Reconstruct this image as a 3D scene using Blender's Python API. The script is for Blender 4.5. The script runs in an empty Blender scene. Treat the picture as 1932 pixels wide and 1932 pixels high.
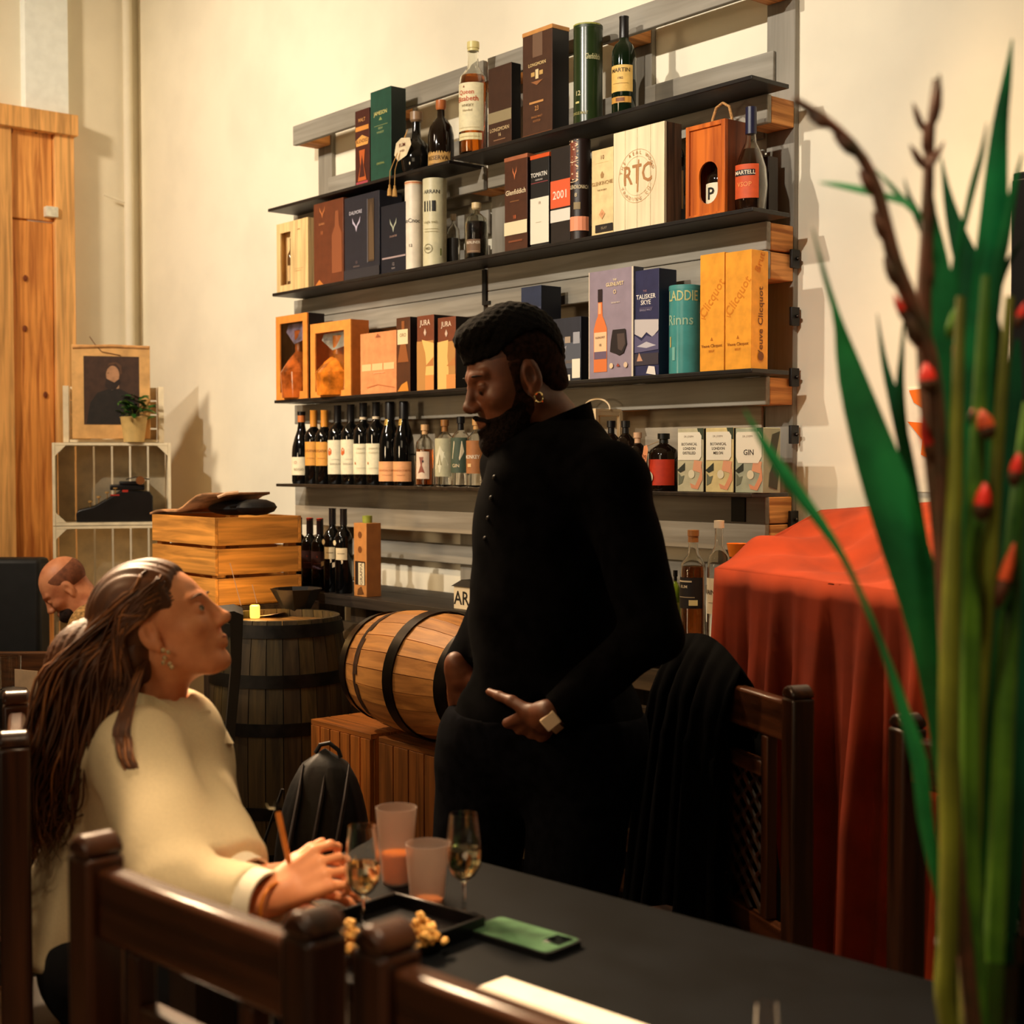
import bpy, math, random
import numpy as np
from mathutils import Vector, Matrix, Euler
random.seed(5); RNG = np.random.default_rng(5)
SC = bpy.context.scene; COL = SC.collection; PI = math.pi
# ---------------------------------------------------------------- camera
F = 2700.0; YAW, PITCH, ROLL = [math.radians(a) for a in (140.4, -1.95, -0.05)]
CAM = np.array([0.0, 0.0, 1.42])
fw = np.array([math.cos(YAW)*math.cos(PITCH), math.sin(YAW)*math.cos(PITCH), math.sin(PITCH)])
rt = np.array([math.sin(YAW), -math.cos(YAW), 0.0]); up = np.cross(rt, fw)
rt, up = math.cos(ROLL)*rt + math.sin(ROLL)*up, -math.sin(ROLL)*rt + math.cos(ROLL)*up
cd = bpy.data.cameras.new('camera'); cam = bpy.data.objects.new('camera', cd); COL.objects.link(cam)
cam.matrix_world = Matrix(((rt[0], up[0], -fw[0], CAM[0]), (rt[1], up[1], -fw[1], CAM[1]), (rt[2], up[2], -fw[2], CAM[2]), (0, 0, 0, 1)))
cd.sensor_width = 36; cd.lens = 36*F/1932; cd.clip_start = 0.05
cd.dof.use_dof = True; cd.dof.focus_distance = 3.9; cd.dof.aperture_fstop = 50.3/1000/0.0115
SC.camera = cam
# ---------------------------------------------------------------- world, lamps and added fill lights, exposure
w = bpy.data.worlds.new('world'); SC.world = w; w.use_nodes = True
w.node_tree.nodes['Background'].inputs[0].default_value = (1.0, 0.72, 0.42, 1)
w.node_tree.nodes['Background'].inputs[1].default_value = 0.045
SC.view_settings.view_transform = 'Standard'; SC.view_settings.look = 'None'
SC.view_settings.gamma = 1; SC.view_settings.use_curve_mapping = False; SC.view_settings.exposure = 0.0
def spot(loc, tgt, power, col, size, blend, rad):
    l = bpy.data.lights.new('lamp_or_fill_light', 'SPOT'); l.energy = power; l.color = col
    l.spot_size = math.radians(size); l.spot_blend = blend; l.shadow_soft_size = rad
    o = bpy.data.objects.new('lamp_or_fill_light', l); COL.objects.link(o); o.location = loc
    d = Vector(tgt) - Vector(loc); o.rotation_euler = d.to_track_quat('-Z', 'Y').to_euler()
def area(loc, tgt, power, col, sx, sy, spread=180):
    l = bpy.data.lights.new('room_or_fill_light', 'AREA'); l.shape = 'RECTANGLE'; l.energy = power; l.color = col; l.size = sx; l.size_y = sy; l.spread = math.radians(spread)
    o = bpy.data.objects.new('room_or_fill_light', l); COL.objects.link(o); o.location = loc
    d = Vector(tgt) - Vector(loc); o.rotation_euler = d.to_track_quat('-Z', 'Y').to_euler()
WARM = (1.0, 0.70, 0.38); NEUT = (1.0, 0.86, 0.62); ORANGE = (1.0, 0.56, 0.22)
spot((-3.1, -1.6, 3.9), (-4.2, 3.2, 2.6), 670, (1.0, .90, .76), 56, 0.75, 0.06)
spot((-1.0, -1.6, 3.9), (-1.9, 3.2, 3.0), 520, (1.0, .90, .76), 46, 0.6, 0.06)
spot((-4.7, -0.8, 3.9), (-6.2, 3.2, 2.1), 540, (1.0, .83, .62), 64, 0.8, 0.22)
spot((-5.5, 0.7, 3.6), (-3.9, 2.6, 0.9), 230, WARM, 50, 0.9, 0.05)
spot((-3.1, 0.1, 2.6), (-2.4, 1.5, 1.35), 110, (1.0, .62, .32), 38, 0.8, 0.06)
area((-5.3, 1.7, 3.85), (-1.6, 0.75, 0.9), 50, (1.0, .70, .42), 1.4, 0.5, 50)
spot((-1.1, 0.72, 3.6), (-1.3, 0.78, 0.8), 260, (1.0, .70, .42), 44, 0.8, 0.06)
spot((-1.95, 2.72, 3.9), (-2.0, 2.85, 0.8), 640, WARM, 36, 0.9, 0.08)
spot((-0.45, 0.75, 3.7), (-0.8, 1.2, 0.8), 160, (1.0, .86, .66), 34, 0.9, 0.08)  # added spot that brightens the flower leaves, no such lamp known
spot((-3.9, -2.2, 1.7), (-3.9, 3.2, 1.85), 190, (1.0, .74, .44), 36, 0.9, 0.4)  # added low fill spot that lifts the boards under the shelves
area((-1.2, -2.0, 2.6), (-3.9, 3.2, 1.9), 18, (1.0, .78, .5), 2.0, 1.2)  # added soft fill from the camera side
# ---------------------------------------------------------------- pixel rays to places in the room (frame of 1932 px)
def ray(x, y): return fw + rt*(x-966)/F - up*(y-966)/F
def onX(x, y, X): d = ray(x, y); return CAM + d*(X-CAM[0])/d[0]
def onY(x, y, Y): d = ray(x, y); return CAM + d*(Y-CAM[1])/d[1]
def onZ(x, y, Z): d = ray(x, y); return CAM + d*(Z-CAM[2])/d[2]
def at(x, y, D): return CAM + ray(x, y)*D
# ---------------------------------------------------------------- materials
def lin(c):
    return tuple(((v/255)/12.92 if v/255 <= .04045 else ((v/255+.055)/1.055)**2.4) for v in c)
_M = {}
def mat(col, rough=.6, metal=0., noise=.12, nscale=25., bump=0., kind='plain', axis=0, trans=0., ior=1.45, col2=None, alpha=1., emit=0., spec=.5, coat=0.):
    key = (tuple(col), rough, metal, noise, nscale, bump, kind, axis, trans, ior, col2, alpha, emit, spec, coat)
    if key in _M: return _M[key]
    m = bpy.data.materials.new(kind); m.use_nodes = True; nt = m.node_tree; N = nt.nodes; L = nt.links
    b = N['Principled BSDF']; c = lin(col)
    b.inputs['Roughness'].default_value = rough; b.inputs['Metallic'].default_value = metal
    b.inputs['Transmission Weight'].default_value = trans; b.inputs['IOR'].default_value = ior
    b.inputs['Specular IOR Level'].default_value = spec; b.inputs['Coat Weight'].default_value = coat
    b.inputs['Alpha'].default_value = alpha
    b.inputs['Base Color'].default_value = (*c, 1)
    if emit: b.inputs['Emission Color'].default_value = (*c, 1); b.inputs['Emission Strength'].default_value = emit
    if noise > 0 and not trans:
        tc = N.new('ShaderNodeTexCoord'); mp = N.new('ShaderNodeMapping'); L.new(tc.outputs['Object'], mp.inputs[0])
        nz = N.new('ShaderNodeTexNoise'); L.new(mp.outputs[0], nz.inputs[0]); nz.inputs['Detail'].default_value = 5
        if kind == 'wood':
            s = [nscale]*3; s[axis] = nscale*.06; mp.inputs['Scale'].default_value = s; nz.inputs['Scale'].default_value = 1.0
            nz.inputs['Distortion'].default_value = .6
        elif kind == 'fabric':
            mp.inputs['Scale'].default_value = (nscale,)*3
        else:
            nz.inputs['Scale'].default_value = nscale
        rp = N.new('ShaderNodeValToRGB'); L.new(nz.outputs[0], rp.inputs[0])
        d = lin(col2) if col2 else tuple(v*(1-2.2*noise) for v in c)
        hi = tuple(min(1, v*(1+noise)) for v in c)
        rp.color_ramp.elements[0].color = (*[max(0, v) for v in d], 1); rp.color_ramp.elements[0].position = .33
        rp.color_ramp.elements[1].color = (*hi, 1); rp.color_ramp.elements[1].position = .62
        src = rp.outputs[0]
        if kind == 'wood':   # knots and broad tone shifts
            n2 = N.new('ShaderNodeTexNoise'); n2.inputs['Scale'].default_value = 3.; L.new(tc.outputs['Object'], n2.inputs[0])
            r2 = N.new('ShaderNodeValToRGB'); L.new(n2.outputs[0], r2.inputs[0])
            r2.color_ramp.elements[0].position = .3; r2.color_ramp.elements[0].color = (.8, .76, .70, 1)
            r2.color_ramp.elements[1].position = .6; r2.color_ramp.elements[1].color = (1, 1, 1, 1)
            mx = N.new('ShaderNodeMix'); mx.data_type = 'RGBA'; mx.blend_type = 'MULTIPLY'; mx.inputs[0].default_value = .8
            L.new(src, mx.inputs[6]); L.new(r2.outputs[0], mx.inputs[7]); src = mx.outputs[2]
        L.new(src, b.inputs['Base Color'])
        if bump:
            bp = N.new('ShaderNodeBump'); bp.inputs['Strength'].default_value = bump; bp.inputs['Distance'].default_value = .004
            L.new(nz.outputs[0], bp.inputs['Height']); L.new(bp.outputs[0], b.inputs['Normal'])
    _M[key] = m; return m
def wood(col, axis=0, n=.25, rough=.6, sc=60., col2=None, bump=.25): return mat(col, rough, noise=n, nscale=sc, bump=bump, kind='wood', axis=axis, col2=col2)
def glassm(col=(255, 255, 255), rough=0.0, ior=1.45): return mat(col, rough, noise=0, trans=1., ior=ior)
# ---------------------------------------------------------------- objects
def tag(o, label=None, cat=None, group=None, kind=None):
    if label: o['label'] = label
    if cat: o['category'] = cat
    if group: o['group'] = group
    if kind: o['kind'] = kind
    return o
def thing(name, label, cat, loc=(0, 0, 0), rz=0., group=None):
    o = bpy.data.objects.new(name, None); COL.objects.link(o); o.empty_display_size = .05
    o.location = [float(v) for v in loc]; o.rotation_euler = (0, 0, rz); return tag(o, label, cat, group)
class MB:
    def __init__(s): s.v = []; s.f = []
    def add(s, vs, fs):
        k = len(s.v); s.v += [tuple(float(c) for c in v) for v in vs]; s.f += [tuple(i+k for i in f) for f in fs]; return s
    def box(s, c, d, R=None, taper=1.):
        vs = []
        for z in (-1, 1):
            t = 1 if z < 0 else taper
            for x, y in ((-1, -1), (1, -1), (1, 1), (-1, 1)):
                p = Vector((x*d[0]/2*t, y*d[1]/2*t, z*d[2]/2))
                if R is not None: p = R @ p
                vs.append((p[0]+c[0], p[1]+c[1], p[2]+c[2]))
        return s.add(vs, [(0, 3, 2, 1), (4, 5, 6, 7), (0, 1, 5, 4), (1, 2, 6, 5), (2, 3, 7, 6), (3, 0, 4, 7)])
    def bb(s, a, b): return s.box([(a[i]+b[i])/2 for i in range(3)], [abs(b[i]-a[i]) for i in range(3)])
    def lathe(s, prof, c=(0, 0, 0), n=24, R=None, close=True, a0=0., a1=2*PI):
        full = abs(a1-a0-2*PI) < 1e-6; m = n if full else n+1; vs = []; fs = []
        for r, z in prof:
            for i in range(m):
                a = a0+(a1-a0)*i/n; p = Vector((r*math.cos(a), r*math.sin(a), z))
                if R is not None: p = R @ p
                vs.append((p[0]+c[0], p[1]+c[1], p[2]+c[2]))
        for j in range(len(prof)-1):
            for i in range(n):
                i2 = (i+1) % m if full else i+1
                fs.append((j*m+i, j*m+i2, (j+1)*m+i2, (j+1)*m+i))
        if close and full:
            if prof[0][0] > 1e-5: fs.append(tuple(range(m-1, -1, -1)))
            if prof[-1][0] > 1e-5: fs.append(tuple(range((len(prof)-1)*m, len(prof)*m)))
        return s.add(vs, fs)
    def tube(s, pts, rad, n=8, flat=1., cap=True):
        pts = [Vector([float(c) for c in p]) for p in pts]; m = len(pts)
        if not hasattr(rad, '__len__'): rad = [rad]*m
        vs = []; prev = None
        for i, p in enumerate(pts):
            t = (pts[min(i+1, m-1)]-pts[max(i-1, 0)])
            if t.length < 1e-9: t = Vector((0, 0, 1))
            t.normalize()
            if prev is None:
                a = Vector((0, 0, 1)) if abs(t.z) < .9 else Vector((1, 0, 0)); u_ = t.cross(a).normalized()
            else:
                u_ = (prev - t*prev.dot(t)); u_ = u_.normalized() if u_.length > 1e-6 else prev
            prev = u_; w_ = t.cross(u_)
            for k in range(n):
                an = 2*PI*k/n; vs.append(tuple(p+u_*math.cos(an)*rad[i]+w_*math.sin(an)*rad[i]*flat))
        fs = [(j*n+k, j*n+(k+1) % n, (j+1)*n+(k+1) % n, (j+1)*n+k) for j in range(m-1) for k in range(n)]
        if cap: fs += [tuple(range(n-1, -1, -1)), tuple(range((m-1)*n, m*n))]
        return s.add(vs, fs)
    def ball(s, c, r, n=12, R=None):
        rr = r if hasattr(r, '__len__') else (r, r, r); m = max(6, n//2); k0 = len(s.v); vs = []; fs = []
        for j in range(m+1):
            ph = PI*j/m
            for i in range(n):
                a = 2*PI*i/n; p = Vector((rr[0]*math.sin(ph)*math.cos(a), rr[1]*math.sin(ph)*math.sin(a), -rr[2]*math.cos(ph)))
                if R is not None: p = R @ p
                vs.append((p[0]+c[0], p[1]+c[1], p[2]+c[2]))
        for j in range(m):
            for i in range(n): fs.append((j*n+i, j*n+(i+1) % n, (j+1)*n+(i+1) % n, (j+1)*n+i))
        return s.add(vs, fs)
    def prism(s, poly, a, b, plane='xz'):
        n = len(poly); f = {'xz': lambda p, t: (p[0], t, p[1]), 'xy': lambda p, t: (p[0], p[1], t), 'yz': lambda p, t: (t, p[0], p[1])}[plane]
        vs = [f(p, a) for p in poly]+[f(p, b) for p in poly]
        return s.add(vs, [tuple(range(n)), tuple(range(2*n-1, n-1, -1))]+[(i, i+n, (i+1) % n+n, (i+1) % n) for i in range(n)])
    def build(s, name, m, parent=None, smooth=True, off=None, ang=35, bevel=0., kind=None, label=None):
        me = bpy.data.meshes.new(name); vs = s.v
        if off is not None: vs = [(v[0]-off[0], v[1]-off[1], v[2]-off[2]) for v in vs]
        me.from_pydata(vs, [], s.f); me.validate()
        o = mesh_obj(name, me, m, parent, smooth, ang)
        if bevel:
            bm = o.modifiers.new('bevel', 'BEVEL'); bm.width = bevel; bm.segments = 2; bm.limit_method = 'ANGLE'
        if kind: o['kind'] = kind
        if label: o['label'] = label
        return o
def mesh_obj(name, me, m, parent=None, smooth=True, ang=35):
    o = bpy.data.objects.new(name, me); COL.objects.link(o)
    if m is not None: me.materials.append(m)
    if smooth:
        me.polygons.foreach_set('use_smooth', [True]*len(me.polygons))
        if ang: me.set_sharp_from_angle(angle=math.radians(ang))
    if parent is not None: o.parent = parent
    return o
def struct(name, mb, m, label=None, **k):
    o = mb.build(name, m, **k); o['kind'] = 'structure'
    if label: o['label'] = label
    return o
_T = {}
def text_geo(s, bold=0.):
    k = (s, bold)
    if k not in _T:
        c = bpy.data.curves.new('t', 'FONT'); c.body = s; c.size = 1; c.align_x = 'CENTER'; c.align_y = 'CENTER'; c.resolution_u = 2; c.offset = bold
        o = bpy.data.objects.new('t', c); me = o.to_mesh()
        vs = [tuple(v.co) for v in me.vertices]; fs = [tuple(p.vertices) for p in me.polygons]
        o.to_mesh_clear(); bpy.data.objects.remove(o); bpy.data.curves.remove(c)
        w_ = max(v[0] for v in vs)-min(v[0] for v in vs) if vs else 1; _T[k] = (vs, fs, w_)
    return _T[k]
# ---------------------------------------------------------------- room shell
D = 3.2; XL = -6.83; CEIL = 4.3
wallm = mat((238, 229, 206), .85, noise=.03, nscale=3., bump=.15)
struct('wall_back', MB().bb((XL-.1, D, 0), (3.5, D+.1, CEIL)), wallm, 'cream painted plaster wall behind the shelves')
struct('wall_left', MB().bb((XL-.1, -2.5, 0), (XL, D, CEIL)), wallm, 'cream painted end wall with the wooden door')
struct('ceiling', MB().bb((XL-.1, -2.5, CEIL), (3.5, D+.1, CEIL+.1)), mat((235, 225, 200), .9, noise=.03), 'cream ceiling')
struct('floor', MB().bb((XL-.1, -2.5, -.1), (3.5, D+.1, 0)), wood((120, 92, 70), 0, .25, .45, 25.), 'worn brown timber floor')
fl = bpy.data.objects['floor']
for i in range(24):   # floor boards in view at the left
    y0 = -1.2+i*.16
    MB().bb((XL, y0+.004, 0), (-2.2, y0+.156, .012)).build('floor_board', wood((128+(i*37) % 22, 96+(i*23) % 16, 76), 0, .25, .45, 25.), fl)
# pale pilaster strip at the left wall and the pipe in the corner
o = MB().bb((XL, 2.60, 2.0), (XL+.06, 2.81, CEIL)).build('trim_1', mat((246, 252, 250), .7, noise=.02)); o['kind'] = 'structure'; o['label'] = 'bluish white pilaster above the wooden door'
p = thing('wall_pipe', 'cream painted vertical pipe beside the room corner', 'pipe', (XL+.05, 3.12, 0))
MB().tube([(0, 0, 0), (0, 0, CEIL-.01)], .022, 12).build('pipe', wallm, p)
for z in (2.72, 1.2): MB().tube([(-.045, 0, z), (.0, -.0, z), (0, -.13, z+.03)], .006, 6).build('bracket', wallm, p)
# wooden door with plank leaf
dm = wood((232, 165, 88), 2, .22, .5, 40., col2=(190, 115, 50)); dm2 = wood((240, 180, 108), 2, .16, .5, 40.)
dr = MB().bb((XL, 1.55, 0), (XL+.05, 2.82, 3.10)).build('door_1', wood((225, 150, 75), 2), bevel=.003); dr['kind'] = 'structure'; dr['label'] = 'tall door panelled in knotty orange pine'
MB().bb((XL+.05, 2.722, 0), (XL+.10, 2.82, 3.06)).build('door_jamb', dm2, dr, bevel=.004)
MB().bb((XL+.05, 2.42, 0), (XL+.10, 2.515, 3.06)).build('door_jamb', dm2, dr, bevel=.004)
MB().bb((XL+.05, 1.55, 3.0-.0), (XL+.13, 2.83, 3.10)).build('door_lintel', dm2, dr, bevel=.004)
MB().bb((XL+.05, 2.518, 2.585), (XL+.075, 2.72, 3.0)).build('plank', dm, dr, bevel=.004)
MB().bb((XL+.05, 2.518, .9), (XL+.072, 2.72, 2.577)).build('plank', wood((222, 150, 74), 2, .25, .5, 40., col2=(176, 98, 38)), dr, bevel=.004)
MB().bb((XL+.05, 2.518, .0), (XL+.072, 2.72, .895)).build('plank', dm, dr, bevel=.004)
MB().bb((XL+.05, 1.9, 0), (XL+.06, 2.415, 2.9)).build('door_pane', mat((22, 22, 34), .08, noise=0), dr, label='dark glass pane')
k = MB()
for (px, py) in ((20, 236), (20, 246), (68, 246), (47, 620), (12, 455), (1, 456), (86, 745), (48, 525)):
    q = onX(px, py, XL+.077); k.ball(q, (.004, .011, .016), 8)
k.build('knots', mat((120, 56, 22), .7, noise=0), dr)
q = onX(97, 400, XL+.10); MB().bb((XL+.075, q[1]-.03, q[2]-.025), (XL+.115, q[1]+.03, q[2]+.025)).build('bracket', mat((236, 232, 214), .4, noise=.1), dr, bevel=.004, label='small white corner bracket')
# ---------------------------------------------------------------- pallets on the wall
BX0, BXM, BX1 = -5.10, -3.84, -2.60; BF = 3.06
greyw = wood((156, 150, 138), 0, .06, .75, 30., col2=(134, 128, 116)); greyv = wood((150, 144, 132), 2, .06, .75, 30., col2=(128, 122, 110)); rawe = wood((214, 150, 84), 1, .25, .75, 60., col2=(170, 105, 52))
tanw = wood((172, 158, 136), 0, .06, .75, 30., col2=(148, 134, 112))
S1, S2, S3, S4, S5 = 2.445, 2.098, 1.672, 1.340, .95
def pallet(x0, x1, zt, beams, kindrow, label):
    t = thing('pallet', label, 'pallet', (x0, D, beams[-1]))
    o = (x0, D, beams[-1])
    def bx(a, b, nm, m, **k): return MB().bb(a, b).build(nm, m, t, off=o, bevel=.003, **k)
    for z in beams:      # thick stringer: painted front board over a raw block
        bx((x0+.002, BF, z-.078), (x1-.002, BF+.02, z), 'board', greyw if kindrow < 2 else tanw)
        for xa, xb in ((x0+.004, x0+.10), ((x0+x1)/2-.05, (x0+x1)/2+.05), (x1-.10, x1-.004)):
            bx((xa, BF+.021, z-.076), (xb, D-.022, z-.002), 'block', rawe, label='raw end-grain block')
    zb = beams[-1]-.078
    for xa, xb in ((x0+.004, x0+.105), ((x0+x1)/2-.05, (x0+x1)/2+.05), (x1-.105, x1-.004)):
        bx((xa, D-.021, zb), (xb, D-.001, zt+.0), 'slat', greyv)
    return t, bx
ML = 'left'; 
T = {}
rows = [(2.792, [2.792, S1-.013, S2-.013], 0), (1.995, [2.005, S3-.013, S4-.013], 1), (1.25, [1.25], 2)]
names = ['top row', 'middle row', 'bottom row']
for r_, (zt, bm_, k_) in enumerate(rows):
    for side, (xa, xb) in (('left', (BX0, BXM-.01)), ('right', (BXM+.01, BX1))):
        t, bx = pallet(xa, xb, zt, bm_, k_, f'grey wooden pallet on the wall, {side} one of the {names[r_]}')
        sw = dict()
        if r_ == 0:
            for a, b in ((.10, .55), (.65, 1.14)):
                bx((xa+a, D-.035, S1+.05), (xa+b+.02, D-.022, S1+.138), 'board', greyw)
            for z0 in (S2+.005, S2+.13, S2+.245): bx((xa+.107, D-.034, z0), (xb-.107, D-.022, z0+.085), 'board', greyw)
        elif r_ == 1:
            for z0, hz in ((S3-.01, .11), (S3+.105, .11), (S3+.22, .11), (S4-.01, .12), (S4+.115, .14)): bx((xa+.107, D-.034, z0), (xb-.107, D-.022, z0+hz), 'board', tanw)
        else:
            bx((xa, D-.05, 1.055), (xb, D-.03, 1.125), 'board', greyw)
            for xq in (xa+.15, xb-.28): bx((xq, D-.029, .96), (xq+.09, D-.002, 1.17), 'slat', greyv)
# steel brackets joining the pallets at the right end
for z, in ((1.99,), (1.83,), (1.66,), (1.5,), (1.26,)):
    q = thing('steel_bracket', {1.99: 'black steel bracket topmost on the right pallet edge', 1.83: 'black steel bracket second down on the right pallet edge', 1.66: 'black steel bracket level with the champagne shelf', 1.5: 'black steel bracket above the gin boxes', 1.26: 'black steel bracket lowest on the right pallet edge'}[z], 'bracket', (BX1, D, z))
    MB().bb((.001, -.045, -.026), (.011, -.01, .026)).build('plate', mat((20, 18, 16), .5, noise=0), q, bevel=.002)
    MB().ball((.016, -.025, .0), .006, 8).build('bolt', mat((60, 55, 50), .4, 1., noise=0), q)
q = thing('steel_strap', 'black steel strap at the gap below the gin boxes', 'strap', (-2.70, BF, 1.25))
MB().bb((-.02, -.006, .005), (.03, -.001, .085)).build('plate', mat((16, 15, 14), .5, noise=0), q)
q = thing('steel_strap', 'black steel strap in the middle gap between the pallets', 'strap', (BXM, BF, 1.96))
MB().bb((-.012, -.006, 0), (.008, -.001, .12)).build('plate', mat((16, 15, 14), .5, noise=0), q)  # black plate also paints in the shadow of the gap
MB().bb((.009, -.006, 0), (.03, -.001, .012)).build('foot', mat((16, 15, 14), .5, noise=0), q)
# ---------------------------------------------------------------- shelves
YF = 2.92
blackm = mat((26, 20, 16), .45, noise=.2, nscale=40, bump=.1)
def shelf(xa, xb, z, label, m=blackm, yf=YF):
    o = MB().bb((xa, yf, z-.012), (xb, BF+.013, z)).build('shelf_board', m, bevel=.002); o.location = (0, 0, 0)
    return tag(o, label, 'shelf')
shelf(-5.06, -3.86, S1-.008, 'black shelf board on the top left, under the green box'); shelf(-3.835, -2.535, S1, 'black shelf board on the top right, under the large brown box')
shelf(-5.03, -2.53, S2, 'long black shelf board second from the top')
shelf(-5.02, -2.53, S3, 'long black shelf board third from the top')
shelf(-5.01, -2.53, S4, 'long black shelf board holding wine bottles and gin boxes', mat((48, 36, 24), .4, noise=.2, nscale=40))
# ---------------------------------------------------------------- decorated boxes and bottles
ITEMS = []
def decor(par, u0, v0, W, H, y, items, curved=None, xoff=0., zoff=0.):
    """flat print: rects, polygons and letters lying on a face; u to the right, v up, in 0..1 of W x H"""
    acc = {}
    lay = 0
    for it in items:
        lay += 1; e = .0006+.00022*lay; g = []
        if it[0] == 'r': _, a, b, c, d, col = it; vs = [(a, b), (c, b), (c, d), (a, d)]; n = 6 if curved else 1
        if it[0] == 'r':
            P = [((a+(c-a)*i/n), b) for i in range(n+1)]+[((a+(c-a)*i/n), d) for i in range(n+1)]
            V = P; Fc = [(i, i+1, n+2+i, n+1+i) for i in range(n)]; nm = 'printed_panel'
        elif it[0] == 'p': V = it[1]; Fc = [tuple(range(len(V)))]; col = it[2]; nm = 'printed_panel'
        elif it[0] == 'o':
            _, a, b, rr, col, th = it; n = 28; V = []; Fc = []
            for i in range(n):
                an = 2*PI*i/n
                V += [(a+rr/W*math.cos(an), b+rr/H*math.sin(an)), (a+(rr-th)/W*math.cos(an), b+(rr-th)/H*math.sin(an))]
                j = (i+1) % n; Fc.append((2*i, 2*j, 2*j+1, 2*i+1))
            nm = 'printed_panel'
        else:
            _, a, b, h, s, col = it[:6]; ang = it[6] if len(it) > 6 else 0; sx = it[7] if len(it) > 7 else 1.
            vs, fs, w_ = text_geo(s, .012); V = []; ca, sa = math.cos(ang), math.sin(ang); hh = h*H*1.35
            lim = min(2*min(a, 1-a)*W/max(.05, abs(ca)), 2*min(b, 1-b)*H/max(.05, abs(sa)))*.96
            if w_*hh*sx > lim: sx = lim/(w_*hh)
            for v in vs: x_, y_ = v[0]*hh*sx, v[1]*hh; V.append((a+(x_*ca-y_*sa)/W, b+(x_*sa+y_*ca)/H))
            Fc = fs; nm = 'lettering'
        mb = acc.setdefault((nm, tuple(col)), MB()); W3 = []
        for p in V:
            X, Z = u0+p[0]*W, v0+p[1]*H
            if curved:
                r, ac = curved; an = ac+(p[0]-.5)*W/r; W3.append(((r+e)*math.cos(an)+xoff, (r+e)*math.sin(an), Z))
            else: W3.append((X, y-e, Z))
        mb.add(W3, Fc)
    for (nm, col), mb in acc.items(): mb.build(nm, mat(col, .55, noise=0), par, smooth=False)
def front(xl, xr, ytop, z, yf=None, xs=None, ys=None, depth=.09, ybx=None):
    """front face from the pixel columns of its lower corners and the pixel row of its upper left corner"""
    yf = YF+.012 if yf is None else yf
    x0 = onY(xl, 700, yf); x1 = onY(xr, 700, yf)
    return yf
def px_box(xl, xr, xtl, ytl, z, yf=None, xs=None, depth=.09):
    yf = YF+.012 if yf is None else yf
    # lower corners lie on the shelf plane; solve x at the row of the shelf there
    X0 = onY(xl, 874-(z-1.42)*F/4.6, yf)[0]; X1 = onY(xr, 874-(z-1.42)*F/4.3, yf)[0]
    H = onY(xtl, ytl, yf)[2]-z
    if xs: depth = max(.04, onX(xs, ytl, X1)[1]-yf)
    return X0, X1, H, yf, min(depth, .24)
def carton(name, label, xl, xr, xtl, ytl, z, col, items=(), side=None, xs=None, depth=.09, yf=None, cat='box', lid=None, rough=.5, group=None):
    X0, X1, H, yf, depth = px_box(xl, xr, xtl, ytl, z, yf, xs, depth); W = X1-X0
    t = thing(name, label, cat, (X0, yf, z), 0, group)
    m = mat(col, rough, noise=.06, nscale=30)
    b = MB().bb((0.0006, 0, 0.0005), (W-.0006, depth, H)).build('carton', m, t, bevel=.0012)
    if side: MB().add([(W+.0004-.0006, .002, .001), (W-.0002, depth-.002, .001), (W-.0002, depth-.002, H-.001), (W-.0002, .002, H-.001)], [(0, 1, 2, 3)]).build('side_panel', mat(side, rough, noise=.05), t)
    if lid: MB().bb((-.0008, -.001, H-.012), (W+.0008, depth+.001, H+.001)).build('lid', mat(lid, .5, noise=.05), t, bevel=.001)
    if items: decor(t, 0, 0, W, H, 0, items)
    return t, W, H, depth
def windowbox(name, label, xl, xr, xtl, ytl, z, col, win, inner, items=(), xs=None, depth=.1, sidecol=None, arch=False, group=None):
    """open-fronted case: frame pieces round a window, back, and what stands inside"""
    X0, X1, H, yf, depth = px_box(xl, xr, xtl, ytl, z, None, xs, depth); W = X1-X0
    t = thing(name, label, 'box', (X0, yf, z), 0, group)
    m = wood(col, 2, .12, .5, 50) if arch else mat(col, .5, noise=.06); a, b, c, d = win[0]*W, win[1]*H, win[2]*W, win[3]*H
    f = MB()
    for p, q in (((0, 0), (a, H)), ((c, 0), (W, H)), ((a, 0), (c, b)), ((a, d), (c, H))): f.bb((p[0], 0, p[1]), (q[0], .006, q[1]))
    f.build('front_frame', m, t)
    sm = mat(sidecol, .5, noise=.06) if sidecol else m
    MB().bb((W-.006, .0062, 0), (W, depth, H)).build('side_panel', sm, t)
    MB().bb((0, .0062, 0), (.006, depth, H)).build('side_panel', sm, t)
    g = MB().bb((.0062, .0062, 0), (W-.0062, depth-.006, .005)); g.bb((.0062, .0062, H-.005), (W-.0062, depth-.006, H)).bb((.0062, depth-.0058, 0), (W-.0062, depth, H)); g.build('back_panel', sm, t)
    if items: decor(t, 0, 0, W, H, 0, items)
    inner(t, W, H, depth, (a, b, c, d))
    return t
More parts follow.
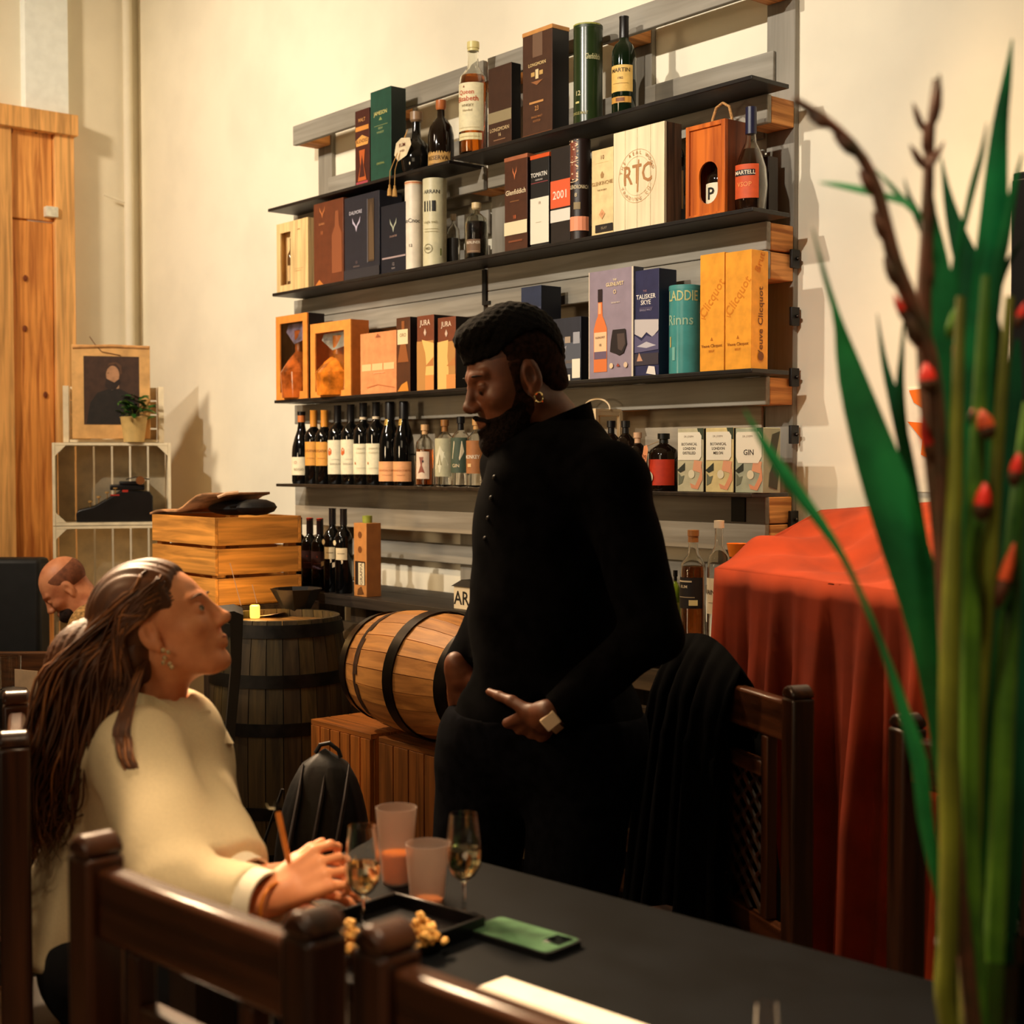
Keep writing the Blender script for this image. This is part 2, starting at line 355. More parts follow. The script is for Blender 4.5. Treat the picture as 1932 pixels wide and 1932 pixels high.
SH = {
 'bordeaux': [(0, 0), (.9, .0), (1, .02), (1, .6), (.97, .66), (.75, .72), (.42, .76), (.36, .8), (.35, .985), (.37, .99), (.37, 1), (0, 1)],
 'burgundy': [(0, 0), (.92, 0), (1, .03), (1, .42), (.93, .52), (.7, .64), (.45, .74), (.36, .82), (.35, 1), (0, 1)],
 'champagne': [(0, 0), (.92, 0), (1, .03), (1, .45), (.94, .55), (.72, .66), (.48, .74), (.40, .8), (.40, .98), (.36, 1), (0, 1)],
 'whisky': [(0, 0), (.93, 0), (1, .02), (1, .62), (.92, .69), (.6, .745), (.42, .78), (.38, .84), (.36, .94), (.40, .945), (.40, 1), (0, 1)],
 'squat': [(0, 0), (.93, 0), (1, .03), (1, .62), (.9, .72), (.55, .78), (.3, .82), (.27, .9), (.38, .905), (.38, 1), (0, 1)],
 'round': [(0, 0), (.75, 0), (.9, .06), (1, .25), (.9, .42), (.6, .52), (.3, .58), (.26, .7), (.26, .86), (.36, .87), (.36, 1), (0, 1)],
 'egg': [(0, 0), (.88, 0), (.95, .04), (1, .3), (.98, .5), (.85, .62), (.5, .72), (.3, .76), (.28, .88), (.36, .89), (.36, 1), (0, 1)],
 'tear': [(0, 0), (.8, 0), (.9, .03), (1, .25), (.92, .42), (.6, .58), (.36, .66), (.3, .74), (.3, .98), (.3, 1), (0, 1)],
}
def shape_r(prof, zf):
    for (r0, z0), (r1, z1) in zip(prof, prof[1:]):
        if z0 <= zf <= z1 and z1 > z0: return r0+(r1-r0)*(zf-z0)/(z1-z0)
    return prof[-2][0]
def bottle(name, label, x0, x1, ytop, z, shape, glass, cap=None, capfrac=.82, lab=None, items=(), liquid=None, liqfrac=.7, yc=None, clear=False, cat='bottle', extra=None, group=None, loc=None, R=None, H=None, caprough=.35, labw=2.2, ang=None, par=None):
    prof = SH[shape]
    if loc is None:
        yc = YF+.06 if yc is None else yc
        # the silhouette is the cylinder's width seen from the camera
        P = onY((x0+x1)/2, 874-(z-1.42)*F/4.4, yc); dist = float((P-CAM)@fw)
        R = (x1-x0)/2*dist/F; H = onY((x0+x1)/2, ytop, yc)[2]-z; loc = (P[0], yc, z)
    if ang is None: ang = math.atan2(-loc[1], -loc[0])-.32
    global LANG; LANG = ang
    t = thing(name, label, cat, loc, 0, group)
    full = [(r*R, h*H) for r, h in prof]
    if capfrac < 1:
        rc = shape_r(prof, capfrac); body = [(r*R, h*H) for r, h in prof if h < capfrac]+[(rc*R, capfrac*H), (0, capfrac*H)]
    else: body = full
    if clear:
        th = min(.003, R*.1)
        inn = [(max(0, r-th), max(h, th)) for r, h in body if r > 0]; inn = [(0, th)]+inn[1:]+[(inn[-1][0], body[-1][1])]
        outer = [(r, h) for r, h in body[:-1]]
        wall_ = MB().lathe(outer[0:]+[(p[0], p[1]) for p in inn[::-1][1:]], n=28, close=False); wall_.build('glass_body', glass, t, ang=50)
        if liquid:
            lz = liqfrac*H; lp = [(max(0, r-th-.0006), max(h, th+.0006)) for r, h in body if h < lz and r > 0]
            rl = shape_r(prof, liqfrac)*R-th-.0006
            MB().lathe([(0, th+.0006)]+lp[1:]+[(rl, lz), (0, lz)], n=24).build('liquid', liquid, t, ang=50)
    else: MB().lathe(body, n=28).build('glass_body', glass, t, ang=50)
    if cap is not None and capfrac < 1:
        cp = [(0, capfrac*H-.004)]+[(rc*R*1.06+.0006, capfrac*H-.004)]+[(r*R*1.06+.0006, h*H) for r, h in prof if h > capfrac and r > 0]+[(0, H+.0008)]
        MB().lathe(cp, n=20).build('cap', cap if not isinstance(cap, tuple) else mat(cap, caprough, noise=0), t, ang=40)
    if lab:
        z0, z1, col = lab[:3]; rl = shape_r(prof, (z0+z1)/2)*R+.0007; hw = labw/2
        n = 12; V = []; Fc = []
        for i in range(n+1):
            a = ang-hw+2*hw*i/n
            for zz in (z0*H, z1*H): V.append((rl*math.cos(a), rl*math.sin(a), zz))
        Fc = [(2*i, 2*i+2, 2*i+3, 2*i+1) for i in range(n)]
        MB().add(V, Fc).build('label', mat(col, .6, noise=.04, nscale=60), t)
        if items: decor(t, 0, z0*H, 2*hw*rl, (z1-z0)*H, 0, items, curved=(rl, ang))
    if extra: extra(t, R, H)
    return t
def tubebox(name, label, x0, x1, ytop, z, col, items=(), lid=None, yc=None, labang=None, rough=.4):
    yc = YF+.045
    for _ in range(3):
        P = onY((x0+x1)/2, 874-(z-1.42)*F/4.4, yc); dist = float((P-CAM)@fw); R = (x1-x0)/2*dist/F; yc = YF+.012+R
    H = onY((x0+x1)/2, ytop, yc)[2]-z
    labang = math.atan2(-yc, -P[0])-.2 if labang is None else labang
    t = thing(name, label, 'box', (P[0], yc, z))
    MB().lathe([(0, 0), (R, 0), (R, H-.012), (R*.985, H-.012)], n=32, close=False).build('tube', mat(col, rough, noise=.05), t)
    MB().lathe([(0, H-.0125), (R*1.01, H-.0125), (R*1.01, H-.001), (R*.99, H), (0, H)], n=32).build('lid', mat(lid or col, .4, noise=.05), t)
    if items: decor(t, 0, 0, R*2.2, H, 0, items, curved=(R+.0002, labang))
    return t
GOLD = (190, 150, 80); SILV = (190, 190, 200); CRM = (236, 222, 190); WHT = (240, 234, 220); BLK = (20, 18, 18)
STAG = lambda u, v, s, col: ('p', [(u, v-.5*s), (u+.25*s, v), (u+.8*s, v+.35*s), (u+.9*s, v+.9*s), (u+.6*s, v+.5*s), (u+.2*s, v+.2*s), (u, v+.0*s), (u-.2*s, v+.2*s), (u-.6*s, v+.5*s), (u-.9*s, v+.9*s), (u-.8*s, v+.35*s), (u-.25*s, v)], col)
darkgl = mat((10, 12, 10), .06, noise=0, spec=.6); browngl = mat((24, 14, 8), .06, noise=0, spec=.6)
clr = glassm((250, 250, 245)); amber = mat((214, 110, 22), .02, noise=0, trans=.9, ior=1.34)
# ---- row 1
carton('bottle_box', 'narrow dark red box with orange pattern, leftmost on top shelf', 670, 697, 664, 213, S1-.008, (70, 26, 16), [('r', .05, .72, .95, .78, (214, 140, 60)), ('p', [(.1, .52), (.9, .52), (.95, .6), (.5, .66), (.05, .6)], (224, 160, 80)), ('t', .5, .58, .05, 'BLENDED', (90, 40, 20)), ('p', [(.2, .05), (.8, .05), (.62, .25), (.7, .46), (.3, .46), (.38, .25)], (190, 92, 36)), ('p', [(.3, .1), (.7, .1), (.5, .4)], (70, 26, 16)), ('t', .5, .86, .05, 'MALT', (210, 150, 90)), ('r', .1, .01, .9, .04, (170, 70, 80))])
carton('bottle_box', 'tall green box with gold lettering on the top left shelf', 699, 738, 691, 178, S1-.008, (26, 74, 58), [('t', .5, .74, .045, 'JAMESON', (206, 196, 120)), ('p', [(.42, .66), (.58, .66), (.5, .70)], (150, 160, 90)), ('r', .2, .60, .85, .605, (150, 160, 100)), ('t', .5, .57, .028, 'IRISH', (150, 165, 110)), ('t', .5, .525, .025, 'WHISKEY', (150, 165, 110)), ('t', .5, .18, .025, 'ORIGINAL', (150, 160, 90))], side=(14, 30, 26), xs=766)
def tasselb(t, R, H):
    m = mat((196, 150, 84), .8, noise=.1)
    MB().add([(-.9*R, -R-.002, .32*H), (-.45*R, -R-.004, .2*H), (.45*R, -R-.004, .26*H), (.9*R, -R-.002, .42*H), (.75*R, -R-.002, .66*H*.8), (-.1*R, -R-.004, .62*H*.9), (-.7*R, -R-.002, .5*H)], [(0, 1, 2, 3, 4, 5, 6)]).build('neck_tag', mat((232, 214, 176), .6, noise=.08), t, label='cream octagonal tag')
    decor(t, -.6*R, .3*H, 1.2*R, .2*H, -R-.004, [('t', .5, .7, .3, 'RUM', (120, 60, 40)), ('t', .5, .25, .16, 'ANEJO', (120, 60, 40))])
    for dx, dz in ((-.055, -.055), (-.024, -.062)):
        c = MB().tube([(-.2*R, -R*.5, .72*H), (dx*.6, -R-.006, .3*H), (dx, -.075, .012), (dx, -.077, dz+.02)], .0016, 6); c.build('cord', m, t)
        MB().lathe([(0, -.036), (.009, -.035), (.007, -.012), (.0035, -.004), (.0045, .002), (0, .006)], (dx, -.077, dz+.016), 12).build('tassel', m, t)
bottle('bottle', 'round black decanter with cream tag and gold tassels on top shelf', 755, 816, 212, S1-.008, 'round', mat((20, 18, 16), .08, noise=0), (150, 120, 90), .86, extra=tasselb, yc=YF+.065)
bottle('bottle', 'dark oval bottle with copper cap on top shelf', 807, 857, 190, S1-.008, 'egg', browngl, (190, 110, 60), .88, lab=(.04, .25, (206, 160, 90)), items=[('r', .1, .1, .9, .14, (120, 80, 40)), ('t', .5, .5, .3, 'RESERVA', (90, 60, 30))], yc=YF+.085)
bottle('bottle', 'tall whisky bottle with cream label and white cap, tallest at the shelf step', 866, 920, 80, S1, 'whisky', clr, (226, 210, 140), .93, lab=(.20, .62, (240, 228, 186)), items=[('t', .4, .80, .10, 'Queen', (196, 80, 40)), ('t', .42, .66, .11, 'Elisabeth', (196, 80, 40)), ('p', [(.3, .90), (.36, .90), (.33, .95)], (150, 70, 40)), ('t', .45, .52, .055, 'WHISKY', (150, 130, 90)), ('t', .45, .42, .05, 'blended', (170, 150, 110)), ('r', .1, .06, .85, .065, (190, 160, 100))], liquid=amber, liqfrac=.70, clear=True, yc=YF+.05, extra=lambda t, R, H: decor(t, 0, .12*H, 1.9*R, .06*H, 0, [('r', 0, 0, 1, 1, (236, 222, 170)), ('r', .1, .4, .9, .5, (180, 150, 90))], curved=(R+.0004, LANG)))
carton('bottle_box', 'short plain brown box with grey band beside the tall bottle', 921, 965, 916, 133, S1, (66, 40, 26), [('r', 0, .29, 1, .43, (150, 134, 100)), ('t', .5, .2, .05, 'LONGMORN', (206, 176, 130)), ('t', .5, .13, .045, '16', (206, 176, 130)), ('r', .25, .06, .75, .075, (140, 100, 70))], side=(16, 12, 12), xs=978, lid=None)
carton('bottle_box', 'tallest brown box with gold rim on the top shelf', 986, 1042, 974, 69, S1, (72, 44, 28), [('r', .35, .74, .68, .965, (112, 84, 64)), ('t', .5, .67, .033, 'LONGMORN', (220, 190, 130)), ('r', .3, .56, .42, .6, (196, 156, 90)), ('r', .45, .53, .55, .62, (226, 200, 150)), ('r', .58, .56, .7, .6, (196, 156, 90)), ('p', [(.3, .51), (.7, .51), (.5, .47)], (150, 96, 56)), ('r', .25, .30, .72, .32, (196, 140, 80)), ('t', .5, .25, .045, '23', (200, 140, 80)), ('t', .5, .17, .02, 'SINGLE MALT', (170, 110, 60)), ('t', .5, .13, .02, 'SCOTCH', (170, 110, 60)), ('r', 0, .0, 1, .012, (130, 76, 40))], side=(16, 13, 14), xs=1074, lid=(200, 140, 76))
tubebox('bottle_tube', 'tall dark green tube on the top shelf beside the brown box', 1082, 1137, 50, S1, (36, 50, 22), [('t', .75, .66, .06, 'Glenfiddich', (196, 190, 140), 0, .8), ('r', .15, .2, .3, .22, (200, 190, 120)), ('t', .25, .3, .05, '12', (210, 200, 150)), ('t', .3, .1, .03, 'SINGLE MALT', (160, 150, 90)), ('r', 0, .985, 1, 1, (150, 150, 70))], rough=.25, yc=YF+.07)
bottle('bottle', 'dark green wine bottle with gold label, rightmost on top shelf', 1154, 1200, 32, S1, 'bordeaux', mat((12, 26, 12), .06, noise=0), (24, 20, 18), .80, lab=(.24, .50, (226, 184, 100)), items=[('t', .5, .8, .16, 'MARTIN', (60, 40, 20)), ('t', .5, .5, .09, '1982', (110, 80, 40)), ('r', .2, .3, .8, .31, (130, 90, 40))], yc=YF+.075, extra=lambda t, R, H: decor(t, 0, .13*H, 1.9*R, .06*H, 0, [('r', 0, 0, 1, 1, (200, 144, 60)), ('r', .3, .2, .7, .8, (120, 70, 30))], curved=(R+.0004, LANG)))
# ---- row 2
def inn_bottle(col, labcol, sh='whisky', sc=.8, capc=(30, 26, 24), dx=0., liquidcol=None):
    def f(t, W, H, dp, win):
        a, b, c, d = win; R = min((c-a)*.42, dp*.38); hh = H*sc
        pf = [(r*R, h*hh+.006) for r, h in SH[sh]]; cx = (a+c)/2+dx*W
        MB().lathe(pf, (cx, dp*.5, 0), 20).build('enclosed_bottle', mat(col, .12, noise=0, spec=.6), t, ang=50)
        rr = R*1.01
        MB().lathe([(rr, .2*hh), (rr, .5*hh)], (cx, dp*.5, 0), 16, close=False).build('enclosed_bottle_label', mat(labcol, .5, noise=0), t)
    return f
windowbox('bottle_case', 'pale wooden case with tall window, leftmost on second shelf', 522, 581, 518.6, 425, S2, (236, 200, 140), (.12, .1, .45, .86), inn_bottle((90, 60, 30), (220, 180, 120), sc=.75, dx=.05), [('t', .72, .86, .02, 'NIKKA', (150, 110, 60)), ('r', .6, .3, .85, .305, (200, 160, 110)), ('r', .6, .27, .8, .275, (200, 160, 110))], xs=590, arch=True)
carton('bottle_box', 'coppery brown box with bottle silhouette on second shelf', 592, 648, 586, 388, S2, (104, 52, 26), [('p', [(.62, .12), (.95, .12), (.95, .58), (.86, .68), (.84, .86), (.74, .86), (.72, .68), (.62, .58)], (140, 78, 44)), STAG(.3, .86, .1, (190, 112, 60)), ('t', .28, .74, .03, 'Glenfiddich', (200, 130, 80), 0, .7), ('t', .28, .63, .045, '18', (180, 104, 60)), ('p', [(.05, .0), (.35, .0), (.2, .07)], (200, 120, 50))], depth=.1)
carton('bottle_box', 'wide blue-black box with silver stag and side window', 650, 716, 643, 377, S2, (34, 34, 44), [('t', .33, .80, .045, 'DALMORE', (190, 186, 196)), STAG(.35, .63, .13, (190, 180, 200)), ('t', .35, .2, .035, '15', (120, 100, 100)), ('t', .35, .15, .02, 'HIGHLAND', (120, 104, 100)), ('r', .68, .18, .86, .92, (70, 52, 34)), ('p', [(.72, .2), (.86, .2), (.84, .6), (.78, .9), (.72, .7)], (96, 74, 50)), ('r', .67, .17, .68, .93, (120, 120, 130)), ('r', 0, 0, 1, .12, (46, 44, 50))], depth=.1)
carton('bottle_box', 'small dark navy box with silver stag under the gold tassels', 719, 766, 717, 391, S2, (16, 20, 34), [STAG(.5, .66, .15, (176, 180, 160)), ('t', .5, .53, .03, 'DALMORE', (160, 130, 120)), ('r', .05, .21, .98, .235, (170, 150, 150)), ('t', .5, .12, .045, '12', (150, 140, 140)), ('t', .5, .06, .025, 'YEARS', (150, 140, 140))], depth=.1)
tubebox('bottle_tube', 'slim white tube with red rim on the second shelf', 764, 799, 344, S2, (236, 224, 204), [('t', .45, .55, .05, 'anCnoc', (60, 60, 60)), ('t', .4, .27, .035, '12', (70, 60, 60)), ('r', 0, .975, 1, .985, (214, 110, 50))], lid=(236, 200, 160))
tubebox('bottle_tube', 'thicker cream tube with black bars on the second shelf', 798, 843, 339, S2, (222, 214, 176), [('t', .45, .84, .045, 'ARRAN', (60, 60, 50)), ('r', .12, .62, .2, .74, (30, 30, 28)), ('r', .28, .62, .32, .74, (30, 30, 28)), ('r', .38, .62, .42, .74, (30, 30, 28)), ('r', .48, .62, .62, .74, (30, 30, 28)), ('t', .4, .5, .03, 'single malt', (170, 160, 120)), ('r', .15, .42, .7, .425, (180, 170, 130)), ('r', .15, .39, .7, .395, (180, 170, 130)), ('o', .32, .2, .016, (120, 112, 80), .002), ('t', .32, .2, .03, 'MD', (120, 112, 80)), ('r', .78, .12, .84, .2, (120, 124, 60))])
bottle('bottle', 'small clear sample bottle behind the squat dark bottle', 843, 868, 404, S2, 'squat', clr, (200, 180, 150), .9, lab=(.1, .55, (40, 34, 26)), clear=True, yc=YF+.12, group=None)
bottle('bottle', 'squat dark liqueur bottle with clear stopper on second shelf', 877, 921, 383, S2, 'squat', glassm((235, 235, 225)), (226, 200, 150), .9, liquid=mat((22, 12, 8), .05, noise=0), liqfrac=.66, clear=True, yc=YF+.05, lab=(.1, .34, (120, 90, 64)), labw=1.3, items=[('t', .5, .75, .2, 'BERLINER', (230, 214, 190)), ('r', .1, .1, .9, .14, (190, 160, 120))])
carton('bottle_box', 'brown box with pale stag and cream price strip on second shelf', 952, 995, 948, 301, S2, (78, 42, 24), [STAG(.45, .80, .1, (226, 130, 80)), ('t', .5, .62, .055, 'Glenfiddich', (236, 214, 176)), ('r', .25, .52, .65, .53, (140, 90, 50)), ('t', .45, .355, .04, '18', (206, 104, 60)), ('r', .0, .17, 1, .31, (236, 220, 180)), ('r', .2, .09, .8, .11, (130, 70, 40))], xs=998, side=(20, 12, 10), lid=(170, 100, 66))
carton('bottle_box', 'slim black box with white lower half and orange rim', 1001, 1036, 995, 297, S2, (30, 28, 26), [('r', 0, .03, .99, .53, (238, 228, 206)), ('t', .47, .78, .05, 'TOMATIN', (232, 226, 214), 0, .9), ('t', .47, .725, .018, 'HIGHLAND', (200, 190, 180)), ('r', .05, .69, .95, .7, (130, 60, 60)), ('t', .5, .47, .03, '18', (150, 120, 90)), ('r', .3, .26, .6, .265, (196, 186, 160))], lid=(216, 84, 30), depth=.08)
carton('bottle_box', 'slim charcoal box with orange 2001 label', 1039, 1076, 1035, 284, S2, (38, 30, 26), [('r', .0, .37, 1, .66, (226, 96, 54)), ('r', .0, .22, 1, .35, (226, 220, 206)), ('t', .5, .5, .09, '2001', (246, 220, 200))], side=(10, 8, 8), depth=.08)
tubebox('bottle_tube', 'dark tube with copper panel and salmon band on second shelf', 1075, 1114, 265, S2, (36, 22, 18), [('r', 0.02, .6, .42, .97, (120, 56, 34)), ('t', .25, .78, .14, 'GLENDRONACH', (220, 190, 150), PI/2, .9), ('t', .5, .52, .04, 'GLENDRONACH', (220, 200, 160)), ('t', .4, .44, .04, '8', (210, 190, 150)), ('r', .3, .3, .6, .37, (140, 120, 80)), ('r', 0, .09, 1, .23, (236, 150, 110))], yc=YF+.06)
carton('bottle_box', 'cream box numbered ten beside the white wooden crate', 1116, 1157, 1111, 287, S2, (232, 206, 150), [('t', .5, .90, .05, '10', (130, 80, 40)), ('r', .2, .84, .8, .842, (200, 170, 120)), ('p', [(.45, .66), (.55, .66), (.58, .7), (.5, .74), (.42, .7)], (170, 130, 80)), ('t', .5, .6, .045, 'GLENKINCHIE', (176, 140, 90)), ('t', .5, .52, .02, 'THE WHISKY', (140, 100, 60)), ('p', [(.5, .18), (.64, .24), (.5, .3), (.36, .24)], (220, 160, 110)), ('t', .5, .24, .03, '10', (180, 110, 70)), ('r', .2, .03, 1.0, .12, (40, 32, 26)), ('t', .6, .075, .03, 'ISLAY', (150, 130, 100))], depth=.09)
# white crate with round emblem
X0, X1, H, yf, dp = px_box(1157, 1253, 1155, 253, S2, YF+.008, 1286); W = X1-X0
t = thing('wooden_case', 'pale plank case with round burnt emblem on the second shelf', 'box', (X0, yf, S2))
wc = wood((246, 226, 186), 2, .06, .6, 40)
for i, (a, b) in enumerate(((0, .235), (.235, .475), (.475, .735), (.735, 1))): MB().bb((a*W+.0006, 0, 0), (b*W-.0006, .01, H)).build('plank', wc, t, bevel=.001)
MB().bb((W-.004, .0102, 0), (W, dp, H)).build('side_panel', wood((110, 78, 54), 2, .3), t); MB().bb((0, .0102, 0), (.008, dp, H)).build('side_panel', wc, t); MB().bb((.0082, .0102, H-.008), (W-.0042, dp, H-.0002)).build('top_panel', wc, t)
it = [('o', .48, .52, W*.37, (190, 140, 90), .0012), ('o', .48, .52, W*.27, (200, 156, 110), .0008), ('t', .49, .53, .2, 'RTC', (176, 124, 76), 0, .8), ('p', [(.47, .36), (.5, .36), (.52, .68), (.5, .68)], (190, 140, 90))]
ring = 'THE REAL WOOD TRADING'
for i, ch in enumerate(ring):
    if ch == ' ': continue
    a = PI*1.12-(PI*1.24)*i/(len(ring)-1) if i < 13 else 0
n1 = 'THE REAL WOOD'; n2 = 'TRADING CO.'
for i, ch in enumerate(n1):
    if ch != ' ': a = PI*.92-PI*.84*i/(len(n1)-1); it.append(('t', .48+.32*math.cos(a), .52+.32*W/H*math.sin(a), .035, ch, (184, 134, 84), a-PI/2))
for i, ch in enumerate(n2):
    if ch != ' ': a = PI*1.15+PI*.7*i/(len(n2)-1); it.append(('t', .48+.32*math.cos(a), .52+.32*W/H*math.sin(a), .035, ch, (184, 134, 84), a+PI/2))
decor(t, 0, 0, W, H, 0, it)
bottle('bottle', 'dark bottle with cream label half hidden between crate and orange case', 1270, 1292, 230, S2, 'bordeaux', browngl, (24, 18, 18), .8, lab=(.2, .55, (230, 200, 140)), yc=YF+.15, R=None)
# orange wooden case with rope
def arch_inner(t, W, H, dp, win):
    pf = [(r*W*.26, h*H*.62+.008) for r, h in SH['bordeaux']]
    MB().lathe(pf, (W*.55, dp*.5, 0), 20).build('enclosed_bottle', browngl, t, ang=50)
    MB().lathe([(W*.263, .12*H), (W*.263, .36*H)], (W*.55, dp*.5, 0), 20, close=False).build('enclosed_bottle_label', mat((230, 220, 190), .5, noise=0), t)
    decor(t, 0, .12*H, W*.5, .24*H, 0, [('t', .5, .5, .6, 'P', (24, 20, 18))], curved=(W*.306, -PI/2), xoff=W*.55) if False else None
    decor(t, W*.4, .13*H, W*.32, .22*H, dp*.5-W*.266, [('t', .5, .5, .62, 'P', (24, 20, 18))])
    MB().tube([(W*.35, dp*.5, H), (W*.36, dp*.5, H+.02), (W*.45, dp*.5, H+.05), (W*.62, dp*.5, H+.06), (W*.78, dp*.5, H+.045), (W*.85, dp*.5, H+.01), (W*.86, dp*.5, H)], .004, 8).build('rope_handle', mat((190, 140, 84), .9, noise=.2, nscale=200), t)
X0, X1, H, yf, dp = px_box(1293, 1367, 1286, 243, S2, None, 1385); W = X1-X0; dp = .105
t = thing('wooden_case', 'orange stained wooden case with rope handle and round cut-out', 'box', (X0, yf, S2))
om = wood((206, 106, 30), 2, .2, .45, 40, col2=(160, 70, 16)); fr = MB()
fr.bb((0, 0, 0), (.09*W, .012, H)).bb((.9*W, 0, 0), (W, .012, H)).bb((.09*W, 0, H*.95), (.9*W, .012, H)).bb((.09*W, 0, 0), (.9*W, .012, .03*H)); fr.build('front_frame', om, t, bevel=.001)
# front board with a stadium hole
nh = 20; hole = [(W*.55+W*.24*math.cos(2*PI*i/nh+PI/2), H*.36+(W*.24*math.sin(2*PI*i/nh+PI/2)+(.09*H if math.sin(2*PI*i/nh+PI/2) > 0 else -.09*H))) for i in range(nh)]
rect = []
for i in range(nh):
    a = 2*PI*i/nh+PI/2; c, s = math.cos(a), math.sin(a)
    k_ = min(((.9-.55)*W/c) if c > 1e-6 else ((.55-.09)*W/-c if c < -1e-6 else 9), ((.95-.36)*H/s) if s > 1e-6 else ((.36-.03)*H/-s if s < -1e-6 else 9))
    rect.append((W*.55+c*k_, H*.36+s*k_))
bd = MB(); vs = [(p[0], .006, p[1]) for p in hole]+[(p[0], .006, p[1]) for p in rect]+[(p[0], .012, p[1]) for p in hole]
fs = [(i, (i+1) % nh, nh+(i+1) % nh, nh+i) for i in range(nh)]+[(i, 2*nh+i, 2*nh+(i+1) % nh, (i+1) % nh) for i in range(nh)]
for cx_, cz_ in ((.09, .95), (.9, .95), (.9, .03), (.09, .03)):
    cp = (cx_*W, cz_*H); nearest = sorted(range(nh), key=lambda i: (rect[i][0]-cp[0])**2+(rect[i][1]-cp[1])**2)[:2]
    vs.append((cp[0], .006, cp[1])); fs.append((nh+nearest[0], nh+nearest[1], len(vs)-1))
bd.add(vs, fs).build('front_board', om, t)
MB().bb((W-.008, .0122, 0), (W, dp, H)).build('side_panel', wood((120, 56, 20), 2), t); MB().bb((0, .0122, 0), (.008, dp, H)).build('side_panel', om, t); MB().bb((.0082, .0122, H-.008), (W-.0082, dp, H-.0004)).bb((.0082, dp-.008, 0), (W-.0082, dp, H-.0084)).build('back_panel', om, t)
arch_inner(t, W, H, dp, None)
bottle('bottle', 'cognac bottle with orange label and blue cap, rightmost on second shelf', 1384, 1448, 203, S2, 'tear', clr, (34, 34, 60), .76, lab=(.12, .44, (214, 84, 36)), items=[('r', .05, .66, .85, .84, (30, 20, 20)), ('t', .45, .75, .12, 'MARTELL', (236, 220, 190)), ('t', .45, .4, .14, 'VSOP', (246, 150, 80))], liquid=mat((96, 50, 20), .02, noise=0, trans=.8, ior=1.34), liqfrac=.6, clear=True, yc=YF+.075, labw=1.6)
carton('bottle_box', 'dark brown box standing behind the cognac bottle', 1425, 1450, 1422, 300, S2, (40, 28, 20), yf=YF+.17, depth=.04)
# ---- row 3
def giftinner(c1, c2):
    def f(t, W, H, dp, win):
        a, b, c, d = win
        MB().lathe([(0, 0), (.3*W, 0), (.33*W, .3*H), (.2*W, .45*H), (.08*W, .55*H), (.09*W, .8*H), (0, .82*H)], (W*.5, dp*.5, .006), 20).build('enclosed_bottle', mat(c1, .08, noise=.3, nscale=20), t)
        m2 = mat(c2, .15, noise=.3, nscale=14)
        MB().add([(a, .04, d), (c, .04, d), (c, .02, d*.78), ((a+c)/2, .014, d*.72), (a, .03, d*.9)], [(0, 1, 2, 3, 4)]).build('satin_fold', m2, t)
        MB().bb((a, .02, b), (c, dp*.9, b+.01)).build('inner_floor', mat((240, 190, 90), .3, noise=.1), t)
        MB().bb((a, .0064, b), (c, .0072, d)).build('window_film', glassm((255, 255, 255), .02, 1.2), t)
    return f
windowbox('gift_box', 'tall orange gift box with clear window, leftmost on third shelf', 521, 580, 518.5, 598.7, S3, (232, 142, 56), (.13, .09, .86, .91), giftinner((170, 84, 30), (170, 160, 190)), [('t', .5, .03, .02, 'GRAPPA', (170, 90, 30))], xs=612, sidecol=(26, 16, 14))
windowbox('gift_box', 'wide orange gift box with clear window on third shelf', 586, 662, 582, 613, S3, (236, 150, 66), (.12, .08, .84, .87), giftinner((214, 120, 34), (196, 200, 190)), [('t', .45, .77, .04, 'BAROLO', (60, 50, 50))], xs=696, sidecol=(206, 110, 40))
carton('gift_box', 'low peach coloured box with three small squares', 680, 748, 678, 631, S3, (228, 150, 96), [('t', .5, .92, .03, 'CARDHU', (170, 96, 60)), ('r', .05, .38, .31, .49, (246, 196, 140)), ('r', .34, .38, .63, .49, (246, 196, 140)), ('r', .66, .38, .95, .49, (246, 196, 140)), ('p', [(.45, .93), (.55, .93), (.5, .98)], (170, 96, 60)), ('r', .38, .33, .68, .345, (236, 170, 120)), ('p', [(.2, .1), (.5, .14), (.95, .08), (.95, .09), (.5, .155), (.2, .115)], (200, 120, 70))], xs=750, yf=YF+.008)
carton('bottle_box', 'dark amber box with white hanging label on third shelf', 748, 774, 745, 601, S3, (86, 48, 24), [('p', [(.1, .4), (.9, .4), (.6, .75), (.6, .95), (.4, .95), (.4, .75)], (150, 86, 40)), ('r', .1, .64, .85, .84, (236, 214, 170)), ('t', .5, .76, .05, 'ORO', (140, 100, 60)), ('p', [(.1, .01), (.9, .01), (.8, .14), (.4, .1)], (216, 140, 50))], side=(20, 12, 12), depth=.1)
for i, (a, b, c, d, lb) in enumerate(((787, 819, 783.7, 597.6, 'brown and gold wave-pattern box beside the amber box'), (826, 860, 821.7, 601, 'brown and gold wave-pattern box nearest the man'))):
    carton('bottle_box', lb, a, b, c, d, S3, (126, 66, 40), [('r', 0, 0, .98, .66, (196, 140, 76)), ('p', ([(.3, .68), (1, .62), (1, .0), (.55, .0), (.5, .2), (.56, .35), (.5, .5), (.38, .6)] if i == 0 else [(.0, .66), (.6, .68), (.55, .45), (.62, .25), (.55, .0), (0, 0)]), (246, 196, 116)), ('p', [(.5, .32), (.98, .44), (.98, .32)], (200, 130, 70)), ('r', .5, .0, 1, .2, (226, 150, 80)), ('t', .5, .90, .075, 'JURA', (240, 214, 190)), ('p', [(.5, .72), (.58, .77), (.5, .83), (.42, .77)], (220, 190, 170))], side=(16, 10, 10), depth=.1)
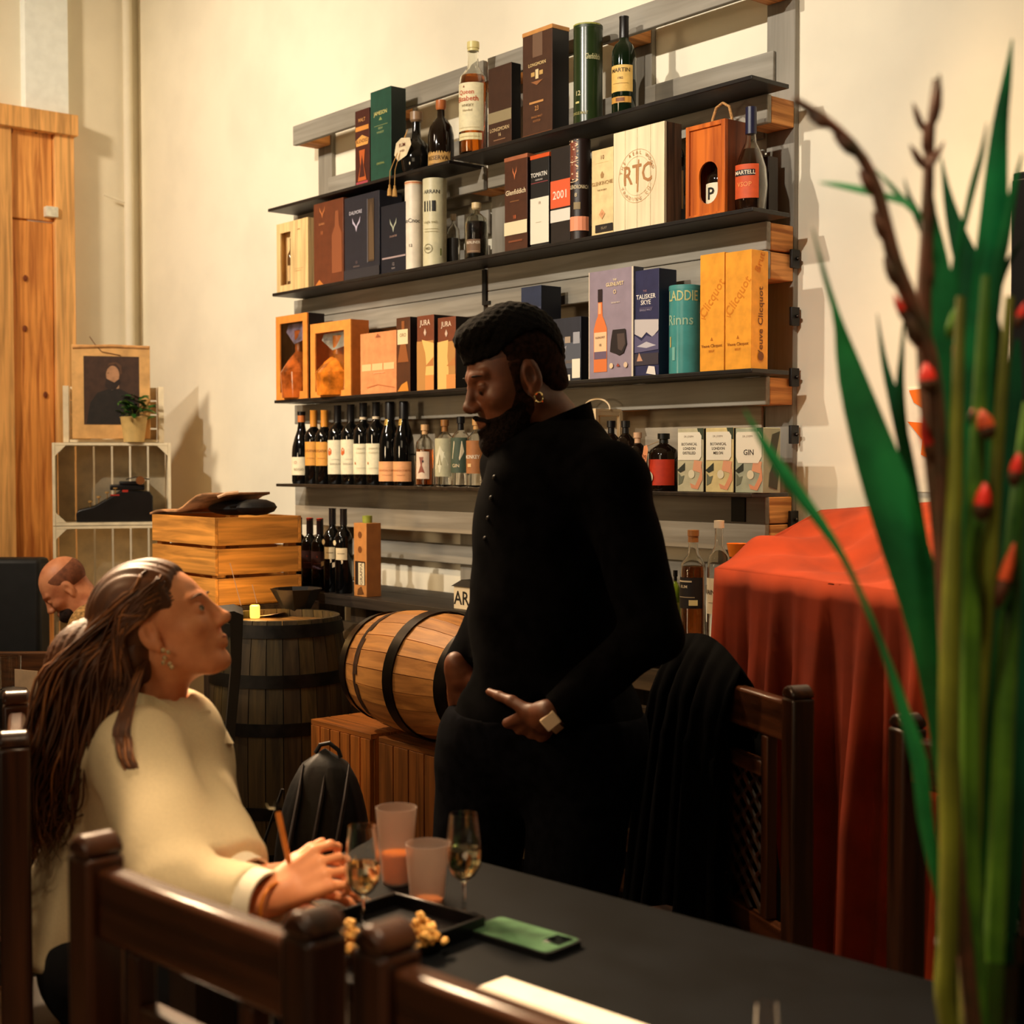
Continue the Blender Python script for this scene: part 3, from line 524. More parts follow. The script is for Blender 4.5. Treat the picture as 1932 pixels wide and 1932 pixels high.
t0, w0, h0, d0 = carton('bottle_box', 'dark scenic box with white price stickers, right of the man', 1010, 1096, 1006, 607, S3, (44, 46, 56), [('p', [(0, .5), (.2, .62), (.4, .55), (.6, .7), (.8, .6), (1, .66), (1, .2), (0, .2)], (84, 88, 98)), ('r', .66, .6, .78, .7, (170, 150, 130)), ('r', .84, .58, .98, .76, (160, 160, 166)), ('p', [(.55, .5), (.7, .56), (.66, .4)], (150, 150, 156)), ('t', .7, .3, .05, 'TALISKER', (130, 110, 90)), ('r', .82, .04, .99, .34, (238, 228, 206)), ('r', .58, .0, .78, .1, (238, 228, 206))], side=(12, 16, 26), xs=1104, yf=YF+.02)
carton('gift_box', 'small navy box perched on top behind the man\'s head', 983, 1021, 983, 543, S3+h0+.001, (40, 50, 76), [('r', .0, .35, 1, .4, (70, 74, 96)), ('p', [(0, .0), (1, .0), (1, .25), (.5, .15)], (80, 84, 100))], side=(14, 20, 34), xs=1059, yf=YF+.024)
# lilac boxed set
X0, X1, H, yf, dp = px_box(1111, 1195, 1103, 516, S3, YF+.006, 1214); W = X1-X0
t = thing('gift_box', 'lilac gift box printed with an amber bottle beside a glass', 'box', (X0, yf, S3))
lil = mat((150, 134, 146), .45, noise=.04); MB().bb((0, 0, 0), (W, dp, H)).build('carton', lil, t, bevel=.001)
decor(t, 0, 0, W, H, 0, [('r', 0, 0, .02, 1, (220, 200, 176)), ('r', .965, 0, 1, 1, (220, 206, 180)), ('p', [(.12, .06), (.42, .06), (.42, .46), (.36, .54), (.32, .58), (.31, .72), (.22, .72), (.21, .58), (.17, .54), (.12, .46)], (224, 120, 60)), ('r', .13, .25, .41, .43, (240, 196, 150)), ('r', .13, .18, .41, .25, (110, 90, 110)), ('r', .215, .71, .315, .83, (40, 22, 24)), ('r', .23, .6, .29, .7, (244, 170, 120)), ('t', .27, .38, .02, 'GLENLIVET', (110, 80, 60)), ('t', .27, .31, .025, '18', (110, 80, 60)), ('t', .6, .9, .02, 'THE', (236, 216, 170)), ('t', .6, .86, .035, 'GLENLIVET', (240, 214, 160)), ('o', .6, .79, .006, (230, 200, 150), .002), ('t', .62, .69, .014, 'SINGLE MALT', (226, 206, 180)),
   ('p', [(.56, .44), (.84, .44), (.87, .3), (.8, .22), (.7, .2), (.62, .22), (.5, .24), (.52, .34)], (36, 26, 26)), ('p', [(.66, .4), (.82, .4), (.84, .3), (.76, .24), (.68, .26)], (80, 64, 58)), ('o', .53, .11, .008, (230, 200, 160), .008), ('p', [(.64, .1), (.72, .1), (.68, .13)], (160, 70, 50)), ('o', .85, .11, .008, (220, 190, 160), .008)])
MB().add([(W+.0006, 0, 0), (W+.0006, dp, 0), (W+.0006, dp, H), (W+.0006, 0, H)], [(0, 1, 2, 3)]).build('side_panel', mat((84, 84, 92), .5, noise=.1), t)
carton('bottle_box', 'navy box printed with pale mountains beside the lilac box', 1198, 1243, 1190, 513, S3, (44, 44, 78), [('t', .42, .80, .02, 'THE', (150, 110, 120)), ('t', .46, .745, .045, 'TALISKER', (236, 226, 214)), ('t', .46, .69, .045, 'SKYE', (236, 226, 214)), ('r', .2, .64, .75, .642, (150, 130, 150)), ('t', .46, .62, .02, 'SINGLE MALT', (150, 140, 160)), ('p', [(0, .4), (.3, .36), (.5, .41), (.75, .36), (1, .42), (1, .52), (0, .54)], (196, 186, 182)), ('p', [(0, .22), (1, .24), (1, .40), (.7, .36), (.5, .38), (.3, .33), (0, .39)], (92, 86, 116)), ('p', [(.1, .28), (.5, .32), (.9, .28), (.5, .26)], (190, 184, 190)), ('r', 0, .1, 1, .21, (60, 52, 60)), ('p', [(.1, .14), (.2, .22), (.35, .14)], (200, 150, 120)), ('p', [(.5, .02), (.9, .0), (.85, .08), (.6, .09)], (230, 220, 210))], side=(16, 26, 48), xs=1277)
tubebox('bottle_tube', 'glossy teal tin beside the orange champagne boxes', 1262, 1322, 540, S3, (72, 144, 138), [('t', .5, .87, .12, 'LADDIE', (190, 190, 130)), ('t', .42, .6, .12, 'Rinns', (150, 180, 150)), ('r', .08, .3, .14, .42, (190, 170, 100)), ('r', .2, .15, .3, .3, (120, 176, 160))], rough=.2, yc=YF+.06)
for i, (a, b, c, d, lb) in enumerate(((1320, 1366, 1314, 483, 'left one of the two tall orange champagne boxes'), (1367.5, 1417, 1363.5, 478, 'right one of the two tall orange champagne boxes'))):
    tt, W, H, dp = carton('champagne_box', lb, a, b, c, d, S3, (246, 164, 48), [('t', .5, .62, .09, 'Clicquot', (220, 130, 24), .9, .9), ('t', .17, .46, .05, 'V', (220, 130, 24), .9), ('p', [(.45, .26), (.55, .26), (.5, .29)], (190, 110, 20)), ('t', .5, .215, .028, 'Veuve Clicquot', (150, 90, 20)), ('t', .5, .17, .02, 'BRUT', (200, 120, 30))], xs=(1450 if i else None), depth=.1, group='tall orange champagne boxes')
    if i:
        V = []; vs, fs, w_ = text_geo('Veuve Clicquot', .01); s_ = .03
        V = [(W+.0007, dp*.55-v[1]*s_*.9*1.0, H*.4+v[0]*s_) for v in vs]; MB().add(V, fs).build('lettering', mat((110, 60, 20), .6, noise=0), tt, smooth=False)
        vs, fs, w_ = text_geo('Brut', .0); V = [(W+.0007, dp*.5-v[1]*.03+v[0]*.012, H*.9+v[0]*.03+v[1]*.01) for v in vs]; MB().add(V, fs).build('lettering', mat((214, 120, 24), .6, noise=0), tt, smooth=False)
        MB().lathe([(.0005, .0), (.012, .0008)], (W+.0006, dp*.55, H*.11), 14, R=Matrix.Rotation(PI/2, 3, 'Y')).build('printed_panel', mat((120, 66, 20), .6, noise=0), tt)
# ---- row 4
def oct_(t, R, H):
    pass
WG = 'dark wine bottles on the fourth shelf'
bl = mat((8, 8, 8), .06, noise=0, spec=.6)
bottle('wine_bottle', 'burgundy-shaped bottle with low cream label, leftmost of the wines', 551, 588, 777, S4, 'burgundy', bl, (206, 120, 60), .87, lab=(.12, .37, (236, 224, 190)), items=[('o', .35, .7, .006, (196, 150, 120), .002), ('t', .5, .3, .14, 'ROSSO', (150, 130, 100))], group=WG, extra=lambda t, R, H: MB().lathe([(0, .95*H), (.42*R, .95*H), (.43*R, H+.001), (0, H+.002)], n=16).build('cap', mat((12, 10, 10), .3, noise=0), t))
for i, (a, b, lb) in enumerate(((575, 610, 'wine bottle with gold capsule and gold label, left of the pair'), (595, 631, 'wine bottle with gold capsule and gold label, right of the pair'))):
    bottle('wine_bottle', lb, a, b, 774, S4, 'bordeaux', bl, (214, 140, 50), .79, lab=(.25, .57, (226, 156, 64)), items=[('t', .4, .62, .12, 'LUGANA', (150, 96, 36)), ('r', .2, .3, .7, .32, (190, 120, 40)), ('p', [(.8, 1), (1, 1), (1, .78)], (8, 8, 8)), ('p', [(.8, 0), (1, 0), (1, .22)], (8, 8, 8))], group=WG, yc=YF+(.05 if i else .06), labw=1.7)
for i, (a, b, y_, lb) in enumerate(((619, 656, 765, 'wine bottle with tall cream label and red seal, left of the pair'), (643.5, 681, 763, 'wine bottle with tall cream label and red seal, right of the pair'))):
    bottle('wine_bottle', lb, a, b, y_, S4, 'bordeaux', bl, (16, 14, 16), .80, lab=(.13, .56, (232, 222, 190)), items=[('p', [(.1, .58), (.22, .54), (.34, .6), (.34, .72), (.22, .78), (.12, .7)], (200, 96, 40)), ('r', .35, .43, .7, .44, (180, 170, 150)), ('t', .5, .3, .06, 'BAROLO', (190, 180, 160))], group=WG, yc=YF+.055)
for i, (a, b, y_, lb) in enumerate(((667, 705, 760, 'wine bottle with white neck ring and cream label, left of the pair'), (691, 729, 758.5, 'wine bottle with white neck ring and cream label, right of the pair'))):
    bottle('wine_bottle', lb, a, b, y_, S4, 'bordeaux', bl, (14, 14, 16), .84, lab=(.13, .5, (236, 226, 192)), items=[('p', [(.2, .32), (.28, .32), (.26, .4), (.2, .4)], (180, 110, 50)), ('t', .5, .84, .06, 'CHIANTI', (190, 180, 150)), ('t', .5, .7, .05, 'CLASSICO', (196, 186, 156)), ('r', .3, .2, .8, .21, (200, 190, 160))], group=WG, yc=YF+.055, extra=lambda t, R, H: MB().lathe([(.37*R, .785*H), (.37*R, .84*H)], n=16, close=False).build('neck_ring', mat((220, 200, 170), .5, noise=0), t))
def foil(t, R, H):
    MB().lathe([(.62*R+.0005, .685*H), (.5*R+.0005, .73*H), (.41*R+.0005, .80*H)], n=14, close=False, a0=-PI/2-1.0, a1=-PI/2+.5).build('foil_seal', mat((206, 170, 90), .35, .6, noise=.3, nscale=120), t)
for i, (a, b, y_, lb) in enumerate(((715, 757, 758, 'black sparkling wine bottle with peach label, left of the pair'), (742, 782, 757, 'black sparkling wine bottle with peach label, right of the pair'))):
    bottle('wine_bottle', lb, a, b, y_, S4, 'champagne', bl, (18, 16, 18), .8, lab=(.05, .285, (236, 168, 112)), items=[('t', .5, .55, .1, 'FRANCIACORTA', (190, 120, 70)), ('r', .3, .3, .7, .33, (200, 130, 80))], group=WG, yc=YF+.06, extra=foil)
bottle('bottle', 'small amber spirit bottle with cork and white label', 784, 820, 801, S4, 'squat', clr, (214, 170, 120), .86, lab=(.12, .56, (232, 206, 180)), items=[('p', [(.2, .2), (.5, .25), (.7, .2), (.5, .5), (.6, .8), (.3, .8), (.4, .5)], (150, 80, 60)), ('r', .5, .6, .62, .68, (60, 40, 40))], liquid=amber, liqfrac=.6, clear=True, labw=1.5, yc=YF+.05)
bottle('bottle', 'clear gin bottle with frosted print, second from the amber spirit', 821, 858, 792, S4, 'squat', clr, (150, 100, 50), .84, lab=(.15, .72, (190, 184, 150)), items=[('p', [(.1, .2), (.4, .1), (.8, .3), (.6, .6), (.9, .9), (.4, .8), (.2, .5)], (226, 220, 190)), ('p', [(.3, .3), (.5, .3), (.4, .6)], (150, 140, 100))], clear=True, yc=YF+.055)
bottle('bottle', 'clear gin bottle with black stopper and dark label', 851, 888, 786, S4, 'squat', clr, (14, 14, 18), .82, lab=(.2, .7, (70, 84, 66)), items=[('p', [(.2, .4), (.6, .36), (.8, .6), (.7, .9), (.3, .9)], (224, 206, 170)), ('t', .4, .2, .1, 'GIN', (220, 200, 160))], clear=True, yc=YF+.05)
bottle('bottle', 'clear bottle with copper print beside the man\'s chest', 880, 918, 790, S4, 'squat', clr, (200, 150, 90), .86, lab=(.2, .68, (170, 110, 60)), items=[('t', .4, .5, .12, 'MONKEY', (240, 226, 200)), ('r', .2, .2, .4, .3, (230, 190, 130))], clear=True, yc=YF+.045)
# right part of row 4
X = onY(1112, 926, YF+.06)[0]; t = thing('lantern', 'white metal lantern with ring handle behind the man\'s shoulder', 'lantern', (X, YF+.09, S4))
wm = mat((236, 206, 160), .5, noise=.05); zt = onY(1112, 778, YF+.09)[2]-S4
f_ = MB()
for a, b in ((-.05, -.05), (.05, -.05), (-.05, .05), (.05, .05)): f_.box((a, b, zt/2), (.012, .012, zt))
for z in (.006, zt-.006): f_.box((0, -.05, z), (.09, .01, .012)).box((0, .05, z), (.09, .01, .012)).box((-.05, 0, z), (.01, .09, .012)).box((.05, 0, z), (.01, .09, .012))
f_.build('frame', wm, t); MB().box((0, 0, zt+.004), (.112, .112, .008)).build('top_plate', wm, t); MB().lathe([(0, .0), (.02, 0), (.02, .06), (0, .062)], n=16).build('candle', mat((240, 220, 180), .6, noise=0), t)
MB().tube([(.06*math.cos(a), 0, zt+.006+.035*math.sin(a)) for a in [PI*i/14 for i in range(15)]], .003, 6).build('ring_handle', wm, t)
for i, (a, b, y_, lb, cp) in enumerate(((1133, 1173, 794, 'dark bottle with black cap beside the white lantern', (14, 12, 12)), (1160, 1200, 794, 'dark bottle with black cap, second from the white lantern', (14, 12, 12)), (1184, 1222, 816, 'dark bottle with copper cap behind the man\'s shoulder', (216, 170, 130)))):
    bottle('bottle', lb, a, b, y_, S4, 'squat', browngl, cp, .84, lab=(.1, .5, (170, 120, 90)), yc=YF+(.05, .06, .05)[i], group='dark spirit bottles behind the man\'s shoulder')
def tagx(t, R, H):
    V = [(-1.05*R, -R-.006, .42*H), (-.45*R, -R-.012, .40*H), (-.2*R, -R-.012, .72*H), (-.35*R, -R-.01, .8*H), (-.7*R, -R-.008, .78*H), (-.8*R, -R-.006, .7*H)]
    MB().add(V, [(0, 1, 2, 3, 4, 5)]).build('hang_tag', mat((230, 150, 100), .7, noise=.05), t, label='peach paper hang tag'); decor(t, -.85*R, .5*H, .5*R, .16*H, -R-.0105, [('t', .5, .5, .6, '29', (150, 80, 50), -.2)])
    MB().tube([(-.4*R, -R-.01, .78*H), (-.1*R, -.4*R, .86*H)], .001, 5).build('string', mat((200, 160, 110), .8, noise=0), t)
    MB().lathe([(.0004, 0), (.42*R, .0008)], (-.35*R, -R-.0035, .24*H), 18, R=Matrix.Rotation(PI/2, 3, 'X')).build('label_round', mat((226, 214, 180), .6, noise=.04), t, label='round cream label')
    decor(t, -.7*R, .1*H, .7*R, .26*H, -R-.0045, [('t', .5, .6, .2, 'GIN', (60, 50, 40)), ('t', .5, .35, .12, 'RYE', (60, 50, 40))])
bottle('bottle', 'dark bottle with red label and peach hang tag beside gin boxes', 1224, 1280, 818, S4, 'squat', browngl, (14, 16, 12), .86, lab=(.1, .55, (200, 52, 18)), labw=2.2, extra=tagx, yc=YF+.05)
for i, (a, b, c, d, c1, sub) in enumerate(((1278, 1327, 1276, 809, (196, 186, 150), 'DISTILLED'), (1331, 1383.5, 1329, 808, (222, 200, 140), 'MELON'), (1387, 1440, 1385, 808, (176, 178, 150), 'GIN'))):
    lb = ('sage and cream botanical gin box, left of the three', 'yellowish botanical gin box, middle of the three', 'pale green botanical gin box, right of the three')[i]
    lv = [('p', [(.76, 1), (1, 1), (1, .82), (.86, .84)], (60, 70, 50)), ('p', [(.0, .34), (.3, .46), (.3, .34), (.12, .3)], (50, 52, 40)), ('p', [(.05, .1), (.2, .14), (.28, .26), (.16, .24), (.05, .3)], (110, 112, 90)), ('p', [(.5, .14), (.7, .1), (.85, .24), (.95, .4), (.98, .2), (.8, .04), (.55, .06)], (224, 150, 110)), ('p', [(.6, .34), (.9, .3), (.96, .48), (.66, .5)], (226, 160, 120)), ('o', .56, .28, .012, (226, 214, 180), .012)]
    pl = [(.04, .5), (.86, .5), (.94, .56), (.94, .88), (.86, .94), (.04, .94)] if i < 2 else [(.12, .46), (.84, .46), (.96, .56), (.96, .86), (.86, .94), (.08, .94), (.04, .9), (.04, .56)]
    tx = [('p', pl, (240, 230, 206)), ('t', .46, .87, .03, 'DR. JOSEPH', (140, 120, 100))]
    tx += [('t', .48, .75, .045, 'BOTANICAL', (70, 56, 44)), ('t', .48, .68, .045, 'LONDON', (70, 56, 44)), ('t', .48, .61, .045, sub, (70, 56, 44))] if i < 2 else [('t', .5, .62, .09, 'GIN', (50, 40, 34))]
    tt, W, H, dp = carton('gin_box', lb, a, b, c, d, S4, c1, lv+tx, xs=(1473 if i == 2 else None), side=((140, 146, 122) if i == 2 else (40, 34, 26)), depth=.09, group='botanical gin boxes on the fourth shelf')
    if i == 2: MB().add([(W+.0008, dp*.3, H*.1), (W+.0008, dp*.8, H*.05), (W+.0008, dp*.9, H*.3), (W+.0008, dp*.55, H*.45), (W+.0008, dp*.35, H*.3)], [(0, 1, 2, 3, 4)]).add([(W+.0008, dp*.3, H*.6), (W+.0008, dp*.7, H*.55), (W+.0008, dp*.95, H*.95), (W+.0008, dp*.5, H*.9)], [(0, 1, 2, 3)]).build('printed_panel', mat((50, 54, 40), .6, noise=0), tt)
# ---- counter
CF = 2.78
ctm = wood((54, 46, 38), 0, .3, .5, 30)
ct = thing('bar_counter', 'long dark plank counter below the shelves', 'counter', (-3.5, 3.0, 0))
o_ = (-3.5, 3.0, 0)
MB().bb((-4.95, CF, S5-.04), (-2.5, CF+.2, S5)).build('plank', ctm, ct, off=o_, bevel=.003)
MB().bb((-4.95, CF+.203, S5-.04), (-2.5, D-.06, S5)).build('plank', ctm, ct, off=o_, bevel=.003)
for z in (.85, .74, .63, .5, .38, .26, .14): MB().bb((-4.95, CF+.04, z-.085+.02), (-2.5, CF+.06, z)).build('board', wood((96, 78, 54), 0, .3, .7, 30), ct, off=o_, bevel=.003)
for x in (-4.9, -4.3, -3.7, -3.1, -2.56): MB().bb((x-.05, CF+.061, 0), (x+.05, D-.06, S5-.041)).build('post', wood((70, 56, 40), 2), ct, off=o_)
for i, (a, b, y_, lc, lb) in enumerate(((548, 581, 977, (190, 56, 20), 'wine bottle with red label on the counter'), (569, 602, 978, (74, 50, 60), 'wine bottle with purple label and red cap, left of the pair'), (588, 621, 979, (80, 54, 62), 'wine bottle with purple label and red cap, right of the pair'))):
    bottle('wine_bottle', lb, a, b, y_, S5, 'bordeaux', bl, (26, 14, 14), .80, lab=(.30, .55, lc), items=[('t', .5, .7, .1, 'IL', (200, 80, 50)), ('r', .3, .3, .7, .34, (150, 90, 80))] if i else (), yc=CF+.05, group='dark wine bottles on the counter', extra=lambda t, R, H: MB().lathe([(0, .975*H), (.39*R, .975*H), (.39*R, H+.002), (0, H+.003)], n=14).build('cap_top', mat((206, 60, 24), .4, noise=0), t))
def lab2(t, R, H):
    MB().lathe([(.0004, 0), (.3*R, .0006)], (-.2*R, -R-.0012, .60*H), 14, R=Matrix.Rotation(PI/2, 3, 'X')).build('medallion', mat((230, 210, 170), .5, noise=0), t)
    MB().add([(-.75*R, -R-.001, .30*H), (.9*R, -R*.7, .36*H), (.9*R, -R*.7, .40*H), (-.75*R, -R-.001, .36*H)], [(0, 1, 2, 3)]).build('label_strip', mat((200, 180, 150), .6, noise=.2, nscale=200), t)
for i, (a, b, y_, lb) in enumerate(((611, 645, 959, 'tall wine bottle with square white label, left of the pair'), (632, 666, 960, 'tall wine bottle with square white label, right of the pair'))):
    bottle('wine_bottle', lb, a, b, y_, S5, 'bordeaux', bl, (24, 20, 22), .82, lab=(.40, .54, (226, 206, 166)), labw=1.4, items=[('r', .2, .5, .8, .56, (150, 130, 100))], yc=CF+.05, group='dark wine bottles on the counter', extra=lab2)
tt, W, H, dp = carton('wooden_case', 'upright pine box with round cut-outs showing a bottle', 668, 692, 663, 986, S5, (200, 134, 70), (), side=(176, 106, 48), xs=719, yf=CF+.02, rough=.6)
decor(tt, 0, 0, W, H, 0, [('o', .5, .84, .012, (120, 70, 30), .012), ('o', .5, .64, .012, (120, 70, 30), .012), ('r', .12, .16, .9, .48, (40, 26, 16)), ('r', .38, .16, .85, .46, (230, 214, 176)), ('t', .62, .31, .06, 'GRAPPA', (90, 70, 50), PI/2), ('p', [(.3, .02), (.8, .04), (.6, .14), (.35, .1)], (110, 70, 34))])
MB().lathe([(0, 0), (.017, 0), (.018, .025), (0, .027)], (W*.5, dp*.5, H), 14).build('stopper', mat((150, 160, 60), .5, noise=.1), tt, label='lime green stopper')
X0 = onY(856, 1140, CF+.02)[0]; t = thing('letter_box_sign', 'small white box sign with dark lid lettered AR', 'sign', (X0, CF+.02, S5))
zt = onY(852, 1105, CF+.02)[2]-S5
MB().bb((0, 0, 0), (.14, .1, zt)).build('box_body', mat((236, 214, 176), .5, noise=.03), t, bevel=.002)
MB().add([(-.006, -.006, zt), (.146, -.006, zt), (.146, .106, zt), (-.006, .106, zt), (.015, .02, zt+.02), (.125, .02, zt+.02), (.125, .08, zt+.02), (.015, .08, zt+.02)], [(0, 3, 2, 1), (4, 5, 6, 7), (0, 1, 5, 4), (1, 2, 6, 5), (2, 3, 7, 6), (3, 0, 4, 7)]).build('lid', mat((40, 34, 28), .5, noise=.1), t)
decor(t, 0, 0, .14, zt, 0, [('t', .3, .47, .62, 'AR', (20, 16, 14))])
# counter, right of the man
bottle('bottle', 'small green bottle with dark cap at the man\'s elbow', 1264, 1284, 1076, S5, 'squat', mat((110, 130, 30), .1, noise=0), (16, 14, 14), .86, lab=(.1, .5, (190, 180, 60)), yc=CF+.07)
bottle('bottle', 'large amber flask with cork and dark band on the counter', 1283, 1332, 1000, S5, 'whisky', clr, (170, 110, 60), .9, lab=(.27, .56, (30, 22, 20)), items=[('r', .05, .85, .6, .9, (226, 206, 170)), ('t', .3, .7, .1, 'RUM', (226, 206, 170)), ('r', .5, .1, .8, .28, (226, 210, 150)), ('r', .05, .35, .7, .38, (170, 150, 120))], liquid=mat((130, 66, 24), .02, noise=0, trans=.85, ior=1.34), liqfrac=.66, clear=True, yc=CF+.07)
bottle('bottle', 'clear tall bottle with white label behind the red cloth', 1334, 1378, 982, S5, 'whisky', clr, (220, 200, 170), .95, lab=(.22, .52, (236, 222, 190)), items=[('t', .25, .6, .14, 'VAIN', (60, 50, 40)), ('r', .2, .3, .5, .33, (190, 170, 140))], clear=True, yc=CF+.07)
def cup(t, R, H): MB().lathe([(0, H), (.68*R, H), (.9*R, H+.035), (.86*R, H+.035), (.64*R, H+.003), (0, H+.003)], n=18).build('tasting_cup', mat((250, 130, 30), .4, noise=.05), t, label='bright orange plastic cup')
bottle('bottle', 'clear bottle topped by an orange cup beside the red cloth', 1368, 1414, 1050, S5, 'squat', clr, (24, 20, 20), .84, clear=True, extra=cup, yc=CF+.09)
# ---------------------------------------------------------------- furniture and things in the room
def crate(name, label, loc, W, Dp, H, rz=0., col=(214, 160, 90), slats=3, vertical=False, bottom=True, cat='crate', openfront=False, wm=None, group=None):
    """slatted crate, origin at floor centre; slats as parts"""
    t = thing(name, label, cat, loc, rz, group); ax = 2 if vertical else 0
    m = wm or wood(col, ax, .2, .6, 45); my = wm or wood(col, 1 if not vertical else 2, .2, .6, 45); mp = wm or wood(tuple(int(v*.8) for v in col), 2, .2, .6, 45); th = .012
    if not vertical:
        sh = H/slats
        for i in range(slats):
            z0, z1 = i*sh+.006, (i+1)*sh-.006
            if i == slats-1: z1 = H
            for s in (-1, 1):
                MB().bb((-W/2, s*Dp/2-(th if s > 0 else 0), z0), (W/2, s*Dp/2+(th if s < 0 else 0), z1)).build('slat', m, t, bevel=.001)
                MB().bb((s*W/2-(th if s > 0 else 0), -Dp/2+th+.001, z0), (s*W/2+(th if s < 0 else 0), Dp/2-th-.001, z1)).build('slat', my, t, bevel=.001)
        for sx in (-1, 1):
            for sy in (-1, 1): MB().box((sx*(W/2-.03), sy*(Dp/2-.03), H/2), (.033, .033, H-.006)).build('corner_post', mp, t)
        MB().bb((-W/2+th+.001, -Dp/2+th+.001, 0.001), (W/2-th-.001, Dp/2-th-.001, .01)).build('bottom_board', m, t)
    else:
        n = slats; sw = W/n
        for i in range(n):
            x0, x1 = -W/2+i*sw+.003, -W/2+(i+1)*sw-.003
            MB().bb((x0, -Dp/2, 0), (x1, -Dp/2+th, H-.016)).build('slat', m, t, bevel=.001)
            MB().bb((x0, Dp/2-th, 0), (x1, Dp/2, H-.016)).build('slat', m, t, bevel=.001)
        k = max(3, int(Dp/.07)); sd = Dp/k
        mt = wm or wood(col, 0, .2, .6, 45)
        for i in range(k): MB().bb((-W/2, -Dp/2+i*sd+.002, H-.015), (W/2, -Dp/2+(i+1)*sd-.002, H)).build('slat', mt, t, bevel=.001)
        for s in (-1, 1): MB().bb((s*W/2-(th if s > 0 else 0), -Dp/2+th+.001, 0), (s*W/2+(th if s < 0 else 0), Dp/2-th-.001, H-.016)).build('side_board', m, t, bevel=.001)
    return t
def barrel(name, label, loc, R, r, H, stave_m, hoop_m, R3=None, n=26, hoops=(0.035, .2, .36, .64, .8, .965), head_m=None, sagn=9):
    t = thing(name, label, 'barrel', loc); prof = lambda u: r+(R-r)*(1-(2*u-1)**2)
    for i in range(n):
        a0, a1 = 2*PI*i/n+.006, 2*PI*(i+1)/n-.006; vs = []; fs = []
        for j in range(sagn):
            u = j/(sagn-1); q = prof(u); z = u*H
            for a, q_ in ((a0, q), (a1, q), (a1, q-.018), (a0, q-.018)):
                p = Vector((q_*math.cos(a), q_*math.sin(a), z-(H/2 if R3 else 0)))
                vs.append(tuple(R3 @ p) if R3 else tuple(p))
        for j in range(sagn-1):
            for k in range(4): fs.append((j*4+k, j*4+(k+1) % 4, (j+1)*4+(k+1) % 4, (j+1)*4+k))
        fs += [(0, 3, 2, 1), ((sagn-1)*4, (sagn-1)*4+1, (sagn-1)*4+2, (sagn-1)*4+3)]
        MB().add(vs, fs).build('stave', stave_m[i % len(stave_m)], t, ang=60)
    for u in hoops:
        w_ = .02; pr = [(prof(max(0, u-w_/H))+.001, (u*H-w_)), (prof(max(0, u-w_/H))+.005, u*H-w_), (prof(min(1, u+w_/H))+.005, u*H+w_), (prof(min(1, u+w_/H))+.001, u*H+w_)]
        pr = [(a, b-(H/2 if R3 else 0)) for a, b in pr]
        MB().lathe(pr, n=48, R=R3, close=False).build('hoop', hoop_m, t)
    for u in (.035, .965):
        MB().lathe([(0, u*H-.008-(H/2 if R3 else 0)), (r-.018, u*H-.008-(H/2 if R3 else 0)), (r-.018, u*H+.008-(H/2 if R3 else 0)), (0, u*H+.008-(H/2 if R3 else 0))], n=32, R=R3).build('barrel_head', head_m or stave_m[0], t)
    return t
oak = [wood((70+(i*13) % 22, 56+(i*11) % 16, 36), 2, .25, .6, 50) for i in range(3)]; hoopm = mat((30, 26, 22), .5, .6, noise=.3)
UB = onZ(527, 1160, .93); ub = (UB[0], UB[1], 0)
barrel('upright_barrel', 'dark upright oak barrel holding a bowl and a lit candle', ub, .235, .195, .93, oak, hoopm, head_m=wood((150, 110, 60), 0, .2, .5))
ZB = .965*.93+.009
# bowl, candle, papers, incense sticks on the barrel
b0 = onZ(560, 1160, ZB)
t = thing('bowl', 'black angular bowl on the upright barrel', 'bowl', b0)
MB().lathe([(0, 0), (.035, 0), (.055, .03), (.086, .085), (.09, .09), (.082, .09), (.05, .035), (.03, .012), (0, .010)], n=9).build('bowl_shell', mat((20, 18, 16), .35, noise=.2), t, ang=20)
c0 = onZ(481, 1166, ZB); t = thing('candle', 'small glowing yellow candle on the upright barrel', 'candle', c0)
MB().lathe([(0, 0), (.015, 0), (.0165, .004), (.0165, .04), (.013, .043), (0, .04)], n=20).build('wax', mat((255, 214, 90), .5, noise=0, emit=1.6), t)
MB().tube([(0, 0, .04), (.001, 0, .048)], .001, 5).build('wick', mat((20, 16, 12), .8, noise=0), t)
l = bpy.data.lights.new('candle_light', 'POINT'); l.energy = 1.2; l.color = (1, .6, .2); l.shadow_soft_size = .02
lo = bpy.data.objects.new('candle_light', l); COL.objects.link(lo); lo.location = (c0[0]+.0, c0[1], c0[2]+.07)
for i, (a, b, lb) in enumerate((((434, 1062), (455, 1143), 'long thin white incense stick, left one on the barrel'), ((476, 1103), (485, 1138), 'short thin white incense stick behind the candle'))):
    dd = ((UB-CAM)@fw)+.02; p0 = at(*a, dd); p1 = at(*b, dd); p1[2] = max(p1[2], ZB+.002)
    o = MB().tube([p0-p1, (0, 0, 0)], .0014, 6).build('incense_stick', mat((236, 190, 150), .7, noise=0)); o.location = p1; tag(o, lb, 'stick', 'incense sticks on the barrel')
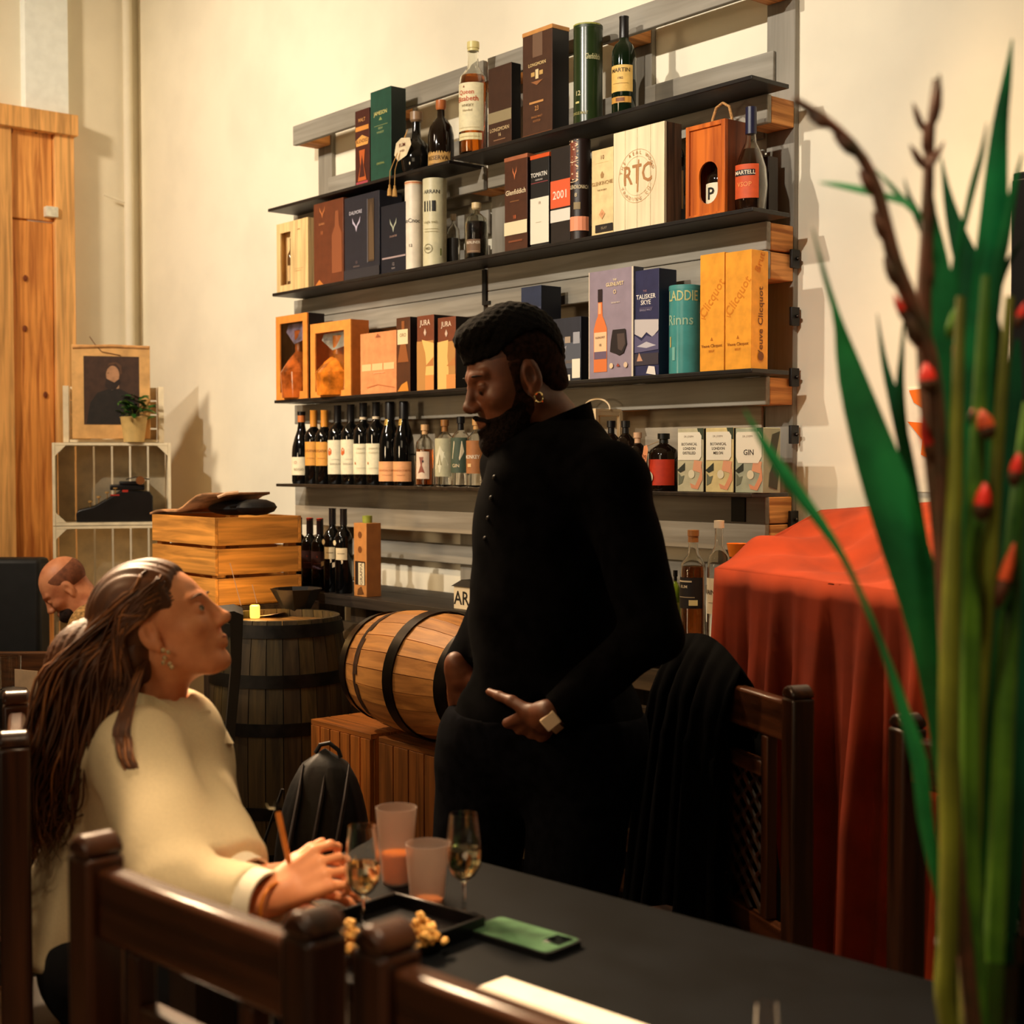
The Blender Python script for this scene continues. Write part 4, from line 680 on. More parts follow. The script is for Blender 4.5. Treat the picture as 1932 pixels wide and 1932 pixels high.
for i, (x, y, a, lb) in enumerate(((505, 1163, .5, 'pale folded leaflet beside the candle'), (462, 1150, -.3, 'curled cream leaflet behind the candle'), (502, 1143, .9, 'small upright white card beside the bowl'))):
    q = onZ(x, y, ZB+.001); mb = MB(); Rz = Matrix.Rotation(a, 3, 'Z')
    if i < 2:
        vs = []; 
        for j in range(6):
            for k in (-1, 1):
                p = Rz @ Vector((-.05+.02*j, k*.032, .002+(.012*(j/5)**2 if i == 0 else .018*abs(j-2.5)/2.5))); vs.append(tuple(p))
        mb.add(vs, [(2*j, 2*j+2, 2*j+3, 2*j+1) for j in range(5)])
    else: mb.box((0, 0, .013), (.035, .002, .026), R=Rz)
    o = mb.build('leaflet', mat((226, 190, 140) if i else (230, 190, 160), .8, noise=.1, nscale=60)); o.location = q
    if i < 2: s_ = o.modifiers.new('thickness', 'SOLIDIFY'); s_.thickness = .001
    tag(o, lb, 'paper', 'papers on the upright barrel')
# low dark table carrying the slatted crate
cr = (-4.68, 2.50, .93)
t = thing('side_table', 'dark low side table under the slatted crate, behind the woman', 'table', (-4.63, 2.5, 0))
MB().bb((-.26, -.22, .90), (.26, .22, .929)).build('table_top', wood((60, 44, 30), 0), t)
for a in (-.23, .23):
    for b in (-.19, .19): MB().bb((a-.02, b-.02, 0), (a+.02, b+.02, .899)).build('leg', wood((60, 44, 30), 2), t)
crate('slatted_crate', 'slatted orange pine crate between the woman and the wine bottles', (-4.63, 2.49, .93), .48, .34, .305, 0, (224, 152, 66), 3)
# wrinkled board and black bundle on the crate
t = thing('paper_folder', 'curled brown folder and black bundle lying on the slatted crate', 'folder', (-4.63, 2.49, 1.236))
vs = []
for j in range(9):
    u = j/8
    for k in (0, 1): vs.append((-.26+.42*u, -.17+.26*k, .004+.075*u**1.6+.01*math.sin(u*9)))
MB().add(vs, [(2*j, 2*j+2, 2*j+3, 2*j+1) for j in range(8)]).build('cover', mat((176, 126, 84), .8, noise=.25, nscale=20), t).modifiers.new('thickness', 'SOLIDIFY').thickness = .008
MB().ball((.08, .0, .025), (.10, .1, .026), 16).ball((.17, .03, .03), (.05, .08, .03), 12).build('bundle', mat((16, 15, 16), .6, noise=.2), t)
MB().tube([(.17, -.12, .068), (.19, -.1, .08), (.205, -.06, .085)], .006, 6).build('paper_curl', mat((226, 180, 140), .7, noise=.1), t)
# lying barrel on two crates
cz = .66
a_, b_, c_, d_2 = onZ(583, 1357, cz), onZ(705, 1385, cz), onZ(725, 1388, cz), onZ(825, 1405, cz)
crA = crate('wooden_crate', 'upright plank crate on the left, under the lying barrel', ((a_[0]+b_[0])/2, a_[1]+.105, 0), float(b_[0]-a_[0]), .20, cz, 0, (196, 118, 48), 6, True)
crB = crate('wooden_crate', 'upright plank crate on the right, under the lying barrel', (c_[0]+.18, a_[1]+.105, 0), .36, .20, cz, 0, (150, 92, 40), 5, True)
RX = Matrix.Rotation(PI/2, 3, 'Y')
bt_ = barrel('lying_barrel', 'light oak barrel lying on its side on two crates', (-3.165, a_[1]+.105, cz+.179), .174, .143, .50, [wood((212+(i*7) % 20, 148+(i*5) % 14, 84), 0, .18, .5, 40, col2=(180, 118, 62)) for i in range(3)], mat((40, 34, 30), .35, .8, noise=.2), R3=RX, n=22, hoops=(.04, .56, .96), head_m=wood((196, 132, 72), 1))
k = MB()
for u in (.2, .225): 
    pr = lambda q: .143+(.174-.143)*(1-(2*q-1)**2)+.0012
    for a in range(40):
        if (a*7) % 5 == 0 and u > .21: continue
        a0 = 2*PI*a/40; a1 = a0+2*PI/40
        V = [tuple(RX @ Vector((pr(u+du)*math.cos(an), pr(u+du)*math.sin(an), (u+du)*.50-.25))) for du, an in ((-.012, a0), (-.012, a1), (.012, a1), (.012, a0))]
        k.add(V, [(0, 1, 2, 3)])
k.build('rust_stain', mat((70, 42, 22), .8, noise=.3), bt_)
# white crate tower in the corner
tw = at(211, 835, 6.45); ang = math.atan2(-tw[1], -tw[0])+PI/2+.0
whm = mat((238, 220, 184), .6, noise=.08, nscale=14)
def white_crate(label, z, back=True, loc=None, W=.505, Dp=.28, H=.365, rz=ang):
    t = thing('white_crate', label, 'crate', loc if loc is not None else (tw[0], tw[1], z), rz, 'white crates stacked in the corner'); th = .012; n = 6; sw = (W-2*th)/n
    for i in range(n): MB().bb((-W/2+th+i*sw+.004, Dp/2-th, th), (-W/2+th+(i+1)*sw-.004, Dp/2, H-th)).build('slat', whm, t)
    for s in (-1, 1):
        for j in range(3): MB().bb((s*W/2-(th if s > 0 else 0), -Dp/2+j*Dp/3+.003, 0), (s*W/2+(th if s < 0 else 0), -Dp/2+(j+1)*Dp/3-.003, H-.001)).build('side_slat', whm, t)
        for j in range(3): MB().bb((-W/2+th+.001, -Dp/2+j*Dp/3+.003, 0 if s < 0 else H-th), (W/2-th-.001, -Dp/2+(j+1)*Dp/3-.003, th if s < 0 else H-.001)).build('board', whm, t)
        for q in (0, 1):
            zz = (H-th-.001) if q else th+.001; d = -1 if q else 1; xx = s*(W/2-th-.001)
            MB().prism([(xx, zz), (xx-s*.045, zz), (xx, zz+d*.045)], -Dp/2+.004, -Dp/2+.016).build('corner_block', whm, t)
    return t
H0 = .365
ztop = tw[2]
for i in range(4): white_crate(('white crate holding the typewriter', 'white crate just below the typewriter crate', 'white crate third from the top of the corner stack', 'white crate at the bottom of the corner stack')[i], ztop-(i+1)*(H0+.002))
if ztop-4*(H0+.002) > 0.012:
    pass
Rt = Matrix.Rotation(ang, 3, 'Z')
def tl(x, y, z): p = Rt @ Vector((x, y, 0)); return (tw[0]+p[0], tw[1]+p[1], z)
ZS = ztop-4*(H0+.002)
if ZS > .02: 
    o = MB().bb((-.25, -.14, 0), (.25, .14, ZS-.001)).build('plinth', whm); o.location = (tw[0], tw[1], 0); o.rotation_euler = (0, 0, ang); tag(o, 'low white plinth under the corner crates', 'plinth')
# shallow open crate standing on top behind the portrait
t = thing('white_crate', 'shallow white crate on top of the stack, behind the portrait', 'crate', tl(.01, .04, ztop), ang, 'white crates stacked in the corner')
for s in (-1, 1): MB().bb((s*.205-.012, -.1, 0), (s*.205+.012, .09, .25)).build('side_board', whm, t)
for i in range(4): MB().bb((-.19, .06, .005+i*.064), (.19, .072, .062+i*.064)).build('slat', whm, t)
MB().bb((-.19, -.1, .0), (.19, .059, .012)).build('bottom_board', whm, t)
# portrait
t = thing('portrait', 'sepia portrait of a bearded person in a tan mount, leaning on the crate', 'picture', tl(-.0, -.085, ztop+.016), ang)
Rp = Matrix.Rotation(-.10, 3, 'X'); W_, H_ = .335, .415
MB().box((0, 0, H_/2), (W_, .006, H_), R=None).build('mount', mat((222, 170, 104), .8, noise=.12, nscale=12), t, bevel=.002)
def pp(u, v): return (-W_/2+W_*u, -.0036, H_*v)
def poly(pts, col, nm='printed_panel', e=0.): MB().add([(pp(*p)[0], -.0036-e, pp(*p)[2]) for p in pts], [tuple(range(len(pts)))]).build(nm, mat(col, .7, noise=.12, nscale=30), t, smooth=False)
def ell(cx, cy, rx, ry, a=0, n=18): return [(cx+rx*math.cos(2*PI*i/n)*math.cos(a)-ry*math.sin(2*PI*i/n)*math.sin(a), cy+rx*math.cos(2*PI*i/n)*math.sin(a)+ry*math.sin(2*PI*i/n)*math.cos(a)) for i in range(n)]
poly([(.15, .15), (.86, .15), (.86, .88), (.15, .88)], (66, 42, 28), 'portrait_print')
poly([(.18, .155), (.84, .155), (.82, .38), (.74, .48), (.62, .53), (.46, .53), (.32, .49), (.23, .38)], (34, 26, 20), e=.0003)
poly([(.5, .52), (.6, .54), (.60, .60), (.52, .58)], (180, 140, 104), e=.0005)
poly(ell(.52, .68, .085, .10), (176, 128, 92), e=.0007)
poly([(.43, .72), (.46, .78), (.56, .80), (.61, .75), (.61, .68), (.64, .70), (.63, .78), (.57, .82), (.47, .81)], (90, 58, 36), e=.0009)
poly([(.435, .645), (.48, .625), (.54, .60), (.60, .64), (.62, .60), (.56, .53), (.47, .52), (.42, .56)], (46, 30, 22), e=.0011)
poly([(.445, .70), (.47, .705), (.47, .695)], (60, 36, 24), e=.0011)
MB().tube([(-.09, -.005, .45), (-.07, -.006, .42), (-.04, -.007, .385), (.04, -.007, .37)], .0022, 6).build('stick', mat((120, 80, 44), .8, noise=0), t)
MB().tube([(-W_/2+.005, -.004, H_-.012), (0, -.006, H_-.004), (W_/2-.005, -.004, H_-.008)], .007, 8).build('rolled_edge', mat((206, 150, 90), .8, noise=.1), t)
# potted plant
t = thing('potted_plant', 'small leafy plant in a cream pot in front of the portrait', 'plant', tl(.095, -.118, ztop+.001), ang)
t.location.z = ztop+.001
MB().lathe([(0, 0), (.044, 0), (.058, .105), (.062, .11), (.056, .112), (.05, .1), (0, .098)], n=28).build('pot', mat((214, 178, 110), .6, noise=.06), t)
lm = mat((36, 84, 26), .4, noise=.25, nscale=30); lm2 = mat((84, 126, 40), .4, noise=.2, nscale=30)
for i in range(54):
    a = random.uniform(0, 2*PI); r_ = random.uniform(.01, .085); h_ = .13+random.uniform(0, .085)-r_*.35; c, s = math.cos(a), math.sin(a); L_ = random.uniform(.022, .034); wd = L_*.42
    Rl = Euler((random.uniform(-.6, .6), random.uniform(-.5, .5), a)).to_matrix(); P = []
    for q, ww, dz in ((-1, 0, 0), (-.4, .8, .2), (.2, 1, .25), (.7, .6, .12), (1, 0, -.1)):
        if ww == 0: P.append(Rl @ Vector((q*L_, 0, dz*L_)))
        else: P += [Rl @ Vector((q*L_, -ww*wd, dz*L_)), Rl @ Vector((q*L_, 0, dz*L_-.003)), Rl @ Vector((q*L_, ww*wd, dz*L_))]
    MB().add([(p[0]+c*r_, p[1]+s*r_-.01, p[2]+h_) for p in P], [(0, 2, 1), (0, 3, 2), (1, 2, 5, 4), (2, 3, 6, 5), (4, 5, 8, 7), (5, 6, 9, 8), (7, 8, 10), (8, 9, 10)]).build('leaf', lm2 if i % 6 == 0 else lm, t)
k = MB()
for i in range(12):
    a = i*.9; k.tube([(0, 0, .095), (.02*math.cos(a), .02*math.sin(a), .13), (.055*math.cos(a), .055*math.sin(a), .16)], .0015, 5)
k.build('stem', mat((90, 96, 40), .6, noise=0), t)
# old typewriter in the top crate
t = thing('typewriter', 'old black typewriter with gold keys in the top white crate', 'typewriter', tl(.01, -.02, ztop-H0-.002+.0125), ang)
tb = mat((14, 13, 14), .35, noise=.2)
MB().prism([(-.165, 0), (.165, 0), (.165, .115), (.15, .135), (.03, .14), (-.09, .07), (-.155, .055), (-.165, .04)], -.09, .09).build('body', tb, t, bevel=.005)
k = MB()
for r_ in range(4):
    for c_ in range(8): k.lathe([(0, 0), (.009, 0), (.009, .005), (0, .005)], (-.105+r_*.036, -.080+c_*.021, .088+r_*.020), 10); k.tube([(-.105+r_*.036, -.080+c_*.021, .06+r_*.016), (-.105+r_*.036, -.080+c_*.021, .088+r_*.020)], .0015, 4)
k.build('key', mat((196, 150, 84), .4, .3, noise=.1), t)
MB().box((.045, -.088, .138), (.025, .006, .01)).box((.0, -.088, .12), (.04, .005, .006)).build('red_ribbon', mat((170, 40, 22), .5, noise=0), t)
MB().bb((-.02, -.08, .141), (.13, .08, .165)).bb((.02, -.085, .165), (.12, .085, .18)).build('carriage', tb, t, bevel=.004)
MB().tube([(.11, -.115, .185), (.11, .115, .185)], .016, 14).build('platen', mat((24, 22, 22), .5, noise=0), t)
MB().tube([(.11, -.125, .185), (.11, -.1155, .185)], .019, 14).build('platen_knob', mat((120, 70, 30), .4, noise=0), t)
MB().tube([(.05, -.1, .19), (.09, -.12, .20), (.15, -.12, .19)], .003, 6).build('carriage_lever', mat((80, 70, 60), .3, .8, noise=0), t)
MB().bb((-.1655, -.03, .01), (-.1651, .03, .04)).build('name_plate', mat((150, 96, 40), .4, .4, noise=0), t)
# black slim upholstered chair seen side-on behind the woman
q = at(449, 1146, 3.55); dx = Vector(rt*1.0); t = thing('high_back_chair', 'black slim high-backed chair beside the upright barrel', 'chair', (q[0], q[1], 0), math.atan2(rt[1], rt[0])+.198)
zt_ = q[2]; bmk = mat((8, 8, 9), .55, noise=.2)
MB().add([(-.06, -.09, zt_-.005), (-.01, -.09, zt_), (.012, -.09, zt_-.01), (.006, -.09, zt_-.14), (-.03, -.09, .56), (-.055, -.09, .5), (-.075, -.09, .5), (-.05, -.09, .58), (-.018, -.09, zt_-.14), (-.02, -.09, zt_-.03), (-.05, -.09, zt_-.02)]+[(a, .09, b) for a, b in ((-.06, zt_-.005), (-.01, zt_), (.012, zt_-.01), (.006, zt_-.14), (-.03, .56), (-.055, .5), (-.075, .5), (-.05, .58), (-.018, zt_-.14), (-.02, zt_-.03), (-.05, zt_-.02))],
    [(0, 1, 9, 10), (1, 2, 9), (2, 3, 8, 9), (3, 4, 7, 8), (4, 5, 6, 7)]+[tuple(v+11 for v in f[::-1]) for f in ((0, 1, 9, 10), (1, 2, 9), (2, 3, 8, 9), (3, 4, 7, 8), (4, 5, 6, 7))]+[(i, i+11, (i+1) % 11+11, (i+1) % 11) for i in range(11)]).build('backrest', bmk, t)
MB().bb((-.46, -.15, .44), (-.04, .15, .499)).build('seat', bmk, t, bevel=.01)
for a in (-.44, -.07):
    for b in (-.12, .12): MB().tube([(a, b, 0), (a, b, .439)], .013, 8).build('leg', mat((14, 14, 14), .4, .5, noise=0), t)
# backpack on the floor/stool in front of the crates
q = at(605, 1560, 3.15); rz_ = math.atan2(rt[1], rt[0]); t = thing('backpack_stool', 'low dark stool carrying the black backpack', 'stool', (q[0], q[1], 0), rz_)
zs = .30
MB().bb((-.15, -.13, zs-.03), (.15, .13, zs)).build('seat', wood((40, 28, 20), 0), t)
for a in (-.12, .12):
    for b in (-.1, .1): MB().bb((a-.015, b-.015, 0), (a+.015, b+.015, zs-.0305)).build('leg', wood((40, 28, 20), 2), t)
t = thing('backpack', 'black ribbed backpack standing in front of the wooden crates', 'bag', (q[0], q[1], zs+.001), rz_)
def blob_profile(hh, ww, dd, lean=.0, n=26, m=14, rib=.0, name='body', mt=None, par=None, xr=0.):
    vs = []; fs = []
    for j in range(m+1):
        v = j/m; z = hh*v; s = (1-max(0, (v-.35)/.65)**2.4)**.5 if v < 1 else 0.02; s *= (.86+.14*min(1, v*6))
        for i in range(n):
            a = 2*PI*i/n; c, sn = math.cos(a), math.sin(a); e = .62
            x = ww*s*math.copysign(abs(c)**e, c); y = dd*s*math.copysign(abs(sn)**e, sn)
            k_ = 1+rib*math.cos(a*9)
            vs.append((x*k_+lean*v*hh+xr*v*v, y*k_, z))
    for j in range(m):
        for i in range(n): fs.append((j*n+i, j*n+(i+1) % n, (j+1)*n+(i+1) % n, (j+1)*n+i))
    fs += [tuple(range(n-1, -1, -1)), tuple(range(m*n, m*n+n))]
    return MB().add(vs, fs).build(name, mt, par, ang=60)
bpm = mat((18, 19, 24), .55, noise=.25, nscale=60, bump=.2); hB = at(620, 1412, 3.15)[2]-zs
blob_profile(hB, .105, .09, .02, n=54, rib=.02, mt=bpm, par=t)
for a in (-.055, -.005, .045):
    MB().tube([(a-.04, -.085, .03), (a-.025, -.099, hB*.35), (a, -.098, hB*.6), (a+.018, -.075, hB*.82), (a+.022, -.03, hB*.94)], [.006, .011, .011, .009, .004], 8, .5).build('piping_rib', mat((70, 66, 70), .6, noise=.1), t)
MB().tube([(-.01, 0, hB-.01), (.0, .0, hB+.008), (.02, 0, hB+.012), (.04, 0, hB-.004), (.045, 0, hB-.02)], .005, 8).build('grab_handle', bpm, t)
MB().tube([(-.09, .04, hB*.8), (-.14, .02, hB*.5), (-.12, .02, .05)], [.012]*3, 8, .3).build('shoulder_strap', bpm, t)
# ---- dining table
TA = onZ(655, 1590, .75); TA = np.array([-2.13, 1.45, 0]); TZ = math.atan2(.13, .991); ex = np.array([math.cos(TZ), math.sin(TZ), 0]); ey = np.array([math.sin(TZ), -math.cos(TZ), 0])
tm = mat((8, 10, 13), .55, noise=.25, nscale=10, spec=.08)
tc_ = TA+ex*1.04+ey*.26; t = thing('dining_table', 'long black-topped dining table in the foreground', 'table', (tc_[0], tc_[1], 0), TZ)
MB().bb((-1.0, -.26, .722), (1.0, .26, .75)).build('table_top', tm, t, bevel=.004)
for s in (-1, 1): MB().bb((-.92, s*.2-.012, .64), (.92, s*.2+.012, .7215)).build('apron', wood((40, 28, 22), 0), t)
for a in (-.93, .93):
    for b in (-.2, .2): MB().bb((a-.035, b-.035, 0), (a+.035, b+.035, .721)).build('leg', wood((40, 28, 22), 2), t)
# ---- rustic chairs
cw = wood((74, 42, 24), 0, .3, .26, 30, col2=(28, 15, 9), bump=.1); cwv = wood((62, 34, 19), 2, .3, .28, 30, col2=(28, 15, 9), bump=.1)
def chair(label, pL, pR, ztop_=1.0, seatdir=1, W=None):
    """posts' floor places pL, pR (x,y); the seat lies to the left of the line pL->pR when seatdir is 1"""
    pL = np.array(pL[:2]); pR = np.array(pR[:2]); W = float(np.linalg.norm(pR-pL)); c = (pL+pR)/2; rz = math.atan2(pR[1]-pL[1], pR[0]-pL[0])
    t = thing('dining_chair', label, 'chair', (c[0], c[1], 0), rz, 'rustic dark wooden chairs'); s = seatdir; hw = W/2; p = .024
    for x in (-hw, hw):
        mb = MB().bb((x-p, -p, 0), (x+p, p, ztop_-p)); n = 8
        mb.prism([(x+p*math.cos(PI*i/n), ztop_-p+p*math.sin(PI*i/n)) for i in range(n+1)], -p, p)
        mb.build('post', cwv, t, bevel=.006)
    MB().bb((-hw+p, -.014, ztop_-.115), (hw-p, .016, ztop_-.035)).build('top_rail', cw, t, bevel=.007)
    MB().bb((-.092, -.012, ztop_-.20), (.092, .012, ztop_-.17)).build('panel_rail', cw, t, bevel=.003)
    for x in (-.105, .105): MB().bb((x-.013, -.012, .52), (x+.013, .012, ztop_-.116)).build('stile', cwv, t, bevel=.003)
    MB().bb((-hw+p, -.012, .47), (hw-p, .012, .519)).build('lower_rail', cw, t, bevel=.003)
    lat = MB(); z0, z1 = .52, ztop_-.201
    nl = 7
    for d in (-1, 1):
        for i in range(-1, nl+1):
            zc = z0+(z1-z0)*i/nl; a = Vector((-.09, 0, zc)); b = Vector((.09, 0, zc+.14)); 
            if d < 0: a.x, b.x = b.x, a.x
            if a.z < z0:
                f_ = (z0-a.z)/(b.z-a.z); a = a.lerp(b, f_)
            if b.z > z1:
                f_ = (z1-a.z)/(b.z-a.z) if b.z > a.z else 1; b = a.lerp(b, max(0, f_))
            if (b-a).length > .01: lat.tube([a+Vector((0, .003*d, 0)), b+Vector((0, .003*d, 0))], .005, 6)
    lat.build('lattice', cwv, t)
    Dp = .40; ys = sorted((-.01*s, Dp*s))
    MB().bb((-hw-.005, ys[0], .43), (hw+.005, ys[1], .46)).build('seat', wood((52, 30, 18), 0, .3, .4, 30), t, bevel=.006)
    for x in (-hw, hw): MB().bb((x-p, s*(Dp-.03)-p, 0), (x+p, s*(Dp-.03)+p, .4295)).build('leg', cwv, t, bevel=.004)
    for x in (-hw, hw): MB().bb((x-.012, min(s*.025, s*(Dp-.055)), .2), (x+.012, max(s*.025, s*(Dp-.055)), .235)).build('stretcher', cwv, t)
    MB().bb((-hw+p, s*(Dp-.03)-.012, .16), (hw-p, s*(Dp-.03)+.012, .195)).build('stretcher', cw, t)
    return t
c1L, c1R = onZ(180, 1570, 1.0), onZ(592, 1712, 1.0)
chair('rustic wooden chair in the left foreground, back toward the camera', c1L, c1R)
c2L = onZ(728, 1738, 1.0); d_ = (c1R-c1L)/np.linalg.norm(c1R-c1L)
chair('rustic wooden chair nearest the camera, lower middle foreground', c2L, c2L+d_*.42)
fR = onZ(1506, 1292, 1.0); g = (onZ(1480, 1315, .965)-onZ(1350, 1275, .965)); g = g/np.linalg.norm(g)
fL = fR-g*.43
chair('rustic wooden chair across the table with a black jacket on its back', fL, fR, seatdir=-1)
r3 = onZ(1712, 1345, 1.0); chair('rustic wooden chair at the right, half hidden by the flower stems', r3, r3+g*.43, seatdir=-1)
# ---- black jacket over the far chair
gm = np.array([g[0], g[1], 0]); nm_ = np.array([-g[1], g[0], 0])
t = thing('jacket', 'black jacket draped over the back of the far chair', 'jacket', (fL[0], fL[1], 0))
vs = []; fs = []; nu, nv = 36, 30
for side in (0, 1): pass
for j in range(nv+1):
    v = j/nv*2-1   # -1 back bottom .. 1 front bottom
    for i in range(nu+1):
        u = i/nu
        s_ = -.07+u*(.27+.05*abs(v)); drop = abs(v)**1.15*(.66 if v < 0 else .8)
        fold = .018*math.sin(u*19+v*2)+.012*math.sin(u*37+1.3+v*3)
        zz = 1.03+.035*math.sin(u*2.8)-.0-drop-(.05*u if abs(v) < .3 else 0)
        off = math.copysign(min(1, abs(v)*6)*.04+fold*min(1, abs(v)*3)+.03*abs(v), v)
        spread = (u-.5)*.22*abs(v)-.08*abs(v)
        p = gm*(s_+spread)-nm_*off
        vs.append((p[0], p[1], zz))
for j in range(nv):
    for i in range(nu): a = j*(nu+1)+i; fs.append((a, a+1, a+nu+2, a+nu+1))
jk = MB().add(vs, fs).build('jacket_cloth', mat((5, 5, 6), .95, noise=.2, spec=.03), t, ang=None); jk.modifiers.new('thickness', 'SOLIDIFY').thickness = .01
# ---- red cloth over a tall stand, back right
t = thing('covered_stand', 'tall stand covered with a rust red cloth, right of the bottles', 'stand', onY(1530, 962, 3.0)*np.array([1, 1, 0]))
oo = np.array(t.location)
P1 = at(1348, 1072, 3.55); P2 = onY(1548, 962, 3.12); P3 = onY(1888, 937, 3.12); P4 = at(1888, 1140, 2.72)
rc = mat((146, 46, 5), .95, noise=.12, nscale=8, bump=.2)
def bil(u, v): return (P1*(1-u)+P4*u)*(1-v)+(P2*(1-u)+P3*u)*v
vs = []; fs = []; nu, nv = 60, 24
for j in range(nv+1):
    for i in range(nu+1):
        u, v = i/nu, j/nv; p = bil(u, v)+np.array([0, 0, 0]); p[2] += .022*math.sin(u*7+v*5)*(v*(1-v)*3.2)+.012*math.sin(u*24-v*14)*v*(1-v)*3-.03*math.sin(PI*v)*math.sin(PI*u)
        vs.append(p-oo)
for j in range(nv):
    for i in range(nu): a = j*(nu+1)+i; fs.append((a, a+1, a+nu+2, a+nu+1))
k0 = len(vs); nh = 26
edge = [(0, v/nv) for v in range(nv, -1, -1)]+[(i/nu, 0) for i in range(1, nu+1)]
ne = len(edge); outn = []
for (u, v) in edge:
    p = bil(u, v); fr_ = P4-P1; nf = np.array([fr_[1], -fr_[0], 0]); nf /= np.linalg.norm(nf); sd = P2-P1; ns = np.array([-sd[1], sd[0], 0]); ns /= np.linalg.norm(ns)
    outn.append(nf if u > 0 else ns)
for h in range(nh+1):
    q = h/nh
    for e_, ((u, v), n_) in enumerate(zip(edge, outn)):
        p = bil(u, v).copy(); z_ = p[2]; p[2] = z_*(1-q)+.02*q; s_ = e_*.55
        f_ = (.028*math.sin(s_)+.016*math.sin(s_*2.3+1)+.01*math.sin(s_*4.1+q*2))*min(1, q*2.2)+.05*q
        vs.append(p+n_*f_-oo)
for h in range(nh):
    for e_ in range(ne-1): a = k0+h*ne+e_; fs.append((a, a+ne, a+ne+1, a+1))
MB().add(vs, fs).build('draped_cloth', rc, t, ang=None).modifiers.new('thickness', 'SOLIDIFY').thickness = .004
# ---- poster and cabinet at the right
a_ = onY(1714, 735, D); b_ = onY(1835, 930, D); t = thing('poster', 'white poster with an orange flame shape on the back wall', 'poster', (a_[0], D-.003, b_[2]))
W_, H_ = b_[0]-a_[0], a_[2]-onY(1714, 930, D)[2]; MB().bb((0, 0, 0), (W_, .0025, H_)).build('sheet', mat((238, 230, 210), .7, noise=.03), t)
decor(t, 0, 0, W_, H_, 0, [('p', [(.02, .98), (.5, 1), (.6, .8), (.35, .76), (.1, .86)], (236, 120, 30)), ('p', [(.0, .68), (.3, .66), (.6, .75), (.62, .2), (.45, .28), (.22, .36), (.24, .5)], (236, 116, 28)), ('p', [(.62, .2), (.62, .75), (.95, .6), (.9, .3)], (226, 96, 20))])
q = onY(1897, 700, 2.85); t = thing('tall_cabinet', 'tall black cabinet at the right edge behind the flowers', 'cabinet', (q[0], 2.85, 0)); hz = onY(1897, 325, 2.85)[2]
cb = mat((12, 12, 12), .4, noise=.15); MB().bb((0, .02, 0), (.7, D-.01-2.85, hz)).build('cabinet_body', cb, t, bevel=.004)
for i in range(2): MB().bb((.01+.345*i, 0, .03), (.345+.345*i, .0195, hz-.02)).build('cabinet_door', cb, t, bevel=.003)
# ---- things on the table
def wineglass(label, x, ytop, rpx, zrim=.155, fill=.5, base=.75, col=(252, 238, 190)):
    d = (CAM[2]-(base+zrim))*F/(ytop-874.)  ; p = at(x, ytop, d); R = rpx*d/F
    t = thing('wine_glass', label, 'glass', (p[0], p[1], base), 0, 'tasting glasses of white wine'); H = zrim
    g_ = glassm((255, 255, 255), 0, 1.45); s = R/.034
    out = [(.0, 0), (.031, 0), (.031, .0015), (.02, .003), (.006, .006), (.0035, .012), (.003, .048), (.006, .054), (.022, .064), (.032, .078), (.0345, .092), (.033, .112), (.027, .153), (.0265, .155)]
    inn_ = [(.0255, .155), (.026, .152), (.0318, .112), (.0333, .092), (.0308, .079), (.021, .066), (.006, .0575), (0, .057)]
    MB().lathe([(r*s, z*H/.155) for r, z in out+inn_], n=36, close=False).build('glass_body', g_, t, ang=50)
    if fill:
        zl = .057+(.155-.057)*fill; lp = [(0, .0572)]+[(r-.0004, z+.0002) for r, z in inn_[::-1][1:] if z < zl-.002]
        pr_ = sorted([(z, r) for r, z in inn_]); rl = next((r0+(r1-r0)*(zl-z0)/(z1-z0) for (z0, r0), (z1, r1) in zip(pr_, pr_[1:]) if z0 <= zl <= z1), .03)-.0004
        MB().lathe([(r*s, z*H/.155) for r, z in lp+[(rl, zl), (0, zl)]], n=36).build('wine', mat(col, 0, noise=0, trans=1, ior=1.33), t, ang=50)
    return t
wineglass('stemmed glass of white wine nearest the woman\'s hand', 684, 1558, 34, fill=.45)
wineglass('stemmed glass of white wine beside the green phone', 875, 1534, 34, fill=.47)
wineglass('stemmed glass at the bottom edge of the picture, right', 1447, 1893, 26, fill=.12)
def tumbler(label, x, ybase, ytop, rt_, rb, liquid=None, lf=.4):
    p = onZ(x, ybase, .75); d = float((p-CAM)@fw); H = (ybase-ytop)*d/F*1.0; R1, R0 = rt_*d/F, rb*d/F
    t = thing('plastic_tumbler', label, 'cup', (p[0], p[1], .75)); fm = mat((250, 232, 220), .32, noise=0, trans=.86, ior=1.1)
    MB().lathe([(0, 0), (R0, 0), (R1, H), (R1-.0012, H), (R0-.0012, .003), (0, .003)], n=36, close=False).build('cup_wall', fm, t, ang=50)
    if liquid:
        rl = R0+(R1-R0)*lf-.0022; MB().lathe([(0, .0035), (R0-.0022, .0035), (rl, lf*H), (0, lf*H)], n=30).build('drink', mat(liquid, .3, noise=0), t)
tumbler('tall frosted plastic tumbler with orange drink', 748, 1666, 1522, 39, 26, (255, 150, 30), .40)
tumbler('shorter frosted plastic tumbler, nearly empty, in front', 806, 1708, 1590, 41, 31, (226, 150, 90), .10)
